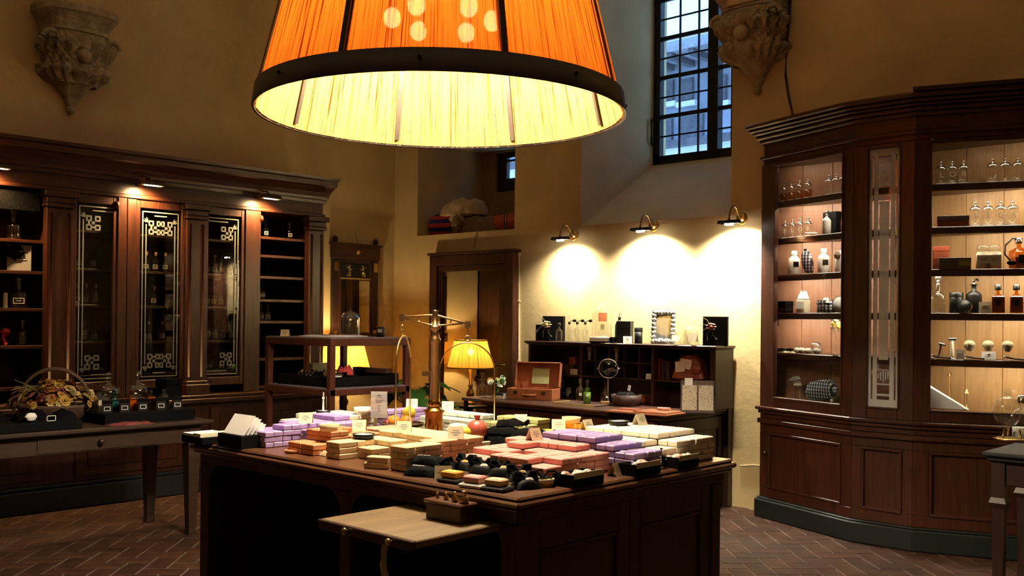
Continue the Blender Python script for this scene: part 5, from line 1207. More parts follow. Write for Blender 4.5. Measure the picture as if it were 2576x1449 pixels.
t = thing('gift_box', 'black upright gift box with a dark red flower at the right of the hutch', 'box', ht(1800, 6.96), FACE-.3); M().box(-.098, .098, -.04, .06, 0, .235).build('box', 'black_card', t, bev=.003); ribbon_flower(t, 'red_leather', (-.03, -.045, .15), 1.1)
# ---------------------------------------------------------------- in the hutch
def brush(loc, label, s=1.0):
    t = thing('shaving_brush', label, 'brush', loc, 0, 'shaving brushes in the pigeon holes')
    M().lathe([(.001, 0), (.018*s, 0), (.018*s, .008), (.011*s, .02), (.016*s, .05*s), (.012*s, .065*s), (.017*s, .075*s)], n=14).build('handle', 'ivory', t); M().lathe([(.016*s, .075*s), (.018*s, .085*s), (.027*s, .105*s), (.022*s, .122*s), (.001, .127*s)], n=14).build('bristles', 'brush_hair', t)
for px, lb in ((1483, 'shaving brush with ivory handle in the first pigeon hole'), (1551, 'shaving brush with ivory handle in the third pigeon hole')):
    p = at_y(px, 900, 6.93); brush((p.x, 6.93, ZS2), lb)
p = at_y(1609, 900, 6.93); t = thing('glass_vial', 'tall corked vial in the fifth pigeon hole', 'vial', (p.x, 6.93, ZS2)); M().lathe([(.001, 0), (.011, 0), (.011, .085), (.001, .085)], n=12).build('vial', 'shell', t); M().lathe([(.008, .085), (.008, .10), (.012, .105), (.010, .115), (.001, .116)], n=10).build('cork', 'case_wood', t)
def book_row(px0, px1, z, hs, cols, lbs, y_=6.98, grp='books in the hutch', d=.10):
    x = at_y(px0, 900, y_).x
    for k, (hh, c, lb) in enumerate(zip(hs, cols, lbs)):
        w_ = (at_y(px1, 900, y_).x-at_y(px0, 900, y_).x)/len(hs)*.94
        t = thing('book', lb, 'book', (x+w_*.52+k*w_/.94, y_, z), 0, grp); m = M(); m.box(-w_/2, w_/2, -d/2, -d/2+.003, 0, hh); m.box(-w_/2, -w_/2+.003, -d/2, d/2, 0, hh); m.box(w_/2-.003, w_/2, -d/2, d/2, 0, hh); m.build('cover', c, t); M().box(-w_/2+.003, w_/2-.003, -d/2+.003, d/2-.004, .003, hh-.004).build('pages', 'cream_card', t)
book_row(1499, 1528, ZS2, (.115, .11), ('dark_leather', 'black_card'), ('brown book in the second pigeon hole', 'black book in the second pigeon hole'))
book_row(1571, 1602, ZS2, (.118, .112, .115), ('black_card', 'dark_leather', 'black_card'), ('left black book in the fourth pigeon hole', 'brown book in the fourth pigeon hole', 'right black book in the fourth pigeon hole'))
book_row(1646, 1694, ZS, (.19, .175, .16, .15), ('ivory', 'red_leather', 'dark_leather', 'dark_leather'), ('tall ivory book beside the hutch divider', 'red leather book beside the ivory one in the hutch', 'dark brown book third in the right hutch bay', 'dark brown book last in the right hutch bay'))
def dz(px, py, y_): return at_y(px, py, y_)
p = dz(1440, 940, 6.97); bxs('leather_box', 'dark red leather box in the left bay of the hutch', 'box', (p.x, 6.97, ZS), .11, .10, .085, 'dark_leather', 0); 
p = dz(1446, 900, 6.98); bxs('leather_box', 'small red leather box stacked in the left bay of the hutch', 'box', (p.x, 6.98, ZS+.085), .075, .07, .07, 'red_leather', 0)
card((dz(1443, 942, 6.90).x, 6.90, ZS), 'white card at the left bay of the hutch', .075, .05, .2); card((dz(1632, 945, 6.875).x, 6.875, ZS), 'white card at the right end of the pigeon holes', .055, .045, .2)
p = dz(1738, 950, 6.96); t = thing('leather_satchel', 'red leather satchel with white envelopes in the right bay of the hutch', 'bag', (p.x, 6.95, ZS), .25)
M().pillow(.28, .12, .19, amp=.04, n=12, seed=5).build('bag', 'red_leather', t); 
for k, (x, z, w_, h_) in enumerate(((-.02, .10, .10, .08), (-.06, .075, .08, .085))): M().box(-w_/2, w_/2, -.001, .001, 0, h_).xf(Matrix.Translation((x, -.068-.004*k, z)) @ Matrix.Rotation(.12-.2*k, 4, 'Y')).build('envelope', 'white_paper', t)
M().pillow(.10, .03, .08, (.07, -.06, .06), n=8, seed=6, flat=False).build('pocket', 'red_leather', t)
# ---------------------------------------------------------------- on the desk
DT = DZ
def dt(px, py, z=DT): p = at_z(px, py, z); return (p.x, p.y, z)
t = thing('leather_suitcase', 'open tan leather suitcase with a green card in its lid on the desk', 'suitcase', dt(1335, 992), FACE-.35)
t.location = (-5.83, 6.55, DT)
m = M(); w_, d_, h_ = .42, .24, .10
m.box(-w_/2, w_/2, -d_/2, d_/2, 0, .008); m.box(-w_/2, w_/2, -d_/2, -d_/2+.008, .008, h_); m.box(-w_/2, w_/2, d_/2-.008, d_/2, .008, h_); m.box(-w_/2, -w_/2+.008, -d_/2+.008, d_/2-.008, .008, h_); m.box(w_/2-.008, w_/2, -d_/2+.008, d_/2-.008, .008, h_); m.build('case', 'tan_leather', t, bev=.006)
R_ = Matrix.Translation((0, d_/2, h_)) @ Matrix.Rotation(.22, 4, 'X').inverted()
m = M(); m.box(-w_/2, w_/2, 0, .008, 0, .22); m.box(-w_/2, w_/2, -.05, 0, .212, .22); m.box(-w_/2, -w_/2+.008, -.05, 0, 0, .212); m.box(w_/2-.008, w_/2, -.05, 0, 0, .212); m.xf(R_); m.build('lid', 'tan_leather', t, bev=.004)
M().box(-.06, .10, -.012, -.009, .03, .17).xf(R_).build('green_card', 'green_card', t); M().box(.005, .035, -.016, -.012, .165, .18).xf(R_).build('clip', 'chrome', t)
M().tube([(-.06, -d_/2-.002, .05), (-.05, -d_/2-.03, .045), (.05, -d_/2-.03, .045), (.06, -d_/2-.002, .05)], .008, 6).build('handle', 'tan_leather', t)
for x in (-.13, .13): M().box(x-.018, x+.018, -d_/2-.006, -d_/2, .05, .08).build('latch', 'chrome', t)
for k, x in enumerate((-.13, -.10)):
    M().lathe([(.001, 0), (.010, 0), (.010, .05), (.005, .06), (.005, .075), (.001, .076)], (x, .03, .075), 8).build('phial', ('amber_glass', 'clear_glass')[k], t)
M().box(-w_/2+.01, w_/2-.01, -d_/2+.01, d_/2-.01, .008, .075).build('lining', 'tan_leather', t)
p = dt(1406, 1000); t = cloche('glass_cloche', 'small glass cloche over white feathers on a stemmed dish', (p[0], p[1], DT+.09), .047, .135); t.location = (p[0], p[1], DT+.08)
M().lathe([(.001, -.08), (.04, -.08), (.012, -.072), (.006, -.06), (.006, -.02), (.02, -.006), (.058, 0), (.058, .005), (.001, .003)], n=18).build('stemmed_dish', 'clear_glass', t); q = M()
for k in range(4): q.pillow(.07, .03, .03, (0, 0, .002+.01*k), amp=.3, n=7, seed=30+k, rz=k*.8)
q.build('feathers', 'feather', t)
card(dt(1346, 998), 'upright white folded card before the suitcase on the desk', .04, .07, FACE, tilt=-.05); card(dt(1432, 996), 'grey printed card behind the black trays on the desk', .06, .08, FACE, 'white_paper', -.1)
for k, (px, py, lb, w_) in enumerate(((1371, 1003, 'black tray with a white sheet near the suitcase', .16), (1420, 994, 'black tray with a pale blue sheet beside the green bottles', .20))):
    t = thing('desk_tray', lb, 'tray', dt(px, py), .2); M().box(-w_/2, w_/2, -.06, .06, 0, .022).build('tray', 'black_card', t, bev=.002); M().box(-w_/2+.008, w_/2-.012, -.055, .052, .022, .03).build('sheet', 'white_paper', t)
for k, (px, lb) in enumerate(((1263, 'left black-lidded pale box at the desk end'), (1297, 'right black-lidded pale box at the desk end'))):
    t = thing('soap_tin', lb, 'box', dt(px, 1003), 0, 'pale boxes with black lids at the desk end'); M().box(-.075, .06, -.045, .045, 0, .03).build('body', 'cream_card', t, bev=.003); M().pillow(.13, .09, .022, (-.008, 0, .028), p=6, n=8).build('lid', 'black_paint', t)
t = thing('serving_tray', 'flat dark green tray with a gilt edge at the front of the desk', 'tray', dt(1462, 1018), 0); M().box(-.22, .22, -.10, .12, 0, .012).build('tray', 'dark_leather', t, bev=.003); M().box(-.22, .22, -.105, -.10, 0, .016).build('gilt_edge', 'gold_velvet', t); M().box(-.225, -.22, -.105, .12, 0, .016).build('gilt_edge', 'gold_velvet', t)
tzz = DT+.012
def dt2(px, py): p = at_z(px, py, tzz); return (p.x, p.y, tzz)
for k, (px, py, gm, lq, lb) in enumerate(((1459, 1013, 'clear_glass', None, 'clear cologne bottle left of the green one on the desk tray'), (1477, 1015, 'green_glass', 'green_liquid', 'green cologne bottle with a white label on the desk tray'))):
    t = flask('cologne_bottle', lb, 'bottle', dt2(px, py), .20, .032, gm, lq, .75, 'ball', None, sq=False, body=.62)
    M().box(-.012, .012, -.034, -.0325, .06, .085).build('label', 'white_paper', t)
t = thing('scent_flacon', 'stoppered scent flacon with an amber neck on a wooden block', 'bottle', dt2(1522, 1016), FACE); M().box(-.035, .035, -.035, .035, 0, .022).build('block', 'case_wood', t, bev=.002); M().lathe([(.001, .024), (.03, .024), (.038, .05), (.03, .08), (.014, .105), (.012, .13)], n=8, smooth=False).build('flacon', 'clear_glass', t); M().lathe([(.013, .12), (.014, .15), (.009, .155), (.014, .17), (.001, .19)], n=10).build('stopper', 'amber_glass', t)
t = thing('vanity_mirror', 'round chrome vanity mirror on a stand in the middle of the desk', 'mirror', dt(1530, 1000), FACE-.25); t.location = (at_y(1530, 950, 6.62).x, 6.62, DT)
zc = at_y(1530, 927, 6.62).z-DT; RR = .078; q = Matrix.Translation((0, 0, zc)) @ Matrix.Rotation(PI/2+.22, 4, 'X')
M().lathe([(RR, -.006), (RR+.007, -.006), (RR+.007, .006), (RR, .006), (RR, -.006)], n=36).xf(q).build('rim', 'chrome', t); M().lathe([(.001, .004), (RR, .004), (RR, -.004), (.001, -.004)], n=36).xf(q).build('looking_glass', 'dark_mirror', t)
M().tube([(0, .0, 0), (0, 0, zc-RR-.006)], .006, 8).build('stem', 'chrome', t); M().lathe([(.001, 0), (.06, 0), (.055, .008), (.01, .014)], n=24).build('foot', 'chrome', t)
for s in (-1, 1): M().ball((s*(RR+.012), 0, zc), .008, 8).build('pivot', 'chrome', t)
t = thing('dark_basket', 'dark basket with a white tag in the shadow of the hutch', 'basket', (at_y(1575, 1000, 6.66).x, 6.66, DT), .2); m = M(); m.lathe([(.001, 0), (.11, 0), (.13, .09), (.122, .09), (.104, .01), (.001, .01)], n=20); m.build('basket', 'dark_leather', t); M().pillow(.20, .18, .05, (0, 0, .05), amp=.3, n=8, seed=3).build('contents', 'black_cloth', t); M().box(-.012, .012, -.001, .001, 0, .045).xf(Matrix.Translation((.06, -.08, .13)) @ Matrix.Rotation(.2, 4, 'Y')).build('tag', 'white_paper', t); M().tube([(.06, -.08, .12), (.045, -.07, .09)], .002, 4).build('tag_string', 'white_paper', t)
# leather goods at the right end
t = thing('leather_folio', 'tan leather desk folio overhanging the right front of the desk', 'folio', dt(1690, 1034), .05); t.location = (-4.37, 6.25, DT)
M().box(-.30, .24, -.17, .12, 0, .014).build('folio', 'tan_leather', t, bev=.004); M().box(-.06, .22, -.15, .10, .014, .024).build('flap', 'tan_leather', t, bev=.004); m = M(); m.cbox(-.20, .02, .014, .16, .12, .006, .1); m.build('pad', 'red_leather', t)
t = thing('leather_box', 'tan leather box with an open tray top on the folio', 'box', dt(1605, 1012), .15); M().box(-.10, .10, -.07, .07, 0, .06).build('body', 'red_leather', t, bev=.004); M().box(-.09, .09, -.06, .06, .06, .066).build('beads', 'tan_leather', t, bev=.002)
p = dt(1700, 1010); t = thing('leather_bowl', 'orange leather valet bowl at the right end of the desk', 'bowl', (p[0], p[1], DT+.0), 0); M().lathe([(.001, 0), (.05, 0), (.085, .045), (.095, .06), (.088, .06), (.05, .012), (.001, .012)], n=8, smooth=False).build('bowl', 'red_leather', t); M().box(-.03, .03, -.02, .03, .012, .09).build('contents', 'red_leather', t, bev=.003)
t = thing('bone_roll', 'pale rolled strap lying on the leather folio', 'strap', (-4.28, 6.30, DT+.024), .3); M().tube([(-.05, 0, .012), (.05, 0, .012)], .012, 8).build('roll', 'shell_pink', t)
# notebook display on its easel
t = thing('notebook_display', 'dark easel showing two patterned ivory notebooks at the desk end', 'display', (at_y(1755, 1010, 6.52).x, 6.52, DT), FACE-.20)
q = Matrix.Rotation(-.22, 4, 'X'); M().box(-.13, .13, 0, .012, 0, .255).xf(q).build('board', 'dark_leather', t); M().box(-.13, .13, -.012, .0, 0, .02).xf(q).build('ledge', 'dark_leather', t)
m = M(); m.add([(.13, .012, .25), (.13, .19, 0), (.13, .012, 0), (.125, .012, .25), (.125, .19, 0), (.125, .012, 0)], [(0, 1, 2), (5, 4, 3), (0, 3, 4, 1)]); m.xf(Matrix.Identity(4)); m.build('easel_leg', 'dark_leather', t); M().box(-.13, .13, .185, .195, 0, .25).xf(Matrix.Translation((0, .0, 0)) @ Matrix.Rotation(.0, 4, 'X')).v
M().add([(-.13, .195, 0), (.13, .195, 0), (.13, .06, .25), (-.13, .06, .25)], [(0, 1, 2, 3)]).build('rear_board', 'black_card', t)
mat('scroll_print', (.62, .56, .42), .8)
t_ = MT['scroll_print'].node_tree; N = t_.nodes; mw = N.new('ShaderNodeTexNoise'); mw.inputs['Scale'].default_value = 34; mw.inputs['Detail'].default_value = 0; mw.inputs['Distortion'].default_value = 2.5
cr2 = N.new('ShaderNodeValToRGB'); e = cr2.color_ramp.elements; e[0].position = .44; e[0].color = (.66, .60, .46, 1); e[1].position = .56; e[1].color = (.66, .60, .46, 1); k = e.new(.5); k.color = (.16, .15, .12, 1)
t_.links.new(N['Texture Coordinate'].outputs['Object'], mw.inputs['Vector']); t_.links.new(mw.outputs[0], cr2.inputs[0]); t_.links.new(cr2.outputs[0], N['Principled BSDF'].inputs['Base Color'])
for x in (-.062, .062): M().box(x-.056, x+.056, -.010, -.001, .022, .215).xf(q).build('notebook', 'scroll_print', t)
M().box(-.006, .006, -.014, -.010, .02, .22).xf(q).build('band', 'dark_leather', t); M().box(-.10, -.04, -.008, .0, .215, .27).xf(q).build('price_card', 'white_paper', t)
# flowers in a vase on a low stand before the door
p = at_y(1232, 1000, 6.75); t = thing('plant_stand', 'small grey-topped stand in front of the glazed door', 'stand', (p.x, 6.75, 0)); zst = p.z
M().box(-.20, .20, -.18, .18, zst-.03, zst).build('top', 'rack_top', t, bev=.004)
for x in (-.17, .17):
    for y_ in (-.15, .15): M().box(x-.015, x+.015, y_-.015, y_+.015, 0, zst-.03).build('leg', 'dark_wood', t)
flask('glass_decanter', 'clear glass bottle on the stand before the door', 'bottle', (at_y(1214, 1000, 6.70).x, 6.70, zst), .24, .045, body=.5)
t = thing('flower_vase', 'glass vase of white and yellow flowers beside the suitcase', 'flowers', (at_y(1246, 1000, 6.72).x, 6.72, zst), 0); M().lathe([(.001, .003), (.035, .003), (.04, .06), (.032, .09), (.036, .095)], n=14).build('vase', 'clear_glass', t); rr = random.Random(2)
for k in range(16):
    a = rr.uniform(0, 6.3); R_ = .03+.05*rr.random(); c = (R_*math.cos(a), R_*math.sin(a), .12+.09*rr.random()); m = M(); m.tube([(c[0]*.2, c[1]*.2, .05), c], .003, 4); m.build('stem', 'leaf_green', t)
    m = M(); rose(m, (0, 0, 0), .022, k); m.xf(Matrix.Translation(c) @ Matrix.Rotation(FACE, 4, 'Z') @ Matrix.Rotation(rr.uniform(.3, 1.2), 4, 'X') @ Matrix.Rotation(rr.uniform(-.5, .5), 4, 'Y')); m.build('flower', ('petal_white', 'petal_white', 'petal_gold', 'leaf_green')[k % 4], t)
# ---------------------------------------------------------------- leafy plant behind the counter
p = at_y(1030, 1022, 5.48); PT = thing('potted_plant', 'broad-leaved green potted plant behind the counter', 'plant', (p.x, 5.48, 0)); zt_ = p.z
M().lathe([(.001, 0), (.13, 0), (.16, zt_-.10), (.17, zt_-.08), (.155, zt_-.08), (.145, zt_-.12), (.001, zt_-.13)], n=22).build('pot', 'terracotta', PT); rr = random.Random(9)
for k in range(20):
    a = TAU*k/20+rr.uniform(-.2, .2); rr_ = .10+.20*rr.random(); hh = zt_+.04+.16*rr.random(); tip = (rr_*math.cos(a), rr_*math.sin(a), hh)
    M().tube([(0, 0, zt_-.13), (tip[0]*.5, tip[1]*.5, hh*.98-.02), tip], .005, 5).build('stem', 'leaf_green', PT)
    m = M(); L_ = .21; vs = []; rows = 7
    for i in range(rows):
        s = i/(rows-1); w_ = .085*math.sin(PI*min(1, s*.92+.08))**.8*(1.15-s*.55); drop = -.14*s*s
        for q in (-1, 0, 1): vs.append((L_*s, q*w_, drop+(.012*abs(q))))
    m.add(vs, [(i*3+j, i*3+j+1, i*3+4+j, i*3+3+j) for i in range(rows-1) for j in (0, 1)], True); m.xf(Matrix.Translation(tip) @ Matrix.Rotation(a, 4, 'Z') @ Matrix.Rotation(rr.uniform(-.5, .3), 4, 'Y')); m.build('leaf', 'leaf_green', PT)
# ---------------------------------------------------------------- display cabinet contents
def cs(px, shelf, i, inset=.13):
    z = (CSH+[.935])[shelf]; d = (P[i+1]-P[i]).normalized(); q = segn[i]
    p0 = P[i]-q*inset; p = at_plane(px, 700, (p0.x, p0.y, 0), (q.x, q.y, 0)); return (p.x, min(p.y, YBK-.06), z)
def dome_jar(loc, label, h=.155, r=.030, txt=None, fill=None, group=None):
    t = thing('dome_jar', label, 'jar', loc, math.radians(25), group)
    M().lathe([(.001, .003), (r, .003), (r, h*.62), (r*.9, h*.68)], n=16).build('jar', 'thin_glass', t)
    M().lathe([(r*1.02, h*.66), (r*1.0, h*.70), (r*.7, h*.78), (r*.28, h*.82), (r*.22, h*.88), (r*.34, h*.93), (r*.25, h*.98), (.001, h)], n=16).build('lid', 'lid_glass', t)
    M().lathe([(r*.96, .003), (r*.98, .012), (r*.90, .010), (.001, .008)], n=16).build('foot', 'white_ceramic', t)
    if fill: M().lathe([(.001, .006), (r*.93, .006), (r*.93, h*.45), (.001, h*.45)], n=14).build('contents', fill, t)
    if txt:
        vs, fs = text_verts(txt, r*1.5); M().add([(x, -r-.0015, h*.40+y_) for x, y_, z in vs], fs).build('painted_letter', 'cream_card', t)
G = 'domed glass jars in the display cabinet'
for k, px in enumerate((1970, 1990, 2010, 2031)): dome_jar(cs(px, 0, 0), ['first', 'second', 'third', 'fourth'][k]+' domed jar from the left on the top shelf of the left wing', fill='amber_glass', group=G)
for k, px in enumerate((2084, 2102, 2119)): dome_jar(cs(px, 0, 0), ['first', 'second', 'third'][k]+' domed jar of the right trio on the top shelf of the left wing', group=G)
for k, px in enumerate((1974, 1993, 2012, 2032)): dome_jar(cs(px, 1, 0), 'domed jar lettered '+'FLOR'[k]+' in the left wing of the cabinet', .15, txt='FLOR'[k], group=G)
for k, px in enumerate((2365, 2393, 2422)): dome_jar(cs(px, 0, 2), 'domed jar lettered '+'LOR'[k]+' on the top shelf of the right wing', .16, .034, 'LOR'[k], group=G)
for k, px in enumerate((2495, 2526, 2558)): dome_jar(cs(px, 0, 2), ['left', 'middle', 'right'][k]+' jar of the right-hand trio on the top shelf of the right wing', .165, .036, group=G)
for k, px in enumerate((2452, 2484, 2516, 2546)): dome_jar(cs(px, 1, 2), 'domed jar lettered '+'FLOR'[k]+' on the second shelf of the right wing', .17, .036, 'FLOR'[k], group=G)
bxs('gift_box', 'black gift box behind the white pump bottle in the cabinet', 'box', cs(2092, 1, 0, .17), .13, .05, .17, 'black_card', -.36)
flask('lotion_bottle', 'white pump bottle before the black gift box in the cabinet', 'bottle', cs(2078, 1, 0, .09), .17, .032, 'white_ceramic', stop='pump', body=.66)
for k, (px, lb) in enumerate(((1998, 'white lotion bottle left of the checked pouch in the cabinet'), (2072, 'white lotion bottle right of the checked pouch in the cabinet'))):
    t = flask('lotion_bottle', lb, 'bottle', cs(px, 2, 0), .185, .043, 'white_ceramic', stop='cap', stopm='white_ceramic', body=.72); M().box(-.02, .02, -.0445, -.043, .06, .10).build('label', 'black_card', t)
t = thing('checked_pouch', 'black and white checked bottle pouch leaning between white bottles', 'pouch', cs(2037, 2, 0, .10), 0); M().pillow(.075, .05, .17, n=10, flat=False, p=5).xf(Matrix.Translation((.0, 0, .004)) @ Matrix.Rotation(-.22, 4, 'Y')).build('pouch', 'gingham', t); M().tube([(-.035, 0, .17), (-.04, 0, .185)], .012, 8).build('cap', 'black_card', t)
t = flask('lotion_bottle', 'white bottle with a dark bow at the right of the left wing', 'bottle', cs(2112, 2, 0), .16, .035, 'white_ceramic', stop='cap', stopm='white_ceramic', body=.75); M().pillow(.05, .02, .05, (-.03, -.04, .10), amp=.4, n=6, flat=False).build('bow', 'grey_cloth', t)
t = bxs('gift_box', 'black gift box with ribbon at the left of the left wing', 'box', cs(1975, 3, 0, .10), .10, .08, .09, 'black_card', -.36); M().tube([(-.02, -.042, .05), (-.022, -.05, -.02), (-.018, -.05, -.10)], .006, 5).build('ribbon', 'black_cloth', t)
t = thing('gift_bag', 'white gift bag with a card in the left wing of the cabinet', 'bag', cs(2021, 3, 0), -.36); M().box(-.045, .045, -.03, .03, 0, .10).build('bag', 'ivory', t, bev=.004); M().pillow(.09, .05, .05, (0, 0, .10), amp=.4, n=7, seed=2).build('tissue', 'white_paper', t); M().box(-.04, .035, -.034, -.031, .03, .085).build('card', 'white_paper', t)
t = thing('checked_hatbox', 'round black and white checked box tied with ribbon', 'box', cs(2078, 3, 0, .12), 0); M().lathe([(.001, 0), (.062, 0), (.062, .07), (.001, .07)], n=24).build('box', 'gingham', t); M().lathe([(.065, .065), (.065, .092), (.001, .094)], n=24).build('lid', 'gingham', t); M().pillow(.06, .03, .03, (.02, -.045, .07), amp=.4, n=6).build('bow', 'white_paper', t)
t = thing('round_tin', 'upright round pale tin at the right of the left wing', 'tin', cs(2114, 3, 0, .15), 0); M().lathe([(.001, -.01), (.06, -.01), (.06, .01), (.001, .01)], n=24).xf(Matrix.Translation((0, 0, .06)) @ Matrix.Rotation(PI/2-.1, 4, 'X')).build('tin', 'grey_print', t); M().lathe([(.06, -.012), (.063, 0), (.06, .012)], n=24).xf(Matrix.Translation((0, 0, .06)) @ Matrix.Rotation(PI/2-.1, 4, 'X')).build('rim', 'chrome', t)
for k, (px, lb) in enumerate(((1968, 'oval brush with ivory back at the left of the left wing'), (1990, 'second oval ivory brush in the left wing'))):
    t = thing('hair_brush', lb, 'brush', cs(px, 4, 0, .08+.03*k), -.4); M().pillow(.10, .045, .02, n=8).build('back', 'ivory', t); M().pillow(.09, .04, .016, (0, 0, .018), n=8).build('bristles', 'black_card', t)
t = thing('powder_puff', 'white fluffy powder puffs in the left wing of the cabinet', 'powder puff', cs(2022, 4, 0, .09)); 
for k in range(5): M().ball((-.05+.025*k, .01*(k % 2), .024), .024, 9, .9).build('puff', 'feather', t)
t = cloche('powder_bowl', 'glass powder bowl with a domed lid in the left wing', cs(2056, 4, 0, .10), .045, .10); M().ball((0, 0, .025), .032, 10, .7).build('powder', 'feather', t)
t = thing('stem_glass', 'tall stem glass of yellow soaps in the left wing', 'glass', cs(2104, 4, 0, .10)); M().lathe([(.001, .003), (.035, .003), (.006, .012), (.005, .15), (.02, .17), (.045, .19), (.048, .20)], n=16).build('glass', 'clear_glass', t)
for k in range(6): M().ball((.022*math.cos(k), .022*math.sin(k), .205+.022*(k % 3)), .017, 8).build('soap_ball', ('lemon', 'petal_cream')[k % 2], t)
single('ivory_comb', M().cbox(0, 0, 0, .11, .03, .006), 'ivory', 'ivory comb lying before the stem glass', 'comb', cs(2108, 4, 0, .06), .3)
t = thing('white_rose', 'white fabric rose on the floor of the left wing', 'flower', cs(2003, 5, 0, .11)); M().tube([(0, 0, 0), (.004, 0, .06), (0, 0, .10)], .004, 5).build('stem', 'dry_leaf', t)
for k in range(7): M().pillow(.06, .045, .02, (.02*math.cos(k*.9), .02*math.sin(k*.9), .09+.008*k), amp=.3, n=6, seed=k, rz=k).build('petal', 'feather', t)
t = thing('checked_cushion', 'black and white checked cushion on the floor of the left wing', 'cushion', cs(2072, 5, 0, .09), -.36); M().pillow(.27, .09, .15, n=12, flat=False, p=4).xf(Matrix.Translation((0, 0, .0)) @ Matrix.Rotation(-.16, 4, 'Y')).build('cushion', 'gingham', t); M().ball((.12, -.03, .012), .012, 8).build('button', 'white_ceramic', t)
# right wing
for k, (px, w_, lb) in enumerate(((2372, .075, 'left brown leather box on the second shelf of the right wing'), (2412, .115, 'right brown leather box on the second shelf of the right wing'))): bxs('leather_box', lb, 'box', cs(px, 1, 2, .12), w_, .08, .075, 'red_leather', .36, .45, 'dark_leather')
bxs('leather_box', 'tall brown box at the left of the third shelf of the right wing', 'box', cs(2366, 2, 2, .16), .10, .07, .155, 'red_leather', .36, .2); t = bxs('leather_box', 'low dark brown case on the third shelf of the right wing', 'box', cs(2402, 2, 2, .08), .19, .07, .075, 'dark_leather', .36, .4); M().box(.02, .09, -.037, -.0355, .02, .06).build('plaque', 'dry_leaf', t)
for k, px in enumerate((2472, 2502)):
    t = thing('apothecary_jar', ['left', 'right'][k]+' white apothecary jar with a label in the right wing', 'jar', cs(px, 2, 2, .11), .36, 'white labelled jars in the right wing'); M().lathe([(.001, 0), (.041, 0), (.041, .10), (.034, .11), (.034, .115)], n=20).build('jar', 'ivory', t); M().lathe([(.037, .112), (.037, .145), (.030, .155), (.001, .156)], n=18).build('lid', 'clear_glass', t); M().box(-.036, .036, -.0435, -.041, .035, .09).build('label', 'white_paper', t); m = M(); m.box(-.026, .026, -.0442, -.0436, .068, .073); m.box(-.020, .020, -.0442, -.0436, .056, .061); m.build('label_print', 'grey_print', t)
t = flask('atomizer_bottle', 'amber atomizer with a long looped hose in the right wing', 'bottle', cs(2562, 2, 2, .10), .20, .045, 'amber_glass', 'amber_liquid', .6, 'cap', 'black_card', stopm='chrome', sq=True); M().tube([(0, 0, .19), (-.05, -.02, .195), (-.10, -.03, .15), (-.11, -.04, .09), (-.08, -.05, .05)], .005, 6).build('hose', 'black_card', t); M().ball((-.07, -.05, .035), .022, 10, .7, 1.5).build('squeeze_bulb', 'black_card', t)
flask('crystal_decanter', 'cut glass decanter at the left of the fourth shelf of the right wing', 'bottle', cs(2360, 3, 2, .10), .255, .045, body=.5)
t = thing('black_tin', 'black cylinder tin on the fourth shelf of the right wing', 'tin', cs(2406, 3, 2, .13)); M().lathe([(.001, 0), (.043, 0), (.043, .135), (.001, .137)], n=22).build('body', 'black_paint', t); M().lathe([(.0445, .11), (.0445, .138), (.001, .14)], n=22).build('lid', 'black_paint', t)
flask('pump_bottle', 'black pump dispenser on the fourth shelf of the right wing', 'bottle', cs(2450, 3, 2, .14), .225, .050, 'black_paint', stop='pump', body=.60)
t = thing('round_tin', 'black round tin leaning before the pump dispenser', 'tin', cs(2428, 3, 2, .06)); M().lathe([(.001, -.012), (.045, -.012), (.045, .012), (.001, .014)], n=24).xf(Matrix.Translation((0, 0, .044)) @ Matrix.Rotation(PI/2-.25, 4, 'X')).build('tin', 'black_paint', t); M().lathe([(.045, -.013), (.047, 0), (.045, .013)], n=24).xf(Matrix.Translation((0, 0, .044)) @ Matrix.Rotation(PI/2-.25, 4, 'X')).build('rim', 'chrome', t)
card(cs(2479, 3, 2, .06), 'ivory card beside the amber colognes in the right wing', .075, .075, .36, 'ivory', -.1)
for k, px in enumerate((2511, 2557)): 
    t = flask('cologne_bottle', ['left', 'right'][k]+' square amber cologne bottle on the fourth shelf', 'bottle', cs(px, 3, 2, .10), .185, .040, 'amber_glass', 'amber_liquid', .95, 'cap', None, sq=True, stopm='black_paint', rz=.36, group='amber colognes in the right wing'); M().box(-.014, .014, -.0395, -.0385, .05, .09).build('label', 'black_card', t); M().lathe([(.014, .182), (.016, .186), (.001, .190)], n=10).build('cap_top', 'chrome', t)
t = thing('razor_stand', 'chrome razor on its upright stand in the right wing', 'razor', cs(2397, 4, 2, .10), .36); M().lathe([(.001, 0), (.03, 0), (.025, .008), (.006, .012), (.006, .02)], n=16).build('foot', 'chrome', t); M().lathe([(.012, .02), (.012, .12), (.001, .125)], n=10).build('handle', 'ivory', t); M().box(-.026, .026, -.012, .012, .125, .14).build('head', 'chrome', t, bev=.003)
t = thing('safety_razor', 'small razor leaning at the left of the fifth shelf of the right wing', 'razor', cs(2366, 4, 2, .08), .36); M().tube([(-.012, 0, .006), (.0, 0, .05), (.006, 0, .10)], .006, 8).build('handle', 'dark_leather', t); M().tube([(-.01, 0, .105), (.035, 0, .092)], .009, 6).build('head', 'chrome', t)
card(cs(2417, 4, 2, .06), 'small grey card beside the razor stand', .05, .065, .36, 'white_paper', -.1)
for k, (px, dp, lb) in enumerate(((2440, .14, 'left shaving brush with a clear handle on the fifth shelf'), (2487, .16, 'middle shaving brush behind a white card on the fifth shelf'), (2536, .12, 'right shaving brush with a clear handle on the fifth shelf'))):
    t = thing('shaving_brush', lb, 'brush', cs(px, 4, 2, dp), 0, 'shaving brushes in the display cabinet'); M().lathe([(.001, .002), (.022, .002), (.024, .02), (.014, .04), (.018, .058)], n=14).build('handle', 'acrylic', t); M().lathe([(.017, .056), (.022, .070), (.035, .092), (.036, .105), (.024, .122), (.001, .128)], n=16).build('bristles', 'brush_hair', t)
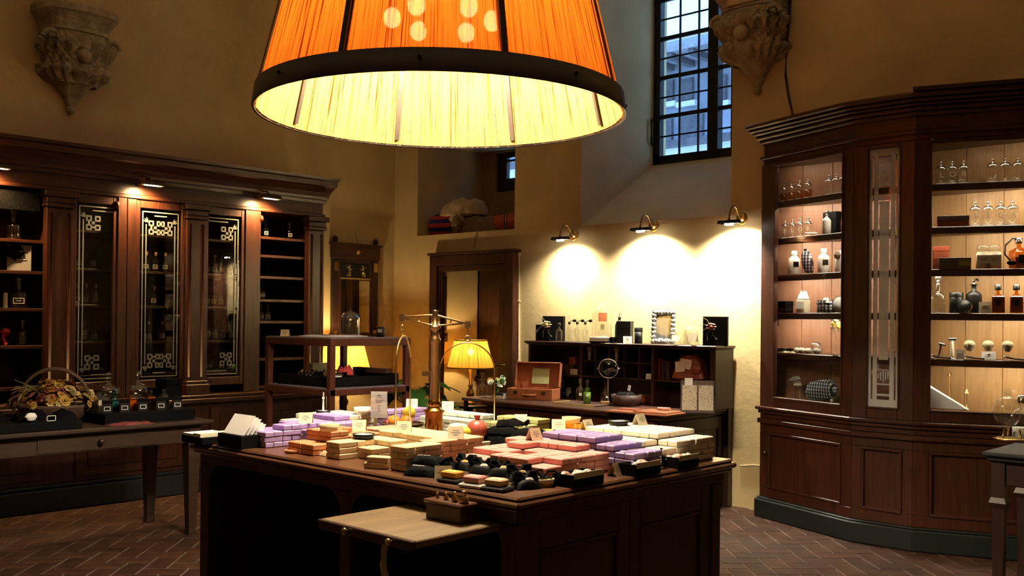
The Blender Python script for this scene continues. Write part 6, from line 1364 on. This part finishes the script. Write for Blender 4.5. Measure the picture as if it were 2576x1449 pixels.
card(cs(2489, 4, 2, .05), 'white price card before the middle shaving brush', .085, .058, .36, tilt=-.3)
for k, (px, a) in enumerate(((2372, .5), (2455, .45), (2555, .7))):
    t = thing('hand_razor', ['left', 'middle', 'right'][k]+' dark handled razor lying on the fifth shelf', 'razor', cs(px, 4, 2, .05), .36+a*.2, 'dark handled razors in the cabinet'); M().tube([(-.055, 0, .022), (.0, 0, .012), (.055, 0, .008)], .006, 6).build('handle', 'black_paint', t); M().tube([(-.06, -.012, .018), (-.06, .012, .022)], .008, 6).build('head', 'chrome', t)
t = thing('sloping_plinth', 'sloping white draped plinth on the floor of the right wing', 'plinth', cs(2385, 5, 2, .09), .36); m = M(); m.add([(-.18, 0, 0), (.14, 0, 0), (-.18, 0, .20), (-.18, .10, 0), (.14, .10, 0), (-.18, .10, .20)], [(0, 1, 2), (5, 4, 3), (0, 3, 4, 1), (1, 4, 5, 2), (2, 5, 3, 0)]); m.build('draped_face', 'white_paper', t, bev=.006); M().box(-.185, -.175, -.004, .104, 0, .205).build('support', 'white_paper', t)
for k, (px, h_, lb) in enumerate(((2391, .25, 'taller brass candle snuffer rod behind the white panel'), (2434, .14, 'shorter brass rod with a cone tip beside the white panel'))):
    t = thing('brass_rod', lb, 'rod', cs(px, 5, 2, .21 if k == 0 else .12), 0); M().tube([(0, 0, 0), (0, 0, h_-.03)], .005, 6).build('rod', 'brass', t); M().lathe([(.016, h_-.03), (.004, h_-.005), (.001, h_)], n=10).build('cone_tip', 'brass', t); M().lathe([(.001, 0), (.02, 0), (.006, .008)], n=12).build('foot', 'brass', t)

# ---------------------------------------------------------------- bookcase contents
XS = -8.0
def bs(px, z): p = at_x(px, 700, XS); return (XS, p.y, z)
GB = 'small stoppered bottles inside the bookcase'
for px, z, h_, gm, lb in ((667, SH_R[0], .17, 'green_glass', 'dark labelled bottle at the left of the upper open shelf'), (727, SH_R[0], .165, 'green_glass', 'dark labelled bottle at the right of the upper open shelf'), (660, SH_R[3], .16, 'clear_glass', 'lone labelled bottle on the fourth open shelf'), (658, SH_R[4], .16, 'clear_glass', 'left labelled bottle on the fifth open shelf'), (674, SH_R[4], .16, 'clear_glass', 'right labelled bottle on the fifth open shelf')):
    flask('labelled_bottle', lb, 'bottle', bs(px, z), h_, .031, gm, None, .5, 'ball', 'frame', rz=1.2, group=GB, body=.55)
k = 0
for (pxs, z, h_, gm, where, stop, sm) in (((195, 217, 241), SH_M[2], .17, 'clear_glass', 'behind the left etched door on the third shelf', 'cork', 'case_wood'), ((368, 391, 416), SH_M[1], .17, 'clear_glass', 'behind the middle etched door on the second shelf', 'cork', 'case_wood'), ((388,), SH_M[2], .17, 'clear_glass', 'alone behind the middle etched door', 'cork', 'case_wood'),
    ((523, 537, 551), SH_M[0]-.0, .0, 'clear_glass', '', '', ''), ((522, 540, 558, 578), SH_M[1], .18, 'clear_glass', 'behind the right etched door on the second shelf', 'ball', None), ((522, 539, 556, 575), SH_M[2], .19, 'clear_glass', 'behind the right etched door on the third shelf', 'ball', None), ((524, 543, 562, 584), SH_M[3], .18, 'clear_glass', 'behind the right etched door on the fourth shelf', 'ball', None), ((530, 560, 585), SH_M[4], .15, 'teal_glass', 'behind the right etched door on the fifth shelf', 'ball', None), ((200, 235), SH_M[1], .17, 'teal_glass', 'behind the left etched door on the second shelf', 'ball', None), ((215, 240), SH_M[3], .17, 'clear_glass', 'behind the left etched door on the fourth shelf', 'ball', None), ((375, 410), SH_M[3], .17, 'amber_glass', 'behind the middle etched door on the fourth shelf', 'cork', 'case_wood')):
    if not h_: continue
    for q, px in enumerate(pxs):
        o_ = ['first', 'second', 'third', 'fourth'][q]
        flask('stoppered_bottle', (o_+' stoppered bottle ' if len(pxs) > 1 else 'single stoppered bottle ')+where, 'bottle', bs(px, z), h_, .033, gm, None, .5, stop, 'frame', stopm=sm, rz=1.0, group=GB, n=12, body=.58)
# left open bay
XS = -7.98
flask('stopper_decanter', 'clear decanter with a tall stopper on the upper shelf at the left edge', 'bottle', bs(32, SH_L[0]), .24, .055, 'clear_glass', 'amber_glass', .3, 'ball', body=.5)
t = thing('gift_bag', 'grey paper gift bag with a dark bow at the left edge of the bookcase', 'bag', bs(48, SH_L[1]), 1.2); M().box(-.085, .085, -.04, .04, 0, .20).build('bag', 'grey_print', t, bev=.004); M().pillow(.13, .05, .09, (-.03, -.045, .10), amp=.4, n=8, flat=False).build('bow', 'black_cloth', t); m = M()
for b in ((-.02, .05, .085, .09), (-.02, .05, .125, .13), (-.02, -.015, .085, .13), (.045, .05, .085, .13)): m.box(b[0], b[1], -.0455, -.041, b[2], b[3])
m.build('label_border', 'white_print', t)
flask('stopper_decanter', 'onion shaped decanter with a label on the third shelf at the left edge', 'bottle', bs(48, SH_L[2]), .24, .07, 'clear_glass', None, .5, 'ball', 'frame', rz=1.2, body=.52)
t = thing('white_tube', 'white cosmetic tube at the left edge of the third shelf', 'tube', bs(14, SH_L[2])); M().lathe([(.001, 0), (.016, 0), (.017, .03), (.016, .115), (.001, .118)], n=12).build('tube', 'ivory', t); M().lathe([(.018, 0), (.018, .022)], n=12).build('cap', 'white_ceramic', t)
t = thing('ribbon_bow', 'bright red ribbon bow hanging over the fourth shelf at the left edge', 'ribbon', bs(14, SH_L[3]), 1.1); M().pillow(.07, .03, .05, (0, 0, .075), amp=.4, n=7, flat=False).build('bow', 'red_ribbon', t); M().tube([(-.005, -.02, .10), (-.012, -.03, .05), (.01, -.03, .004)], [.01, .016, .018], 5).build('tail', 'red_ribbon', t)
flask('stoppered_bottle', 'dim clear bottle beside the red ribbon', 'bottle', bs(58, SH_L[3]), .2, .04, 'clear_glass', body=.55)

# ---------------------------------------------------------------- left table contents
def tt(px, py): p = at_z(px, py, TZ); return (p.x, p.y, TZ)
b = tt(150, 1075); FK = thing('flower_basket', 'wicker basket overflowing with dried gold and rust flowers on the left table', 'flower basket', (-6.72, 2.75, TZ), 1.0)
M().lathe([(.001, 0), (.12, 0), (.17, .10), (.175, .12), (.165, .12), (.11, .012), (.001, .012)], n=24, sx=1.35).build('basket', 'wicker', FK)
m = M(); m.tube([(.225*math.cos(PI*i/16), 0, .11+.24*math.sin(PI*i/16)) for i in range(17)], .010, 6); m.tube([(.225*math.cos(PI*i/16), .012, .115+.245*math.sin(PI*i/16)) for i in range(17)], .007, 6); m.build('handle', 'wicker', FK)
rr = random.Random(13); FM = ('petal_gold', 'petal_rust', 'petal_cream', 'petal_gold', 'petal_wine'); protos = {}
for c in set(FM):
    m = rose(M(), (0, 0, 0), .019, 3)
    protos[c] = m.mesh('flower', c)
for k in range(120):
    a = rr.uniform(0, TAU); e = rr.random()**.6; x = .25*e*math.cos(a)*1.2; y_ = .17*e*math.sin(a); z = .11+.15*(1-e*e)+rr.uniform(-.02, .02)
    o = bpy.data.objects.new('flower', protos[FM[k % 5]]); COL.objects.link(o); o.parent = FK; o.location = (x, y_, z); s = rr.uniform(.75, 1.45); o.scale = (s, s, s); o.rotation_euler = (rr.uniform(-.4, .4)-y_*6, rr.uniform(-.4, .4)+x*4.5, rr.uniform(-.6, .6))
for k in range(18):
    a = rr.uniform(0, TAU); M().tube([(0, 0, .12), (.16*math.cos(a), .11*math.sin(a), .24), (.26*math.cos(a), .17*math.sin(a), .20+.08*rr.random())], .0025, 4).build('twig', 'dry_leaf', FK)
for k in range(14):
    a = rr.uniform(0, TAU); M().pillow(.06, .03, .008, n=4, seed=k).xf(Matrix.Translation((.24*math.cos(a), .16*math.sin(a), .14+.06*rr.random())) @ Matrix.Rotation(a, 4, 'Z') @ Matrix.Rotation(.5, 4, 'Y')).build('leaf', ('petal_wine', 'dry_leaf')[k % 2], FK)
TT_ = thing('black_display_tray', 'long black display tray of small bottles and boxes on the left table', 'tray', (-6.50, 3.25, TZ)); M().box(-6.66, -6.30, 2.90, 3.54, TZ, TZ+.07).build('tray', 'black_card', TT_, True, .004); M().box(-6.80, -6.66, 2.92, 3.54, TZ, TZ+.11).build('riser', 'black_card', TT_, True, .004)
def zt2(px, x, z): p = at_x(px, 1000, x); return (x, p.y, z)
GQ = 'black labelled boxes on the display tray'
for k, px in enumerate((270, 314, 360, 405, 446)):
    t = thing('labelled_box', ['first', 'second', 'third', 'fourth', 'fifth'][k]+' black labelled box from the left on the display tray', 'box', zt2(px, -6.38, TZ+.07), 1.15, GQ); M().box(-.032, .032, -.032, .032, 0, .065).build('body', 'black_paint', t, bev=.002); M().box(-.033, .033, -.033, .033, .065, .085).build('lid', 'black_card', t, bev=.002); m = M()
    for b in ((-.02, .02, .018, .022), (-.02, .02, .042, .046), (-.02, -.016, .018, .046), (.016, .02, .018, .046)): m.box(b[0], b[1], -.0332, -.0322, b[2], b[3])
    m.build('label_border', 'white_print', t)
for k, (px, gm, lq, lb) in enumerate(((287, 'teal_glass', 'teal_liquid', 'teal bottle between the black boxes on the display tray'), (332, 'amber_glass', 'amber_liquid', 'golden bottle between the black boxes on the display tray'), (377, 'amber_glass', None, 'amber bottle between the black boxes on the display tray'), (413, 'clear_glass', None, 'clear faceted bottle between the black boxes on the display tray'), (250, 'clear_glass', None, 'clear bottle at the left end of the display tray'))):
    flask('tray_bottle', lb, 'bottle', zt2(px, -6.50, TZ+.07), .135, .033, gm, lq, .7, 'cap' if k < 3 else 'ball', body=.7)
for k, px in enumerate((272, 347)):
    t = thing('globe_decanter', ['left', 'right'][k]+' round glass decanter with a ball stopper on the riser', 'bottle', zt2(px, -6.73, TZ+.11), 0, 'round decanters on the left table'); M().lathe([(.001, .004), (.05, .004), (.078, .04), (.082, .07), (.07, .10), (.04, .12), (.018, .13), (.016, .15), (.02, .155)], n=24).build('body', 'bright_glass', t); M().lathe([(.014, .15), (.012, .165), (.024, .185), (.024, .20), (.001, .215)], n=16).build('stopper', 'bright_glass', t)
bxs('gift_box', 'plain black cube box at the right end of the riser', 'box', zt2(424, -6.73, TZ+.11), .16, .12, .15, 'black_card', .0)
card(zt2(262, -6.46, TZ+.07), 'cream card at the left end of the display tray', .07, .08, 1.1, 'cream_card')
t = thing('pouch_tray', 'low black tray of dark pouches with tags at the left edge of the table', 'tray', (-6.42, 2.40, TZ)); M().box(-.17, .20, -.30, .32, 0, .055).build('tray', 'black_card', t, bev=.004)
for k in range(5): M().pillow(.15, .12, .05, (.05-.12*(k % 2), -.22+.12*k, .05), amp=.25, n=8, seed=k).build('pouch', 'black_cloth', t)
M().pillow(.02, .07, .05, (.17, .02, .065), n=6, flat=False).build('white_tag', 'white_paper', t); m = M()
for b in ((.10, .155, .06, .064), (.10, .155, .09, .094), (.10, .104, .06, .094), (.151, .155, .06, .094)): m.box(.20, .202, b[0], b[1], b[2], b[3])
m.build('label_border', 'white_print', t)
single('red_petals', M().pillow(.12, .30, .012, amp=.5, n=12, seed=3), 'petal_wine', 'scatter of dark red dried petals in front of the display tray', 'petals', (-6.25, 3.05, TZ))

# ---------------------------------------------------------------- rack contents
def rt(px, py, z=QZ): p = at_z(px, py, z); return (p.x, p.y, z)
cp_ = at_y(880, 848, 4.72); cloche('glass_cloche', 'glass cloche on the open magazine on top of the rack', (cp_.x, 4.72, QZ+.012), .082, .20)
t = thing('candle_jar', 'black candle jar with a white label on top of the rack', 'candle', (at_y(957, 848, 4.86).x, 4.86, QZ), FACE); M().lathe([(.001, 0), (.032, 0), (.034, .08), (.030, .08), (.028, .012), (.001, .012)], n=18).build('jar', 'black_paint', t); M().lathe([(.033, .074), (.0355, .078), (.033, .082)], n=18).build('rim', 'old_brass', t); M().box(-.017, .017, -.0355, -.034, .035, .06).build('label', 'grey_print', t); M().lathe([(.001, .06), (.03, .06)], n=14).build('wax', 'cream_card', t)
mg = at_y(840, 852, 4.60); t = thing('open_magazine', 'open white magazine lying on the rack top', 'magazine', (mg.x, 4.60, QZ), .35); m = M()
for s in (-1, 1): m.add([(0, -.15, .004), (s*.10, -.15, .014), (s*.21, -.15, .006), (0, .15, .004), (s*.10, .15, .014), (s*.21, .15, .006), (0, -.15, 0), (s*.21, -.15, 0), (0, .15, 0), (s*.21, .15, 0)], [(0, 1, 4, 3), (1, 2, 5, 4), (0, 6, 7, 2, 1), (2, 7, 9, 5), (3, 4, 5, 9, 8)])
m.build('pages', 'white_paper', t); M().box(-.20, -.06, -.10, .12, .013, .0145).build('printed_picture', 'grey_print', t)
tent_card((at_y(717, 852, 4.36).x, 4.36, QZ), 'cream tent card at the left corner of the rack top', FACE)
t = thing('rack_tray', 'long black tray of brushes and trinkets on the middle shelf of the rack', 'tray', (-6.10, 4.62, 1.0)); m = M(); X0, X1, Y0_, Y1_ = -6.44, -5.78, 4.30, 4.94
m.box(X0, X1, Y0_, Y1_, 1.0, 1.01); m.box(X0, X1, Y0_, Y0_+.012, 1.01, 1.075); m.box(X0, X1, Y1_-.012, Y1_, 1.01, 1.085); m.box(X0, X0+.012, Y0_, Y1_, 1.01, 1.075); m.box(X1-.012, X1, Y0_, Y1_, 1.01, 1.075); m.build('tray', 'black_card', t, True, .003)
rr = random.Random(21)
for k in range(9):
    x, y_ = rr.uniform(X0+.1, X1-.1), rr.uniform(Y0_+.08, Y1_-.08); M().pillow(.16, .12, .07, (x, y_, 1.01), amp=.3, n=7, seed=k).build('dark_pouch', 'black_cloth', t, True)
for k in range(4):
    M().tube([(-6.25+.05*k, 4.36, 1.08), (-6.28+.05*k, 4.42, 1.105)], .008, 6).build('gold_pen', 'brass', t, True)
M().pillow(.14, .10, .06, (-5.98, 4.58, 1.07), amp=.4, n=8, seed=2).build('red_cloth', 'red_cloth', t, True); M().cbox(-5.92, 4.45, 1.075, .16, .07, .03, .4).build('silver_case', 'chrome', t, True); M().cbox(-5.86, 4.38, 1.075, .14, .05, .006, .1).build('white_card', 'white_paper', t, True); M().cbox(-6.0, 4.86, 1.085, .40, .06, .035, .0).build('red_case', 'dark_leather', t, True)
pb = at_y(742, 985, 4.80); t = thing('paper_box', 'upright pale paper box at the left of the rack shelf', 'box', (-6.47, 4.70, 1.0)); M().box(-.015, .015, -.08, .12, 0, .145).build('box', 'ivory', t, bev=.003); M().box(.015, .017, -.07, .11, .01, .135).build('front_sheet', 'cream_card', t)

# ---------------------------------------------------------------- folded textiles in the niche
def nz_(px, py): p = at_z(px, py, NZ0); return p
GT = None
t = thing('striped_blanket', 'folded blanket with red and blue stripes at the left of the niche', 'blanket', (-7.88, 7.42, NZ0), .15); M().pillow(.34, .30, .22, p=18, n=18, flat=False, amp=.02).build('blanket', 'red_blue_stripe', t); M().pillow(.30, .26, .06, (-.02, .02, .19), n=8, seed=3).build('top_fold', 'blue_cloth', t)
t = thing('cream_throw', 'crumpled cream throw draped over the striped blanket', 'blanket', (-7.66, 7.46, NZ0+.20), .1); M().pillow(.46, .34, .17, amp=.10, n=18, seed=6, p=5).build('throw', 'cream_cloth', t); M().pillow(.16, .06, .12, (.03, -.17, -.09), amp=.2, n=9, seed=8, flat=False).build('hanging_fold', 'cream_cloth', t)
t = thing('brown_blanket', 'folded brown blanket in the middle of the niche', 'blanket', (-7.40, 7.50, NZ0), .2); M().pillow(.52, .34, .17, amp=.05, n=16, seed=9, p=10).build('blanket', 'grey_cloth', t); M().pillow(.10, .10, .20, (-.22, -.20, -.0), amp=.1, n=8, seed=4, flat=False).build('hanging_corner', 'grey_cloth', t)
t = thing('grey_cushion', 'soft grey brown cushion behind the brown blanket in the niche', 'cushion', (-7.28, 7.72, NZ0+.10), .3); M().pillow(.46, .26, .24, amp=.06, n=14, seed=12, p=3).build('cushion', 'grey_cloth', t)
t = thing('striped_rug', 'folded rust red striped rug hanging over the right edge of the niche', 'rug', (-6.87, 7.34, NZ0+.005), .45); m = M().pillow(.42, .26, .15, p=18, n=18, flat=False, amp=.03, seed=2); m.xf(Matrix.Translation((.02, .10, .03)) @ Matrix.Rotation(-.10, 4, 'Y')); m.build('rug', 'rust_stripe', t)

# ---------------------------------------------------------------- table at the right edge
c0 = at_z(2468, 1136, .80)
ET = thing('occasional_table', 'dark table corner at the right edge carrying glass bells', 'table', (c0.x+.35, c0.y+.3, 0)); x0, y0_ = c0.x, c0.y
m = M(); m.box(x0, x0+.7, y0_, y0_+.6, .775, .80); m.box(x0+.02, x0+.68, y0_+.02, y0_+.58, .75, .775); m.build('tabletop', 'plinth_green', ET, True, .008)
m = M(); m.box(x0+.06, x0+.64, y0_+.05, y0_+.075, .62, .75); m.box(x0+.05, x0+.075, y0_+.06, y0_+.54, .62, .75); m.box(x0+.06, x0+.64, y0_+.525, y0_+.55, .62, .75); m.box(x0+.625, x0+.65, y0_+.06, y0_+.54, .62, .75); m.build('apron', 'dark_wood_x', ET, True, .004)
for x in (x0+.05, x0+.60):
    for y_ in (y0_+.05, y0_+.50):
        m = M(); vs = []
        for z, r in ((.75, .035), (.55, .035), (.52, .045), (.49, .032), (.06, .026), (0, .03)): vs += [(x+.025+a*r, y_+.025+b_*r, z) for a, b_ in ((-1, -1), (1, -1), (1, 1), (-1, 1))]
        m.add(vs, [(3, 2, 1, 0), (20, 21, 22, 23)]+[(k*4+i, k*4+4+i, k*4+4+(i+1) % 4, k*4+(i+1) % 4) for k in range(5) for i in range(4)]); m.build('leg', 'dark_wood', ET, True)
bq = at_z(2542, 1108, .80); t = thing('brass_stand', 'round brass stand under the glass bells at the right edge', 'stand', (bq.x, bq.y, .80)); M().lathe([(.001, 0), (.09, 0), (.10, .012), (.085, .016), (.001, .012)], n=26).build('plate', 'brass', t)
for k in range(3):
    a = k*2.1; M().tube([(.06*math.cos(a), .06*math.sin(a), .012), (.05*math.cos(a), .05*math.sin(a), .07)], .006, 6).build('rod', 'brass', t)
zz = .80+.013
t = thing('glass_bell', 'large clear glass bell with a knob on the brass stand at the right edge', 'glass dome', (bq.x-.02, bq.y, zz)); M().lathe([(.012, 0), (.012, .06), (.05, .085), (.078, .13), (.08, .19), (.06, .235), (.03, .25), (.018, .255)], n=24).build('bell', 'clear_glass', t); M().lathe([(.018, .252), (.022, .27), (.026, .285), (.018, .30), (.001, .302)], n=14).build('knob', 'clear_glass', t)
t = flask('powder_flask', 'clear flask with a chrome cap behind the glass bell at the right edge', 'bottle', (bq.x+.03, bq.y+.13, .80), .27, .06, 'clear_glass', 'feather', .4, 'cap', stopm='chrome', body=.66)
